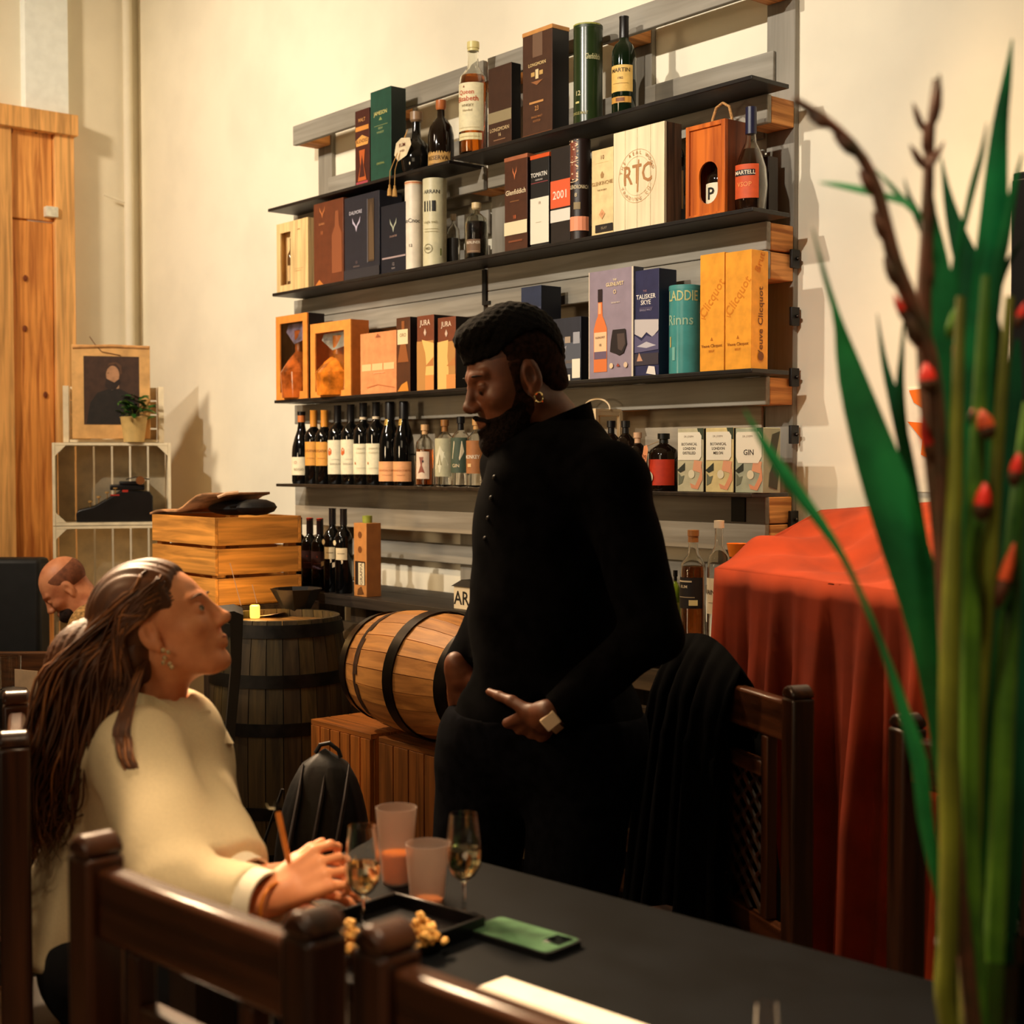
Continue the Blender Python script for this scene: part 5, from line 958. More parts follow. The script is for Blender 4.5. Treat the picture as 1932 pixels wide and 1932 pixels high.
# phones
def phone(label, pts, col, edge=(14, 14, 14), kind='back'):
    q = [onZ(x, y, .758) for x, y in pts]; c = sum(q)/4; u = (q[2]-q[1]+q[3]-q[0])/2; a = math.atan2(u[1], u[0])
    t = thing('phone', label, 'phone', (c[0], c[1], .7505), a); L_, W_ = .158, .078
    poly_ = []
    for cx, cy, a0 in ((L_/2-.01, W_/2-.01, 0), (-L_/2+.01, W_/2-.01, PI/2), (-L_/2+.01, -W_/2+.01, PI), (L_/2-.01, -W_/2+.01, 1.5*PI)):
        for i in range(5): an = a0+PI/2*i/4; poly_.append((cx+.01*math.cos(an), cy+.01*math.sin(an)))
    MB().prism(poly_, 0, .0085, 'xy').build('case', mat(edge, .4, noise=0), t)
    MB().prism([(x*.955, y*.93) for x, y in poly_], .0086, .0094, 'xy').build('back_cover', mat(col, .35, noise=.25, nscale=25), t)
    return t, L_, W_
t, L_, W_ = phone('phone with green marbled cover lying on the table', ((900, 1758), (946, 1733), (1074, 1767), (1030, 1801)), (74, 110, 78))
MB().box((.055, 0.012, .0102), (.03, .032, .0015)).build('camera_island', mat((20, 26, 24), .2, noise=0), t, bevel=.003); MB().lathe([(0, 0), (.006, 0), (.006, .001), (0, .001)], (.062, .02, .011), 12).lathe([(0, 0), (.006, 0), (.006, .001), (0, .001)], (.048, .006, .011), 12).build('lens', mat((8, 8, 10), .05, noise=0), t)
t, L_, W_ = phone('dark glossy phone under the woman\'s hand', ((590, 1690), (610, 1665), (655, 1690), (636, 1712)), (26, 22, 20), (180, 130, 70))
MB().bb((-.01, -.034, .0095), (-.004, .034, .0099)).bb((.01, -.034, .0095), (.016, .034, .0099)).build('screen_stripes', mat((210, 110, 50), .3, noise=0), t)
# snack dish
q = onZ(746, 1762, .752); t = thing('snack_dish', 'square black dish with raised rim behind the near chair', 'dish', (q[0], q[1], .7505), math.atan2(*( (onZ(872, 1731, .77)-onZ(730, 1692, .77))[[1, 0]])))
S_ = .088; mb = MB(); mb.bb((-S_, -S_, 0), (S_, S_, .005))
for s in (-1, 1): mb.bb((s*S_-.003, -S_-.003, 0), (s*S_+.003, S_+.003, .024)).bb((-S_, s*S_-.003, 0), (S_, s*S_+.003, .024))
mb.build('dish_body', mat((10, 10, 12), .3, noise=.1), t, bevel=.002)
for pi_, (x, y, lb) in enumerate(((660, 1782, 'pile of pale crunchy snacks, left in the dish'), (794, 1768, 'pile of pale crunchy snacks, right in the dish'))):
    c = onZ(x, y, .77); mb = MB()
    for i in range(80):
        a = random.uniform(0, 2*PI); r_ = abs(random.gauss(0, .0155)); h_ = .007+max(0, .036-r_)*random.uniform(0, 1.0); b_ = random.uniform(0, 2*PI)
        p = Vector((r_*math.cos(a)*1.3, r_*math.sin(a), h_)); e = Vector((math.cos(b_), math.sin(b_), random.uniform(-.4, .4)))*.008
        mb.tube([p-e, p-e*.3+Vector((0, 0, .002)), p+e*.4+Vector((0, 0, .002)), p+e], [.003, .005, .005, .003], 6)
    o = mb.build('snack_pile', mat((232, 176, 92), .7, noise=.15, nscale=150)); o.location = (c[0], c[1], .7565); tag(o, lb, 'snacks', 'piles of snacks', 'stuff')
# paper sheet on the table behind the near chair
q = onZ(1020, 1868, .752); q2 = onZ(1215, 1935, .752); t = MB().box((0, 0, 0), (.30, .21, .001)).build('menu_sheet', mat((238, 226, 206), .7, noise=.03)); cc = (q+q2)/2
dd_ = (q2-q); aa = math.atan2(dd_[1], dd_[0]); t.location = (cc[0]+.10*math.sin(aa), cc[1]-.10*math.cos(aa), .7512); t.rotation_euler = (0, 0, aa); tag(t, 'white paper sheet on the table behind the nearest chair', 'paper')
# ---- far left corner: black armchair back, bench, round table with glasses
def wallbox(x0, y0, x1, y1, d, th): 
    a = at(x0, y0, d); b = at(x1, y1, d); return a, b
q = at(35, 1150, 6.1); t = thing('armchair', 'black upholstered armchair back at the left edge', 'chair', (q[0], q[1], 0), rz_)
zt_ = at(45, 1052, 6.1)[2]; MB().bb((-.45, -.07, .42), (.115, .07, zt_)).build('backrest', mat((14, 14, 15), .6, noise=.2, nscale=20), t, bevel=.02)
MB().bb((-.45, -.5, .25), (.10, -.0705, .45)).build('seat', mat((14, 14, 15), .6, noise=.2), t, bevel=.02)
for a in (-.42, .08):
    for b in (-.46, .04): MB().bb((a-.02, b-.02, 0), (a+.02, b+.02, .249)).build('leg', mat((14, 12, 10), .5, noise=0), t)
q = at(60, 1262, 5.0); t = thing('bench', 'brown wooden bench behind the bald person', 'bench', (q[0], q[1], 0), rz_); zb_ = at(60, 1230, 5.0)[2]
MB().bb((-.6, -.02, zb_-.16), (.33, .02, zb_)).build('back_board', wood((110, 66, 30), 0), t, bevel=.004); MB().bb((-.6, -.4, .42), (.33, -.021, .46)).build('seat', wood((110, 66, 30), 0), t)
for a in (-.57, .3):
    MB().bb((a-.02, -.02, 0), (a+.02, .02, zb_-.161)).build('post', wood((110, 66, 30), 2), t); MB().bb((a-.02, -.38, 0), (a+.02, -.34, .419)).build('leg', wood((110, 66, 30), 2), t)
q = onZ(40, 1330, .74); t = thing('cafe_table', 'small dark table with glasses at the left edge', 'table', (q[0], q[1], 0)); MB().lathe([(0, .715), (.33, .715), (.33, .74), (0, .74)], n=40).build('table_top', wood((50, 36, 26), 0), t)
MB().tube([(0, 0, 0.02), (0, 0, .7145)], .03, 12).build('pedestal', mat((16, 16, 16), .4, .5, noise=0), t); MB().lathe([(0, 0), (.2, 0), (.2, .012), (.03, .02), (0, .02)], n=30).build('foot', mat((16, 16, 16), .4, .5, noise=0), t)
def smallthing(nm, lb, cat, x, y, build, z=.741, grp=None):
    q = onZ(x, y, z); t = thing(nm, lb, cat, q, 0, grp); build(t); return t
smallthing('water_glass', 'clear straight glass on the far left table', 'glass', 20, 1300, lambda t: MB().lathe([(0, 0), (.03, 0), (.033, .10), (.031, .10), (.028, .004), (0, .004)], n=20, close=False).build('glass_body', clr, t))
smallthing('menu_card', 'white folded card on the far left table', 'paper', 50, 1316, lambda t: MB().box((0, 0, .04), (.09, .003, .08), R=Matrix.Rotation(.4, 3, 'Z')).build('card', mat((230, 200, 170), .7, noise=.05), t))
smallthing('napkin', 'bright crumpled napkin on the far left table', 'paper', 12, 1345, lambda t: MB().ball((0, 0, .018), (.05, .04, .018), 10).build('cloth', mat((240, 210, 170), .8, noise=.1), t))
q = onZ(28, 1372, .741); t = thing('black_round_object', 'black rounded mug on the far left table', 'mug', (q[0], q[1], .741)); MB().lathe([(0, 0), (.035, 0), (.045, .03), (.045, .08), (.03, .1), (.0, .105)], n=20).build('body', mat((10, 10, 10), .4, noise=0), t)  # dark rounded shape stands in for a chair top
# ---------------------------------------------------------------- implicit surfaces for people
def smin(a, b, k):
    h = np.clip(.5+.5*(b-a)/k, 0, 1); return b*(1-h)+a*h-k*h*(1-h)
def smax(a, b, k): return -smin(-a, -b, k)
def s_caps(P, a, b, ra, rb):
    a = np.array(a, np.float32); b = np.array(b, np.float32); ab = b-a; t = np.clip(((P-a)@ab)/max(1e-9, float(ab@ab)), 0, 1)
    return np.linalg.norm(P-a-t[..., None]*ab, axis=-1)-(ra+(rb-ra)*t)
def s_ell(P, c, r, R=None):
    q = P-np.array(c, np.float32)
    if R is not None: q = q@R          # columns of R are the local axes
    q = q/np.array(r, np.float32); n = np.linalg.norm(q, axis=-1); return (n-1)*min(r)*.5+(n-1)*.5*float(np.mean(r))
def surf(fn, lo, hi, h):
    lo = np.array(lo, np.float32); hi = np.array(hi, np.float32); n = np.maximum(4, np.ceil((hi-lo)/h).astype(int)+1)
    ax = [lo[i]+h*np.arange(n[i], dtype=np.float32) for i in range(3)]
    P = np.stack(np.meshgrid(*ax, indexing='ij'), -1); v = fn(P).astype(np.float32); ins = v < 0
    c = np.zeros(tuple(n-1)+(3,), np.float32); cnt = np.zeros(tuple(n-1), np.float32); nx, ny, nz = n
    def sl(dx, dy, dz, a): return a[dx:nx-1+dx, dy:ny-1+dy, dz:nz-1+dz]
    for d in range(3):
        for o1 in (0, 1):
            for o2 in (0, 1):
                s0 = [0, 0, 0]; oth = [k for k in range(3) if k != d]; s0[oth[0]] = o1; s0[oth[1]] = o2; s1 = list(s0); s1[d] = 1
                va, vb = sl(*s0, v), sl(*s1, v); m = (va < 0) != (vb < 0); t = np.where(m, va/np.where(m, va-vb, 1), 0)
                pos = np.zeros(c.shape, np.float32); pos[..., 0] = s0[0]; pos[..., 1] = s0[1]; pos[..., 2] = s0[2]; pos[..., d] = t
                c += pos*m[..., None]; cnt += m
    act = cnt > 0; idx = -np.ones(act.shape, np.int64); idx[act] = np.arange(act.sum())
    ijk = np.argwhere(act); V = lo+h*(ijk+c[act]/cnt[act][:, None]); faces = []
    for d in range(3):
        oth = [(d+1) % 3, (d+2) % 3]
        sa = [slice(None)]*3; sb = [slice(None)]*3; sa[d] = slice(0, n[d]-1); sb[d] = slice(1, n[d])
        a = ins[tuple(sa)]; b = ins[tuple(sb)]; e = np.argwhere(a != b)
        ok = np.all([(e[:, k] > 0) & (e[:, k] < n[k]-1) for k in oth], axis=0); e = e[ok]
        if not len(e): continue
        fl = a[tuple(e.T)]
        def cell(o1, o2):
            q = e.copy(); q[:, oth[0]] -= o1; q[:, oth[1]] -= o2; return idx[tuple(q.T)]
        q = np.stack([cell(1, 1), cell(0, 1), cell(0, 0), cell(1, 0)], -1)
        q = np.where(fl[:, None], q, q[:, ::-1]); faces.append(q)
    Fc = np.concatenate(faces); return V, Fc[(Fc >= 0).all(1)]
def surf_obj(name, fn, lo, hi, h, m, parent=None, origin=(0, 0, 0)):
    V, Fc = surf(fn, lo, hi, h); me = bpy.data.meshes.new(name); me.vertices.add(len(V)); me.vertices.foreach_set('co', (V-np.array(origin, np.float32)).astype(np.float32).ravel())
    me.loops.add(len(Fc)*4); me.loops.foreach_set('vertex_index', Fc.astype(np.int32).ravel()); me.polygons.add(len(Fc)); me.polygons.foreach_set('loop_start', np.arange(0, len(Fc)*4, 4, dtype=np.int32)); me.polygons.foreach_set('loop_total', np.full(len(Fc), 4, np.int32)); me.update(calc_edges=True)
    return mesh_obj(name, me, m, parent, True, None)
def smooth(pts, n):
    out = []; m = len(pts)
    for i in range(n):
        t_ = i/(n-1)*(m-1); k_ = min(int(t_), m-2); f_ = t_-k_; p0, p1, p2, p3 = pts[max(k_-1, 0)], pts[k_], pts[k_+1], pts[min(k_+2, m-1)]
        out.append(.5*((2*p1)+(p2-p0)*f_+(2*p0-5*p1+4*p2-p3)*f_*f_+(-p0+3*p1-3*p2+p3)*f_**3))
    return out
def allmin(P, prims, k=.02):
    d = None
    for p in prims:
        if p[0] == 'c': q = s_caps(P, *p[1:5]); kk = p[5] if len(p) > 5 else k
        else: q = s_ell(P, p[1], p[2], p[3] if len(p) > 3 else None); kk = p[4] if len(p) > 4 else k
        d = q if d is None else smin(d, q, kk)
    return d
def bounds(prims, pad=.04):
    lo = np.full(3, 9e9); hi = -lo
    for p in prims:
        if p[0] == 'c':
            for a, r in ((p[1], p[3]), (p[2], p[4])): lo = np.minimum(lo, np.array(a)-r); hi = np.maximum(hi, np.array(a)+r)
        else: r = max(p[2]); lo = np.minimum(lo, np.array(p[1])-r); hi = np.maximum(hi, np.array(p[1])+r)
    return lo-pad, hi+pad
def folds(P, amp, f=1., ph=0.):
    x, y, z = P[..., 0]*f, P[..., 1]*f, P[..., 2]*f
    return amp*(np.sin(x*31+z*19+2*np.sin(z*13+ph)+ph)*.5+np.sin(y*37-z*27+1.5*np.sin(x*17)+ph*2)*.4+np.sin(z*61+x*23-y*19+ph)*.25)
RF, UPV = np.array(rt), np.array([0, 0, 1.])
TO = -np.array([fw[0], fw[1], 0]); TO /= np.linalg.norm(TO); RI = np.array([rt[0], rt[1], 0]); RI /= np.linalg.norm(RI)
def frame(face_img, face_to, pitch, roll=0.):
    """head axes: face direction from image-right/toward-camera parts, pitched up by pitch"""
    f = RI*face_img+TO*face_to; f /= np.linalg.norm(f); left = np.cross(UPV, f); f2 = f*math.cos(pitch)+UPV*math.sin(pitch); u = np.cross(f2, left)
    l2 = left*math.cos(roll)+u*math.sin(roll); u2 = np.cross(f2, l2); return np.stack([f2, l2, u2], 1)
def head_prims(sc=1., male=True):
    e = []; nt = .0 if male else -.006; nr = 1. if male else .72
    E = lambda c, r, k=.02: e.append(('e', c, r, None, k)); Cp = lambda a, b, ra, rb, k=.012: e.append(('c', a, b, ra, rb, k))
    E((-.018, 0, .035), (.098, .076, .086)); E((.022, 0, -.012), (.068, .066, .085), .03); E((.035, 0, -.06), (.052, .052, .055), .03)
    Cp((.070, -.010, -.107), (.070, .010, -.107), .019 if male else .016, .019 if male else .016, .02)
    for s in (-1, 1):
        Cp((-.012, s*.056, -.055), (.055, s*.026, -.105), .016, .014, .025); E((.058, s*.042, -.028), (.026, .022, .020), .02)
        Cp((.086, s*.012, .022), (.074, s*.045, .024), .009 if male else .006, .008 if male else .005, .012)
        Cp((.104+nt, s*.012*nr, -.040), (.098+nt, s*.013*nr, -.038), .008*nr, .008*nr, .008)
        ml = .0 if male else -.005; Cp((.087+ml, s*.018, -.069), (.097+ml, s*.003, -.066), .0045, .006, .006); Cp((.085+ml, s*.017, -.074), (.094+ml, 0, -.077), .005, .0075, .006)
    Cp((.088, 0, .010), (.108, 0, -.030), .008, .0105, .012); E((.110, 0, -.034), (.012, .012, .010), .008)
    return e
def head_sdf(P, fr, o, sc=1., male=True, ears=True, neckto=None, neckr=.055, openeye=False):
    Q = ((P-np.array(o, np.float32))@fr.astype(np.float32))/sc; d = allmin(Q, head_prims(sc, male))
    for s in (-1, 1):
        d = smax(d, -s_ell(Q, (.098, s*.033, -.001), (.020, .020, .014)), .010)
        d = smin(d, s_ell(Q, (.078, s*.032, -.002), (.0135, .016, .0125)), .004)
        if openeye: d = smax(d, -s_ell(Q, (.094, s*.0335, -.002), (.014, .0120, .0052)), .002)
        d = smax(d, -s_caps(Q, (.105, s*.004, -.0715), (.086, s*.022, -.0695), .0010, .0010), .002)
        d = smax(d, -s_caps(Q, (.112, s*.006, -.046), (.104, s*.006, -.044), .0028, .0028), .003)
        if ears:
            er = s_ell(Q, (-.012, s*.077, -.008), (.019, .009, .032)); er = smax(er, -s_ell(Q, (-.006, s*.086, -.004), (.010, .008, .018)), .004)
            d = smin(d, er, .008); d = smin(d, s_ell(Q, (-.004, s*.078, -.036), (.008, .006, .010)), .006)
    d = d*sc
    if neckto is not None: d = smin(d, s_caps(P, fr@(np.array([-.03, 0, -.06])*sc)+np.array(o), neckto, neckr, neckr*1.12), .03)
    return d
def hpt(fr, o, p, sc=1.): return fr@(np.array(p)*sc)+np.array(o)
def eyes(par, fr, o, sc, org, lid=.0, iris=(60, 40, 26), skin=None):
    for s in (-1, 1):
        c = hpt(fr, o, (.0765, s*.032, -.002), sc)-org; R = Matrix(fr.tolist())
        e = MB().ball(tuple(c), (.0125*sc, .014*sc, .0118*sc), 16, R=R).build('eyeball', mat((196, 180, 160), .2, noise=0), par)
        c2 = hpt(fr, o, (.0885, s*.0325, -.004+lid), sc)-org
        MB().ball(tuple(c2), (.0024*sc, .0052*sc, .0052*sc), 12, R=R).build('iris', mat(iris, .1, noise=0), e)
        pts = [hpt(fr, o, (.0885-.35*abs(q)**2*.02, s*.032+q*.0135, .0045-.004*q*q-lid*.2), sc)-org for q in (-1, -.5, 0, .5, 1)]
        MB().tube(pts, [.0012*sc]*5, 6).build('eyelashes', mat((14, 10, 8), .8, noise=0), par)
        b = [hpt(fr, o, (.093-.010*abs(q+.2)**1.5, s*(.031+q*.019), .021+.004*(1-q*q)), sc)-org for q in (-1, -.5, 0, .5, 1)]
        MB().tube(b, [.0015*sc, .0028*sc, .003*sc, .0026*sc, .001*sc], 6, .6).build('eyebrow', mat((20, 12, 8) if skin else (92, 60, 36), .9, noise=.2), par)
def hand_prims(wr, dirv, nrm, thumb_side, curl=(.4,)*5, L=.185, spread=.12, pen=None, thumb_open=.7):
    """palm and five fingers as tapered chains; dirv wrist->knuckles, nrm = back of the hand, thumb_side = +-1 along nrm x dirv"""
    d = np.array(dirv, float); d /= np.linalg.norm(d); n = np.array(nrm, float); n -= d*(n@d); n /= np.linalg.norm(n); s = np.cross(n, d)*thumb_side; w = np.array(wr, float); out = []
    pl = L*.50; pw = L*.215
    for q in (-1, -.33, .33, 1): out.append(('c', w+s*q*pw*.45, w+d*pl*.97+s*q*pw*.93, L*.075, L*.062, .012))
    out.append(('c', w-d*.02, w+d*.01, L*.14, L*.12, .02))
    fl = (.43, .48, .45, .36)
    for i in range(4):
        q = (1, .36, -.3, -.95)[i]; b = w+d*pl+s*q*pw; a = 0; ln = fl[i]*L; dd = d+s*spread*q; dd /= np.linalg.norm(dd); r = L*.048 if i < 3 else L*.041; p0 = b; cu = curl[i]
        for j, fr_ in enumerate((.42, .31, .27)):
            a += cu*(1.0 if j else .9); v = dd*math.cos(a)-n*math.sin(a); p1 = p0+v*ln*fr_; out.append(('c', p0, p1, r, r*.9, .004)); r *= .9; p0 = p1
    b = w+d*L*.10+s*pw*.75; a = thumb_open; v = d*math.cos(a)+s*math.sin(a)-n*.25; v /= np.linalg.norm(v)
    p1 = b+v*L*.22; out.append(('c', b, p1, L*.075, L*.06, .012)); v2 = v*.85+d*.3-n*curl[4]*.5; v2 /= np.linalg.norm(v2); p2 = p1+v2*L*.19; out.append(('c', p1, p2, L*.058, L*.05, .006)); v3 = v2-n*curl[4]*.4+d*curl[4]*.3; v3 /= np.linalg.norm(v3); out.append(('c', p2, p2+v3*L*.15, L*.05, L*.04, .005))
    return out
def nails(par, prims, org, col):
    k = MB()
    for i in (7, 10, 13, 16, 19):
        if i < len(prims): pass
def merge_mesh(name, parts, m, origin):
    """several surfaces as one mesh object"""
    Vs = []; Fs = []; k = 0
    for V, Fc in parts: Vs.append(V); Fs.append(Fc+k); k += len(V)
    V = np.concatenate(Vs)-np.array(origin, np.float32); Fc = np.concatenate(Fs); me = bpy.data.meshes.new(name)
    me.vertices.add(len(V)); me.vertices.foreach_set('co', V.astype(np.float32).ravel()); me.loops.add(len(Fc)*4); me.loops.foreach_set('vertex_index', Fc.astype(np.int32).ravel())
    me.polygons.add(len(Fc)); me.polygons.foreach_set('loop_start', np.arange(0, len(Fc)*4, 4, dtype=np.int32)); me.polygons.foreach_set('loop_total', np.full(len(Fc), 4, np.int32)); me.update(calc_edges=True)
    return mesh_obj(name, me, m, None, True, None)
def skinm(c, c2): return mat(c, .5, noise=.08, nscale=18, col2=c2, bump=.05)
# ---------------------------------------------------------------- standing man
DM = 3.05; KM = DM/2.86
def A(x, y, o=0.): return at(x, y, DM+o)
sk = skinm((104, 60, 38), (84, 46, 28)); black = mat((6, 6, 8), .95, noise=.3, nscale=30, spec=.04); jean = mat((10, 11, 16), .95, noise=.25, nscale=40, spec=.04)
hc = A(968, 711, 0); hs = .98*KM; HF = frame(-.93, .34, -.30, .02); neck0 = A(1050, 815, .02)
org = np.array([A(1020, 1400)[0], A(1020, 1400)[1], 0.])
shN, shF, elN, wrN = A(1152, 905, -.13), A(975, 880, .14), A(1232, 1195, -.20), A(1040, 1352, -.20)
elF, wrF = A(946, 1105, .20), A(866, 1268, .06)
tors = [('c', A(1048, 930, 0), A(1042, 1200, .02), .150, .140, .05), ('c', shF, shN, .070, .071, .05), ('c', A(1042, 1150, .02), A(1018, 1360, .02), .140, .155, .05), ('c', A(975, 985, .05), A(975, 1150, .04), .075, .085, .06), ('c', A(1065, 835, .02), A(1048, 900, .02), .070, .10, .04)]
armN = [('c', shN, elN, .070, .056, .03), ('c', elN, wrN, .055, .037, .02)]
armF = [('c', shF, elF, .066, .054, .03), ('c', elF, wrF, .052, .036, .02)]
hipN, hipF = A(1095, 1400, -.04), A(925, 1400, .08)
knN, knF = A(1075, 1750, -.10), A(885, 1740, .03); anN, anF = at(1085, 2180, DM+.02), at(900, 2150, DM+.16)
anN = np.array([anN[0], anN[1], .09]); anF = np.array([anF[0], anF[1], .09])
legs = [('c', A(948, 1370, .06), A(1085, 1370, -.02), .108, .132, .05), ('c', hipN, knN, .108, .078, .03), ('c', knN, anN, .072, .045, .02), ('c', hipF, knF, .104, .075, .03), ('c', knF, anF, .070, .045, .02)]
def scl(L): return [(p[0], p[1], p[2], p[3]*KM, p[4]*KM, p[5]) for p in L]
tors, armN, armF, legs = scl(tors), scl(armN), scl(armF), scl(legs)
# hands: thumbs out, fingers down in the pockets
rightimg = RI; dn = -UPV
hdN = -RI*.50+dn*.62-TO*.85
hN = hand_prims(wrN+(-RI*.015), hdN, TO, 1, (.5, .5, .5, .5, .1), .192, .05, thumb_open=1.0)
if (np.cross(TO, hdN))@(-RI) < 0: hN = hand_prims(wrN+(-RI*.015), hdN, TO, -1, (.5, .5, .5, .5, .1), .192, .05, thumb_open=1.0)
hFv = dn*.90+RI*.22-TO*.12; sgn = 1 if (np.cross(TO-RI*.6, hFv))@(RI) > 0 else -1
hFp = hand_prims(wrF, hFv, TO-RI*.6, sgn, (.3, .3, .3, .3, .1), .192, .05, thumb_open=.35)
def bodyf(P): return allmin(P, [(p[0], p[1], p[2], p[3]-.012, p[4]-.012, p[5]) for p in tors+armN+armF], .03)
parts = []
lo, hi = bounds([('e', hc, (.17, .17, .17)), ('c', neck0, neck0, .08, .08)], .02)
parts.append(surf(lambda P: head_sdf(P, HF, hc, hs, True, True, neck0, .060), lo, hi, .0032))
bp = tors+armN+armF+legs; bsh = [(p[0], p[1], p[2], p[3]-.022, p[4]-.022, p[5]) for p in tors+legs]+[(p[0], p[1], p[2], p[3]-.014, p[4]-.012, p[5]) for p in armN+armF]; lo, hi = bounds(bp, .03); parts.append(surf(lambda P: allmin(P, bsh), lo, hi, .012))
for hp in (hN, hFp): lo, hi = bounds(hp, .02); parts.append(surf(lambda P: allmin(P, hp), lo, hi, .0028))
man = merge_mesh('person', parts, sk, org); man.location = org; tag(man, 'standing person in black shirt and jeans, short hair and beard, hands in pockets, looking down', 'person')
cutz = float(A(1000, 1372)[2])
def shirt(P):
    t_ = smax(allmin(P, tors+[('c', A(952, 1360, .06), A(1085, 1370, -.02), .108*KM, .136*KM, .05)], .03), (cutz-P[..., 2])-.02*np.sin(P[..., 0]*20), .01)
    return smin(t_, allmin(P, armN+armF, .03), .025)+folds(P, .0045)
lo, hi = bounds(tors+armN+armF, .04)
wN = (wrN-elN)/np.linalg.norm(wrN-elN); wF = (wrF-elF)/np.linalg.norm(wrF-elF)
def shirtc(P):
    d = shirt(P)
    for w_, v_ in ((wrN, wN), (wrF, wF)):
        near = np.linalg.norm(P-w_, axis=-1)-.075; pl = -((P-w_)@v_+.012); d = smax(d, -smax(near, pl, .004), .006)
    nk = s_caps(P, A(1040, 770, 0), A(1058, 838, .0), .055, .060); return smax(d, -nk, .006)
surf_obj('shirt', shirtc, lo, hi, .0075, black, man, org)
lo, hi = bounds(legs, .04); lo[2] = .05
trp = [(p[0], p[1], p[2], p[3]+.004, p[4]+.01, p[5]) for p in legs]+[(tors[2][0], A(1030, 1290, .02), tors[2][2], tors[2][3]-.004, tors[2][4]+.002, .05), ('c', A(940, 1420, .05), A(1090, 1420, -.03), .100*KM, .122*KM, .05)]
surf_obj('trousers', lambda P: smax(allmin(P, trp, .03)+folds(P, .0035), P[..., 2]-(cutz+.035), .01), lo, hi, .009, jean, man, org)
# collar
cl = MB(); cc = A(1052, 812, .015); ring = []
ax = (cc-hc); 
for j, (rr, dz) in enumerate(((.072, -.012), (.064, .030), (.068, .032), (.078, -.012))):
    for i in range(24):
        a = 2*PI*i/24; p = cc+RI*rr*math.cos(a)*1.05+TO*rr*math.sin(a)*1.05+UPV*(dz+.030*math.cos(a)); ring.append(p-org)
cl.add(ring, [(j*24+i, j*24+(i+1) % 24, ((j+1) % 4)*24+(i+1) % 24, ((j+1) % 4)*24+i) for j in range(4) for i in range(24)]).build('collar', black, man)
for i in range(5):
    p = allp = A(968-i*7, 905+i*32, 0); 
k = MB()
for i in range(4):
    dch = A(935-i*6, 900+i*38, 0); dirn = TO; 
    # walk from the camera side to the shirt surface
    q = dch+TO*.30
    for _ in range(60):
        if float(shirt(q[None, :].astype(np.float32))[0]) < .001: break
        q = q-TO*.006
    k.ball(tuple(q-org), .006, 8)
k.build('shirt_button', mat((14, 15, 18), .4, noise=0, spec=.2), man)
# hair and beard
hairm = mat((8, 6, 5), .95, noise=.3, nscale=220, bump=.8, spec=.15)
def hairf(P):
    Q = ((P-hc.astype(np.float32))@HF.astype(np.float32))/hs; x, y, z = Q[..., 0], Q[..., 1], Q[..., 2]
    d = s_ell(Q, (-.016, 0, .046), (.108, .082, .104)); d = smin(d, s_ell(Q, (.046, 0, .098), (.052, .058, .036)), .02)
    lim = .050+.030*np.clip((np.abs(y)-.045)/.02, 0, 1)*np.clip((.05-x)/.06, 0, 1)-.9*np.clip(-x-.055, 0, .1)
    d = smax(d, lim-z, .006)
    return (d+.0020*np.sin(x*210)*np.sin(y*230)*np.sin(z*220))*hs
lo, hi = bounds([('e', hc, (.15, .15, .15))], .02); surf_obj('hair', hairf, lo, hi, .0034, hairm, man, org)
def fade(P):
    Q = ((P-hc.astype(np.float32))@HF.astype(np.float32))/hs; x, y, z = Q[..., 0], Q[..., 1], Q[..., 2]
    d = s_ell(Q, (-.018, 0, .035), (.1005, .0785, .0885)); d = smin(d, s_ell(Q, (-.06, 0, -.035), (.05, .055, .05)), .03)
    d = smax(d, x-.032, .006); d = smax(d, -.055-z, .012); d = smax(d, -s_ell(Q, (-.004, 0, -.016), (.026, .2, .040)), .006)
    return (d+.0008*np.sin(x*300)*np.sin(y*300)*np.sin(z*300))*hs
surf_obj('faded_side_hair', fade, lo, hi, .0034, mat((34, 20, 14), .95, noise=.35, nscale=90, spec=.1), man, org)
def beardf(P):
    Q = ((P-hc.astype(np.float32))@HF.astype(np.float32))/hs; x, y, z = Q[..., 0], Q[..., 1], Q[..., 2]
    d = allmin(Q, head_prims(1., True))-(.003+.010*np.clip((-z-.06)/.06, 0, 1))
    d = smin(d, s_ell(Q, (.072, 0, -.122), (.034, .032, .030)), .025)
    line = -.040-.42*np.clip(x-.01, 0, .06)+.10*np.clip(.0-x, 0, .03)
    d = smax(d, z-line, .006); d = smax(d, -s_ell(Q, (.100, 0, -.062), (.040, .027, .020)), .006)
    d = smax(d, -.165-z, .01); d = smax(d, -(x-.012), .012)
    for s in (-1, 1):
        d = smin(d, s_caps(Q, (.104, s*.003, -.057), (.088, s*.026, -.070), .0045, .004), .004)
    return (d+.0012*np.sin(x*260)*np.sin(y*250)*np.sin(z*240))*hs
surf_obj('beard', beardf, lo-.05, hi, .0034, mat((20, 13, 10), .95, noise=.35, nscale=200, bump=.8, spec=.1), man, org)
def burn(P):
    Q = ((P-hc.astype(np.float32))@HF.astype(np.float32))/hs; x, y, z = Q[..., 0], Q[..., 1], Q[..., 2]
    d = allmin(Q, head_prims(1., True))-.0022; d = smax(d, np.maximum(x-.030-np.clip(-z-.03, 0, .05)*.6, -x-.004), .006); d = smax(d, np.maximum(z-.035, -.115-z), .006); return smax(d, -s_ell(Q, (-.012, 0, -.012), (.026, .2, .040)), .006)*hs
surf_obj('sideburns', burn, lo-.02, hi, .0034, mat((40, 23, 16), .95, noise=.35, nscale=90, spec=.1), man, org)
eyes(man, HF, hc, hs, org, lid=-.006, iris=(30, 18, 10), skin=1)
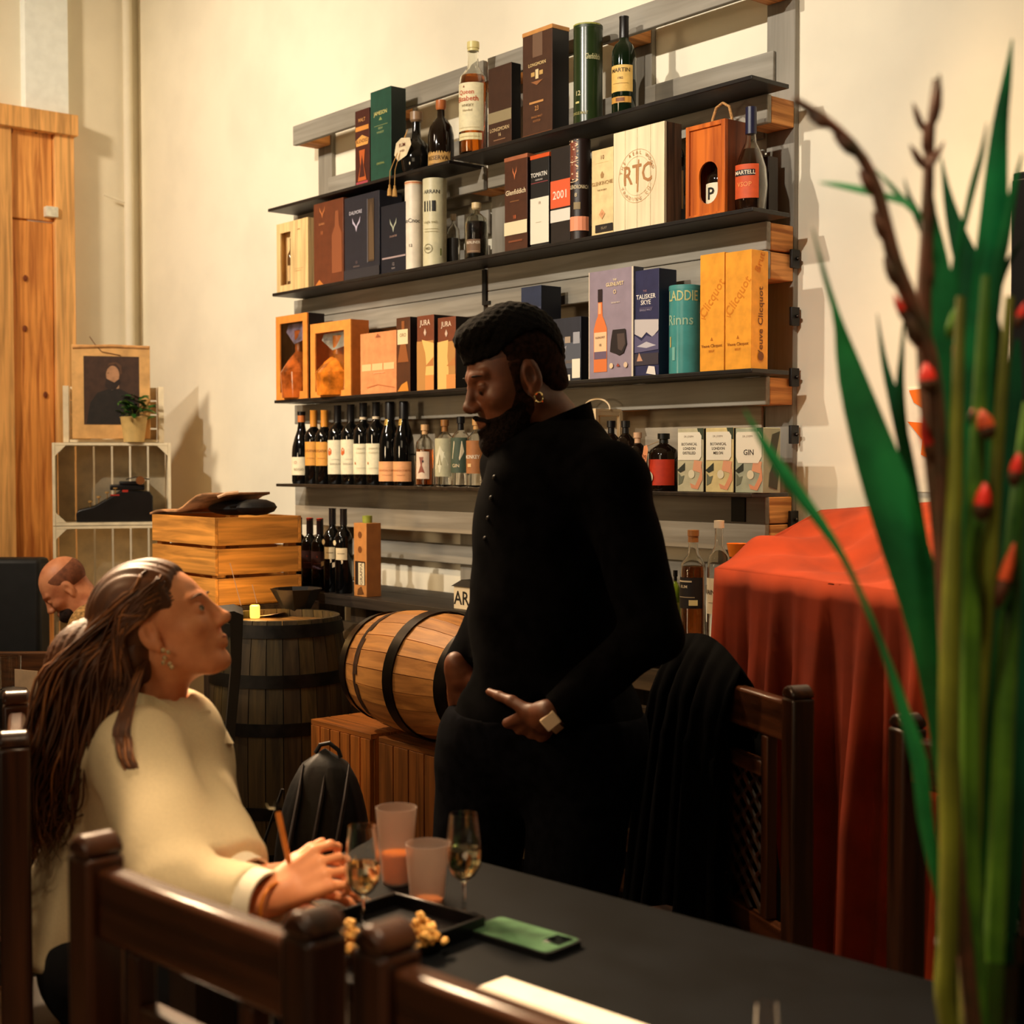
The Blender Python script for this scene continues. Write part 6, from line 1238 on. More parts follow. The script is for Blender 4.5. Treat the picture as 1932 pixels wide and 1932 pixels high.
for s in (-1, 1):   # lowered upper lids
    MB().ball(tuple(hpt(HF, hc, (.0785, s*.032, .002), hs)-org), (.0125*hs, .0152*hs, .0108*hs), 16, R=Matrix(HF.tolist())).build('eyelid', sk, man)
MB().tube([hpt(HF, hc, (-.008+.009*math.sin(a), .086, -.052+.010*math.cos(a)), hs)-org for a in [2*PI*i/12 for i in range(13)]], .0022, 6).build('earring', mat((236, 210, 150), .15, 1., noise=0), man)
MB().tube([hpt(HF, hc, (-.008+.009*math.sin(a), -.086, -.052+.010*math.cos(a)), hs)-org for a in [2*PI*i/12 for i in range(13)]], .0022, 6).build('earring', mat((236, 210, 150), .15, 1., noise=0), man)
# watch on the near wrist
u_ = wN; Rw = Matrix(np.stack([np.cross(u_, TO)/np.linalg.norm(np.cross(u_, TO)), TO, u_], 1).tolist())
wp = wrN+wN*.004
w_ = MB().lathe([(.031, -.010), (.0335, -.010), (.0335, .010), (.031, .010), (.031, -.010)], tuple(wp-org), 28, R=Rw, close=False).build('wristwatch', mat((196, 168, 140), .5, noise=.05), man)
vv = TO-u_*(TO@u_); vv /= np.linalg.norm(vv); Rf = Matrix(np.stack([np.cross(vv, u_), u_, vv], 1).tolist())
MB().box(tuple(wp+vv*.037-org), (.030, .034, .010), R=Rf).build('watch_face', mat((232, 208, 176), .25, noise=.03), w_, bevel=.003)
# shoes
for q, v in ((anN, 1), (anF, 1)):
    fd = -RI*.8+TO*.3; fd /= np.linalg.norm(fd); b0_ = np.array([q[0], q[1], 0])-org
    pr = [('c', b0_+np.array([0, 0, .05])-fd*.02, b0_+fd*.17+np.array([0, 0, .035]), .046, .036, .02), ('c', b0_+np.array([0, 0, .09]), b0_+np.array([0, 0, .05]), .048, .05, .02)]
    lo, hi = bounds(pr, .02); surf_obj('shoe', lambda P: smax(allmin(P, pr), -P[..., 2]+.002, .003), lo, hi, .007, mat((14, 12, 12), .5, noise=.1), man)
# ---------------------------------------------------------------- seated woman
DW = 2.5
def B(x, y, o=0.): return at(x, y, DW+o)
skw = skinm((244, 166, 116), (230, 146, 98)); WFm = frame(.985, .05, .42, -.03); wc_ = B(312, 1178, 0.0); ws = .918
orgw = np.array([B(260, 1500)[0], B(260, 1500)[1], 0.]); nk = B(290, 1335, .0)
wshN, wshF = B(255, 1428, -.13), B(345, 1400, .16)
welN, wwrN = at(352, 1680, 2.12), at(494, 1706, 2.045)
welF, wwrF = at(410, 1640, 2.2), at(462, 1664, 2.16)
wt = [('c', B(285, 1440, .0), B(250, 1640, .04), .135, .130, .06), ('c', B(250, 1620, .04), B(235, 1740, .06), .130, .150, .06), ('c', wshF, wshN, .062, .066, .05), ('c', B(300, 1375, .01), B(280, 1440, .01), .075, .11, .05), ('c', B(345, 1450, .05), B(365, 1560, .05), .06, .085, .05)]
wan = [('c', wshN, welN, .072, .062, .03), ('c', welN, wwrN, .060, .040, .02)]; waf = [('c', wshF, welF, .062, .055, .03), ('c', welF, wwrF, .050, .036, .02)]
hipW = B(240, 1745, .06); fdir = RI*.80+TO*.45; fdir /= np.linalg.norm(fdir)
kn1 = hipW+fdir*.42+TO*.08; kn2 = hipW+fdir*.42-TO*.12; kn1[2] = kn2[2] = .50
hp1, hp2 = hipW+TO*.08, hipW-TO*.09; hp1[2] = hp2[2] = .56
def flo(p, d): q = p+fdir*d; q[2] = .08; return q
wl = [('c', hp2, hp1, .125, .125, .05), ('c', hp1, kn1, .088, .062, .03), ('c', hp2, kn2, .088, .062, .03), ('c', kn1, flo(kn1, .03), .058, .038, .02), ('c', kn2, flo(kn2, .05), .058, .038, .02)]
# near hand: seen from the back, fingers curled round the pen; other hand behind
hd1 = RI*.78+UPV*.42-TO*.15
h1 = hand_prims(wwrN+RI*.02+UPV*.012, hd1, TO*.75+UPV*.65, 1 if np.cross(TO*.75+UPV*.65, hd1)@(UPV-TO) > 0 else -1, (.65, .7, .75, .8, .5), .152, .08, thumb_open=.45)
hd2 = RI*.95+UPV*.12+TO*.05
h2 = hand_prims(wwrF+RI*.03, hd2, UPV*.8+TO*.4, 1 if np.cross(UPV, hd2)@(TO) > 0 else -1, (.35, .4, .4, .4, .3), .165, .08, thumb_open=.5)
parts = []; lo, hi = bounds([('e', wc_, (.16, .16, .16)), ('c', nk, nk, .06, .06)], .02)
parts.append(surf(lambda P: head_sdf(P, WFm, wc_, ws, False, True, nk, .048, True), lo, hi, .0032))
bp2 = wt+wan+waf+wl; lo, hi = bounds(bp2, .03); parts.append(surf(lambda P: allmin(P, [(p[0], p[1], p[2], p[3]-.016, p[4]-.014, p[5]) for p in bp2]), lo, hi, .014))
for hp in (h1, h2): lo, hi = bounds(hp, .02); parts.append(surf(lambda P: allmin(P, hp), lo, hi, .0028))
wom = merge_mesh('person', parts, skw, orgw); wom.location = orgw; tag(wom, 'seated person in cream jacket with long wavy brown hair, holding a pen and looking up', 'person')
jm = mat((226, 208, 168), .9, noise=.02, nscale=200, bump=.1)
wNv = (wwrN-welN)/np.linalg.norm(wwrN-welN); wFv = (wwrF-welF)/np.linalg.norm(wwrF-welF)
wt2 = wt+[('c', B(245, 1640, .04), B(215, 1775, .05), .150, .172, .05)]
hemz = float(B(200, 1800)[2])
def jack(P):
    d = allmin(P, [(p[0], p[1], p[2], p[3]+.006, p[4]+.006, p[5]) for p in wt2]+[(p[0], p[1], p[2], p[3]+.006, p[4]+.014, p[5]) for p in wan+waf], .03)+folds(P, .011, .5, 1.)+folds(P, .004, 1.1, 2.)
    seam = np.abs((P-B(262, 1500, -.13))@((RI*.35-UPV*.2)/.403)); d = d+.005*np.exp(-(seam/.006)**2)*0
    d = smax(d, hemz-P[..., 2], .012)
    for w0, v_ in ((wwrN, wNv), (wwrF, wFv)): d = smax(d, -smax(np.linalg.norm(P-w0, axis=-1)-.085, -((P-w0)@v_+.012), .004), .006)
    return smax(d, -s_caps(P, B(305, 1290, 0), B(285, 1365, .0), .05, .062), .006)
lo, hi = bounds(wt2+wan+waf, .05); surf_obj('jacket', jack, lo, hi, .0075, jm, wom, orgw)
surf_obj('trousers', lambda P: allmin(P, [(p[0], p[1], p[2], p[3]+.006, p[4]+.006, p[5]) for p in wl], .03)+folds(P, .003), *bounds(wl, .04), .011, mat((16, 18, 24), .8, noise=.2), wom, orgw)
# jacket collar, seams, cuffs
cc = B(312, 1338, 0.); ring = []
for j, (rr, dz) in enumerate(((.088, -.03), (.072, .026), (.080, .030), (.112, -.026))):
    for i in range(24):
        a = 2*PI*i/24; ring.append(cc+RI*rr*math.cos(a)*1.05+TO*rr*math.sin(a)+UPV*(dz-.035*math.cos(a)+.006*math.sin(a*5))-orgw)
MB().add(ring, [(j*24+i, j*24+(i+1) % 24, ((j+1) % 4)*24+(i+1) % 24, ((j+1) % 4)*24+i) for j in range(4) for i in range(24)]).build('collar', jm, wom)
def onsurf(fn, p, v=None, step=.002, back=.25):
    v = TO if v is None else v; ts = back-np.arange(0, back*1.6, step); Q = (p[None, :]+ts[:, None]*v[None, :]).astype(np.float32); d = fn(Q); k_ = np.argmax(d < .0005)
    return p+v*ts[k_] if d[k_] < .0005 else p
cm = mat((240, 230, 206), .8, noise=.05)
for w0, v_, r_ in ((wwrN, wNv, .046), (wwrF, wFv, .040)):
    e1 = np.cross(v_, UPV); e1 /= np.linalg.norm(e1); e2 = np.cross(v_, e1)
    Rc = Matrix(np.stack([e1, e2, v_], 1).tolist())
    MB().lathe([(r_, -.022), (r_+.004, -.02), (r_+.002, .014), (r_-.002, .014), (r_, -.022)], tuple(w0-orgw), 28, R=Rc, close=False).build('cuff', cm, wom)
Rc = Matrix(np.stack([np.cross(wNv, UPV)/np.linalg.norm(np.cross(wNv, UPV)), np.cross(wNv, np.cross(wNv, UPV)/np.linalg.norm(np.cross(wNv, UPV))), wNv], 1).tolist())
MB().lathe([(.033+.003*math.cos(a), .003*math.sin(a)) for a in [2*PI*i/8 for i in range(9)]], tuple(wwrN+wNv*.026-orgw), 28, R=Rc, close=False).build('bracelet', mat((206, 120, 40), .4, .3, noise=0), wom)
eyes(wom, WFm, wc_, ws, orgw, lid=.003, iris=(90, 80, 60))
lipm = mat((176, 84, 66), .4, noise=.05)
for dz in (0, 1):
    pts = [hpt(WFm, wc_, ((.0865, .0905, .0950, .0950, .0905, .0865)[i]-.002*dz, (-.017, -.010, -.003, .003, .010, .017)[i], (-.0665 if dz == 0 else -.0762)), ws)-orgw for i in range(6)]
    MB().tube(pts, [.0012, .0026, .0036, .0036, .0026, .0012], 8).build('lip', lipm, wom)
for s in (-1, 1):
    k = MB()
    for i in range(6): k.ball(tuple(hpt(WFm, wc_, (.004-i*.001+.008*math.sin(i*1.7), s*(.083+.002*math.cos(i)), -.046-i*.007), ws)-orgw), .0045-.0004*(i % 2), 8)
    k.build('earring', mat((236, 208, 160), .25, .6, noise=0), wom)
# long hair: a scalp cap and many tapered locks
hm = mat((96, 56, 28), .5, noise=.15, nscale=14, col2=(64, 36, 18)); hm2 = mat((156, 98, 50), .45, noise=.15, nscale=14, col2=(112, 66, 32))
def capf(P):
    Q = ((P-wc_.astype(np.float32))@WFm.astype(np.float32))/ws; x, y, z = Q[..., 0], Q[..., 1], Q[..., 2]
    d = s_ell(Q, (-.028, 0, .040), (.112, .088, .098)); d = smin(d, s_ell(Q, (-.075, 0, -.02), (.06, .075, .085)), .03)
    d = smax(d, x-.052-np.clip(z-.05, 0, .1)*.45, .01); d = smax(d, -(z+.055)-np.clip(-x-.02, 0, .1)*1.5, .01)
    d = smax(d, -s_ell(Q, (.022, 0, -.03), (.052, .3, .055)), .01); d = smax(d, -s_ell(Q, (.095, 0, .0), (.06, .08, .075)), .012)
    g = .0010*np.sin(y*420+np.sin(x*40)*1.5)+.0008*np.sin(y*230+x*30+z*20)
    return (d+g)*ws
lo, hi = bounds([('e', wc_, (.16, .16, .16))], .02); surf_obj('hair', capf, lo, hi, .0034, hm, wom, orgw)
def lock(root, way, r0, wob, seed, n=18):
    rnd = random.Random(seed); pts = [root]+way; P = []; 
    for i in range(n):
        t = i/(n-1)*(len(pts)-1); k_ = min(int(t), len(pts)-2); f_ = t-k_; p0 = pts[max(k_-1, 0)]; p1 = pts[k_]; p2 = pts[k_+1]; p3 = pts[min(k_+2, len(pts)-1)]
        q = .5*((2*p1)+(-p0+p2)*f_+(2*p0-5*p1+4*p2-p3)*f_*f_+(-p0+3*p1-3*p2+p3)*f_**3)
        u = i/(n-1); ph = seed*.7; q = q+RI*wob*u*math.sin(u*15+ph)+TO*wob*u*math.cos(u*13+ph*1.3); P.append(q)
    return P, [r0*(.75+.5*math.sin(PI*min(1, i/(n-1)*1.1)))*(1-.75*(i/(n-1))**3) for i in range(n)]
la, lb, lc = MB(), MB(), MB(); rnd = random.Random(3)
mass = [('c', hpt(WFm, wc_, (-.085, 0, -.02), ws), B(190, 1265, 0), .080, .085, .04), ('c', B(190, 1265, 0), B(160, 1370, .01), .085, .080, .04), ('c', B(160, 1370, .01), B(135, 1490, .03), .080, .052, .04), ('c', B(135, 1490, .03), B(120, 1580, .04), .052, .02, .03)]
lo, hi = bounds(mass, .03); surf_obj('hair_mass', lambda P: allmin(P, mass, .03)+.003*np.sin(((P-wc_)@RI)*260+((P-wc_)@TO)*200+np.sin(P[..., 2]*22)*2.), lo, hi, .006, hm, wom, orgw)
for i in range(620):
    u = rnd.random(); v = rnd.uniform(-1, 1); th = rnd.uniform(-.3, 1.15); ry = .084*v
    root = hpt(WFm, wc_, (-.075-.035*math.cos(th)*.8+.045*abs(v), ry, .088*math.sin(th)+.012-.03*abs(v)), ws)
    tt = (hpt(WFm, wc_, (0, ry, 0), ws)-wc_)@TO; jx = rnd.uniform(-1, 1)
    b1 = B(128+105*u+12*jx, 1250+10*jx, 0)+TO*(tt*1.25); b2 = B(78+150*u, 1385+15*jx, 0)+TO*(tt*1.35+.01); b3 = B(60+145*u**1.15, 1470+40*rnd.random(), 0)+TO*(tt*1.35+.02); b4 = B(62+120*u, 1550+90*rnd.random()-70*u, 0)+TO*(tt*1.2+.02)
    P, R_ = lock(root, [b1, b2, b3, b4], rnd.uniform(.0022, .0046), .012, (i % 12)*1.1+u*3, 20); (lb if rnd.random() < (.6 if u < .28 else .12) else la).tube([p-orgw for p in P], R_, 5, .6)
for i in range(230):   # swept-back strands over the crown
    v = rnd.uniform(-1, 1); y = .074*v; z0 = .070+rnd.uniform(-.035, .025)
    A0 = hpt(WFm, wc_, (.052-.04*v*v, y*.9, z0+.010), ws); A1 = hpt(WFm, wc_, (-.01, y*1.14, .131-.060*v*v), ws); A2 = hpt(WFm, wc_, (-.085, y*1.14, .100-.05*v*v), ws); A3 = hpt(WFm, wc_, (-.140, y, .02-.01*v), ws); A4 = hpt(WFm, wc_, (-.135, y, -.07), ws)
    P, R_ = lock(A0, [A1, A2, A3, A4], rnd.uniform(.0018, .0034), .002, i*.3, 14); (lb if rnd.random() < .45 else la).tube([p-orgw for p in P], R_, 5, .6)
nearS = 1 if (hpt(WFm, wc_, (0, 1, 0))-wc_)@TO > 0 else -1
for i in range(90):   # strands from the temple over and behind the ear
    f_ = rnd.random(); A0 = hpt(WFm, wc_, (.052-.01*f_, nearS*(.058+.008*f_), .030+.055*rnd.random()), ws); A1 = hpt(WFm, wc_, (.0, nearS*.087, .020+.045*rnd.random()), ws); A2 = hpt(WFm, wc_, (-.055, nearS*.090, .0+.04*rnd.random()), ws); A3 = B(205+40*rnd.random(), 1300, -.085); A4 = B(150+70*rnd.random(), 1420+40*rnd.random(), -.10)
    P, R_ = lock(A0, [A1, A2, A3, A4], rnd.uniform(.0018, .0034), .006, i*.4, 16); (lb if rnd.random() < .2 else lc).tube([p-orgw for p in P], R_, 5, .6)
for i in range(60):   # lock falling in front of the shoulder
    j_ = rnd.uniform(-14, 14); k2 = rnd.uniform(.6, 1.); way = smooth([B(288+j_, 1330), B(312+j_, 1378), B(352+j_*.8, 1425*k2+1400*(1-k2)), B(362+j_*.7, 1458), B(336+j_, 1480+j_*.5)], 9); way = [onsurf(jack, q_)+TO*rnd.uniform(.002, .012) for q_ in way]
    P, R_ = lock(hpt(WFm, wc_, (-.035-.02*rnd.random(), nearS*.07, -.05), ws), way, rnd.uniform(.0012, .0022), .004, i, 26); nn_ = rnd.randint(17, 26); (lb if i % 4 == 0 else lc).tube([p-orgw+RI*j_*.0004*(q_/26)**2 for q_, p in enumerate(P[:nn_])], [r_*(1-.8*(q_/nn_)**2) for q_, r_ in enumerate(R_[:nn_])], 5, .8)
la.build('hair_lock', hm, wom, ang=None, kind='stuff'); lb.build('hair_lock', hm2, wom, ang=None, kind='stuff'); lc.build('hair_lock', hm, wom, ang=None, kind='stuff')
# pen held in the hand
p0 = at(520, 1512, 2.08); p1 = at(548, 1640, 2.06); t = thing('pen', 'orange brown pen held upright in the seated person\'s hand', 'pen', p1)
q = p0-p1; MB().tube([q*.0, q*.75, q*.84], [.0035, .0045, .0042], 10).build('barrel', mat((196, 112, 40), .4, noise=.1), t); MB().tube([q*.845, q*.9, q*1.0], [.003, .004, .002], 8).build('tip', mat((40, 36, 30), .3, .8, noise=0), t)
MB().tube([q*.9, q*.9-RI*.012, q*.97-RI*.014], .0012, 6).build('clip', mat((200, 196, 180), .2, 1., noise=0), t)
# the woman's chair: post tops behind her back at the left edge
w0 = onZ(26, 1378, 1.0); aw = -TO*.95-RI*.32; aw /= np.linalg.norm(aw); pR = w0[:2]; pL_ = w0[:2]+aw[:2]*.42
chair('rustic wooden chair carrying the seated person in the cream jacket', pL_, pR, 1.0, 1)
# ---------------------------------------------------------------- bald person bending at the left
DB = 5.5
def Cc(x, y, o=0.): return at(x, y, DB+o)
bc = Cc(122, 1108); BFm = frame(-.85, .30, -.75); orgb = np.array([Cc(150, 1300)[0], Cc(150, 1300)[1], 0.])
btp = [('c', Cc(195, 1190), Cc(225, 1320), .11, .14, .05), ('c', Cc(165, 1175, -.16), Cc(165, 1175, .16), .06, .06, .05), ('c', Cc(165, 1175, -.16), Cc(110, 1260, -.2), .055, .045, .02), ('c', Cc(110, 1260, -.2), Cc(90, 1290, -.1), .042, .035, .02), ('c', Cc(225, 1310), Cc(225, 1400), .14, .15, .05)]
bh = hand_prims(Cc(88, 1285, -.1), -RI+dn*.3, UPV, 1, (.4,)*5, .18)
parts = []; lo, hi = bounds([('e', bc, (.17, .17, .17))], .02); nb = Cc(180, 1165)
parts.append(surf(lambda P: head_sdf(P, BFm, bc, .92, True, True, nb, .055), lo, hi, .005))
lo, hi = bounds(bh, .02); parts.append(surf(lambda P: allmin(P, bh), lo, hi, .004))
bl_ = [('c', np.array([*Cc(228, 1420)[:2], .55]), np.array([*Cc(110, 1430)[:2], .5]), .10, .08, .03), ('c', np.array([*Cc(110, 1430)[:2], .5]), np.array([*Cc(115, 1430)[:2], .06]), .07, .05, .02)]
lo, hi = bounds(btp+bl_, .03); parts.append(surf(lambda P: allmin(P, [(p[0], p[1], p[2], p[3]-.01, p[4]-.01, p[5]) for p in btp+bl_]), lo, hi, .015))
ba = merge_mesh('person', parts, skinm((214, 140, 96), (190, 112, 74)), orgb); ba.location = orgb; tag(ba, 'bald bearded person bending forward at the far left table', 'person')
surf_obj('sweater', lambda P: allmin(P, btp, .03)+folds(P, .004), *bounds(btp, .04), .011, mat((196, 150, 90), .9, noise=.3, nscale=60, col2=(120, 90, 50)), ba, orgb)
surf_obj('trousers', lambda P: allmin(P, [(p[0], p[1], p[2], p[3]+.008, p[4]+.008, p[5]) for p in bl_], .03), *bounds(bl_, .04), .014, mat((24, 24, 30), .8, noise=.2), ba, orgb)
def bbf(P):
    Q = ((P-bc.astype(np.float32))@BFm.astype(np.float32))/.92; x, z = Q[..., 0], Q[..., 2]
    d = s_ell(Q, (.045, 0, -.085), (.066, .06, .05)); d = smax(d, -s_ell(Q, (.095, 0, -.055), (.042, .03, .026)), .008); return smax(d, z+.045, .006)*.92
lo, hi = bounds([('e', bc, (.17, .17, .17))], .02); surf_obj('beard', bbf, lo, hi, .005, mat((44, 26, 18), .9, noise=.3, nscale=100), ba, orgb)
def stub(P):
    Q = ((P-bc.astype(np.float32))@BFm.astype(np.float32))/.92; x, z = Q[..., 0], Q[..., 2]
    d = s_ell(Q, (-.018, 0, .033), (.1, .078, .088)); d = smax(d, x-.02-z*.3, .005); d = smax(d, z-.075, .01); return smax(d, -.03-z, .005)*.92
surf_obj('cropped_hair', stub, lo, hi, .005, mat((130, 76, 48), .8, noise=.15, nscale=60), ba, orgb)
# seat under the bald person
sb = Cc(228, 1420); t = thing('stool', 'dark stool under the bending bald person', 'stool', (sb[0], sb[1], 0)); MB().lathe([(0, .37), (.18, .37), (.18, .40), (0, .40)], n=28).build('seat', wood((50, 36, 26), 0), t)
for a in range(4): MB().tube([(.15*math.cos(a*PI/2), .15*math.sin(a*PI/2), 0), (.12*math.cos(a*PI/2), .12*math.sin(a*PI/2), .369)], .014, 8).build('leg', wood((50, 36, 26), 2), t)
# ---------------------------------------------------------------- gladioli in a vase
DV = 1.36
vq = at(1866, 2215, DV); vloc = np.array([vq[0], vq[1], .75]); t = thing('glass_vase', 'tall smoky glass vase at the right end of the table', 'vase', vloc)
vh = at(1866, 1780, DV)[2]-.75; vr = .051
MB().lathe([(0, 0), (vr*.8, 0), (vr*.86, .01), (vr, vh), (vr-.003, vh), (vr*.82, .012), (0, .012)], n=40, close=False).build('glass_body', glassm((150, 170, 158), .02, 1.45), t, ang=50)
MB().lathe([(0, .0125), (vr*.81, .0125), (vr*.93, vh*.62), (0, vh*.62)], n=32).build('water', mat((150, 176, 150), 0, noise=0, trans=1, ior=1.33), t)
g1 = mat((30, 124, 62), .45, noise=.2, nscale=12, col2=(16, 84, 44)); g2 = mat((96, 140, 36), .45, noise=.25, nscale=12, col2=(40, 84, 26)); g3 = mat((20, 86, 50), .45, noise=.2, nscale=12); gb = mat((96, 56, 34), .5, noise=.25, nscale=30, col2=(60, 50, 24)); gy = mat((120, 124, 30), .5, noise=.2, nscale=10)
redm = mat((214, 36, 12), .5, noise=.15, nscale=40); orm = mat((230, 86, 34), .5, noise=.15, nscale=40)
def vpath(pts, dd): return [at(x, y, DV+dd+(o[0] if o else 0)) for x, y, *o in pts]
def inside_vase(p):
    return p
def leaf(label, pts, dd, m, group='sword leaves of the gladioli', twist=0., n=28):
    """sword leaf from (x, y, width) points, tip first; folded along the midrib"""
    P = smooth([np.append(at(x, y, DV+dd), w*(DV+dd)/F) for x, y, w in pts], n); vs = []
    for i, p in enumerate(P):
        a, b = P[max(0, i-1)][:3], P[min(n-1, i+1)][:3]; tg = (b-a)/np.linalg.norm(b-a); side = np.cross(tg, TO*math.cos(twist)+RI*math.sin(twist)); side /= np.linalg.norm(side); nn = np.cross(side, tg); w_ = max(p[3], .0006)/2
        vs += [p[:3]-side*w_-vloc0, p[:3]-side*w_*.5+nn*w_*.10-vloc0, p[:3]+nn*w_*.22-vloc0, p[:3]+side*w_*.5+nn*w_*.10-vloc0, p[:3]+side*w_-vloc0]
        vs += [p[:3]-vloc0-nn*max(.0006, w_*.08)]
    fs = []
    for i in range(n-1):
        a, b = i*6, (i+1)*6
        for k_ in range(4): fs.append((a+k_, a+k_+1, b+k_+1, b+k_))
        fs += [(a+4, a+5, b+5, b+4), (a+5, a, b, b+5)]
    fs += [(0, 5, 4, 3, 2, 1), tuple(range((n-1)*6, n*6))]
    return MB().add(vs, fs).build('leaf', m, vplant, ang=60)
vloc0 = vloc+np.array([0, 0, .0])
vplant = thing('gladiolus_bunch', 'bunch of gladioli with sword leaves and red buds at the right', 'flowers', vloc0)
L = [  # tip first: x, y, width in px
 ([(1404, 772, 3), (1440, 835, 16), (1478, 892, 26), (1540, 975, 22), (1590, 1050, 14), (1632, 1140, 12), (1672, 1240, 14), (1705, 1340, 24), (1735, 1440, 34), (1745, 1540, 32), (1768, 1650, 28), (1800, 1780, 22), (1835, 2000, 16)], -.03, g1, .2),
 ([(1533, 430, 2), (1556, 520, 10), (1580, 600, 16), (1604, 700, 50), (1640, 820, 76), (1680, 940, 92), (1716, 1060, 88), (1752, 1180, 82), (1782, 1320, 78), (1800, 1480, 66), (1812, 1640, 50), (1822, 1800, 36), (1845, 2010, 18)], .02, g1, 0.),
 ([(1655, 592, 2), (1668, 680, 14), (1688, 760, 26), (1708, 850, 30), (1726, 960, 34), (1748, 1100, 34), (1790, 1400, 30), (1820, 1700, 24), (1850, 2000, 14)], .06, g3, .3),
 ([(1706, 590, 2), (1702, 660, 10), (1698, 740, 20), (1704, 830, 26), (1722, 950, 26), (1760, 1200, 24), (1810, 1600, 20), (1845, 2000, 14)], .05, g3, .2),
 ([(1545, 344, 2), (1585, 350, 14), (1640, 362, 20), (1695, 378, 22), (1732, 400, 18), (1748, 450, 14), (1760, 540, 12)], -.02, g1, 1.2),
 ([(1652, 320, 2), (1676, 345, 14), (1702, 375, 22), (1728, 402, 22), (1745, 440, 10)], -.01, g1, .8),
 ([(1706, 336, 2), (1715, 370, 14), (1732, 410, 24), (1748, 460, 12)], .0, g3, .6),
 ([(1910, 74, 3), (1900, 150, 18), (1888, 230, 30), (1880, 330, 44), (1874, 430, 56), (1862, 540, 60), (1846, 680, 60), (1838, 850, 56), (1836, 1050, 50), (1838, 1300, 44), (1845, 1600, 36), (1858, 2000, 16)], .03, mat((16, 128, 66), .45, noise=.15, nscale=12, col2=(10, 84, 44)), 0.),
 ([(1862, 232, 2), (1852, 290, 12), (1836, 350, 16), (1822, 410, 14), (1808, 470, 18), (1800, 560, 24), (1802, 700, 28), (1812, 900, 28), (1830, 1300, 26), (1850, 1900, 16)], .0, g1, .3),
 ([(1776, 296, 2), (1788, 370, 18), (1806, 440, 36), (1832, 520, 56), (1856, 640, 74), (1868, 780, 80), (1874, 950, 74), (1878, 1150, 64), (1876, 1400, 54), (1870, 1700, 40), (1864, 2010, 18)], .05, g3, 0.),
 ([(1754, 320, 3), (1756, 400, 22), (1764, 480, 46), (1776, 580, 60), (1784, 720, 60), (1790, 900, 54), (1796, 1100, 52), (1806, 1350, 48), (1822, 1650, 36), (1850, 2010, 16)], .0, g1, 0.),
 ([(1928, 290, 3), (1912, 360, 16), (1896, 440, 26), (1876, 540, 30), (1862, 660, 30), (1860, 900, 28), (1868, 1400, 26), (1870, 1900, 14)], .02, g1, .2),
 ([(1930, 455, 2), (1900, 500, 14), (1880, 560, 18), (1872, 640, 14), (1870, 760, 12)], .04, g3, .4),
 ([(1920, 640, 10), (1908, 800, 50), (1900, 1000, 66), (1896, 1250, 66), (1892, 1500, 56), (1882, 1800, 40), (1872, 2010, 18)], .07, g3, 0.),
 ([(1948, 900, 20), (1934, 1100, 60), (1920, 1350, 66), (1906, 1600, 56), (1888, 1900, 34), (1876, 2020, 16)], .08, g3, 0.)]
for pts, dd, m_, tw_ in L: leaf('', pts, dd, m_, twist=tw_)
def stem(pts, dd, r, m, rt_=None):
    P = smooth([at(x, y, DV+dd) for x, y in pts], 30); R_ = [r*(.45+.55*min(1, i/14)) for i in range(30)] if rt_ is None else [rt_+(r-rt_)*min(1, i/12) for i in range(30)]
    MB().tube([p-vloc0 for p in P], R_, 10).build('stem', m, vplant); return P
s1 = stem([(1497, 188), (1560, 228), (1618, 286), (1652, 350), (1672, 430), (1690, 500), (1718, 570), (1744, 640), (1762, 720), (1772, 850), (1780, 1000), (1790, 1300), (1806, 1650), (1845, 2010)], -.06, .0075, gb, .0035)
s2 = stem([(1766, 150), (1756, 240), (1752, 320), (1748, 450), (1742, 600), (1752, 800), (1776, 1050), (1790, 1350), (1785, 1650), (1786, 1780), (1830, 2010)], -.02, .0075, gb, .0035)
s3 = stem([(1860, 520), (1850, 700), (1842, 900), (1832, 1200), (1830, 1500), (1838, 1750), (1850, 2015)], -.05, .009, g2, .004)
s4 = stem([(1812, 560), (1806, 760), (1800, 960), (1792, 1200), (1790, 1450), (1792, 1600), (1788, 1780), (1784, 1900), (1830, 2090)], -.07, .0095, gy, .004)
s5 = stem([(1905, 560), (1886, 800), (1868, 1050), (1850, 1250), (1838, 1420), (1832, 1640), (1826, 1800), (1828, 2010)], -.04, .009, gy, .004)
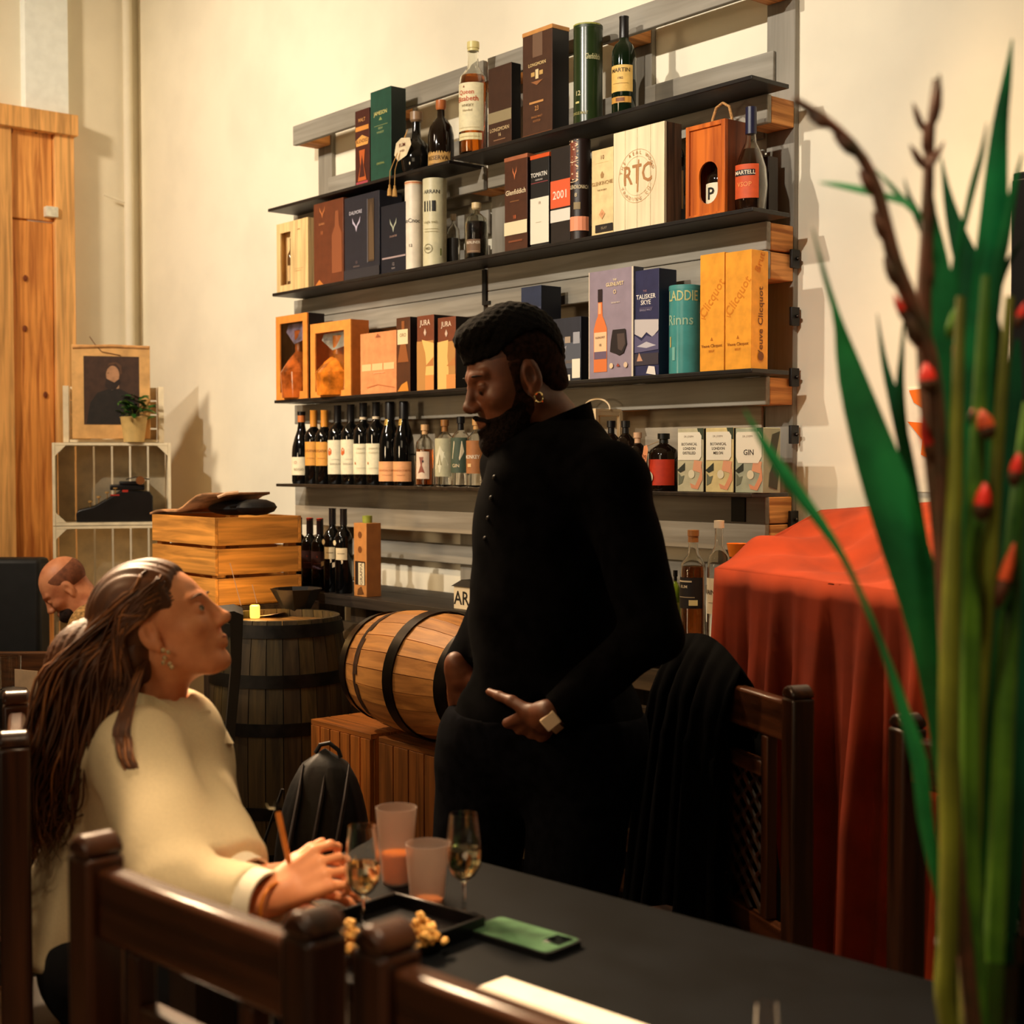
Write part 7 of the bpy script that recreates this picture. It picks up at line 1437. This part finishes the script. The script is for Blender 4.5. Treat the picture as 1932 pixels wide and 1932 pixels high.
s6 = stem([(1940, 760), (1915, 1000), (1898, 1300), (1880, 1700), (1866, 2010)], -.03, .010, g2, .005)
def bud(x, y, dd, ln, wd_, ang_, m1, tip=None):
    c = at(x, y, DV+dd)-vloc0; ax_ = RI*math.sin(ang_)+UPV*math.cos(ang_); e1 = np.cross(ax_, TO); R3 = Matrix(np.stack([e1, TO, ax_], 1).tolist()); l_ = ln*DV/F; w_ = wd_*DV/F/2
    o = MB().lathe([(0, 0), (w_*.6, l_*.1), (w_, l_*.35), (w_*.8, l_*.65), (w_*.3, l_*.92), (0, l_)], tuple(c), 12, R=R3).build('bud', m1, vplant)
    if tip: MB().lathe([(0, l_*.45), (w_*.95, l_*.5), (w_*.8, l_*.8), (w_*.2, l_*1.12), (0, l_*1.15)], tuple(c), 12, R=R3).build('petal_tip', tip, o)
for a in ((1764, 235, -.03, 95, 20, .08, gb), (1752, 300, -.02, 70, 22, -.1, gb), (1745, 320, -.03, 55, 16, -.55, gb), (1742, 250, -.02, 60, 14, -.35, gb), (1752, 320, -.03, 60, 14, .5, gb), (1566, 240, -.06, 50, 18, -1.1, gb), (1618, 295, -.06, 60, 20, -.85, gb), (1655, 372, -.06, 60, 22, -.6, gb), (1676, 460, -.06, 66, 24, -.45, gb), (1700, 545, -.06, 66, 26, -.5, gb), (1738, 660, -.06, 80, 30, -.4, gb), (1748, 560, -.02, 90, 24, .05, gb), (1790, 640, -.05, 60, 20, .2, g2)): bud(*a)
for a in ((1712, 610, -.07, 50, 16, -.45, gb, redm), (1752, 742, -.07, 48, 34, -.1, gb, redm), (1760, 880, -.06, 80, 24, -.25, gb, redm), (1868, 830, -.06, 50, 34, -.3, gb, orm), (1850, 985, -.07, 62, 34, .1, gb, redm), (1912, 920, -.06, 56, 26, .15, gb, redm), (1830, 800, -.05, 44, 18, .4, gb, orm), (1800, 680, -.05, 40, 16, .2, gb, orm), (1918, 620, -.05, 44, 18, .3, gb, redm), (1880, 1150, -.05, 110, 26, .25, gb, orm)): bud(*a)
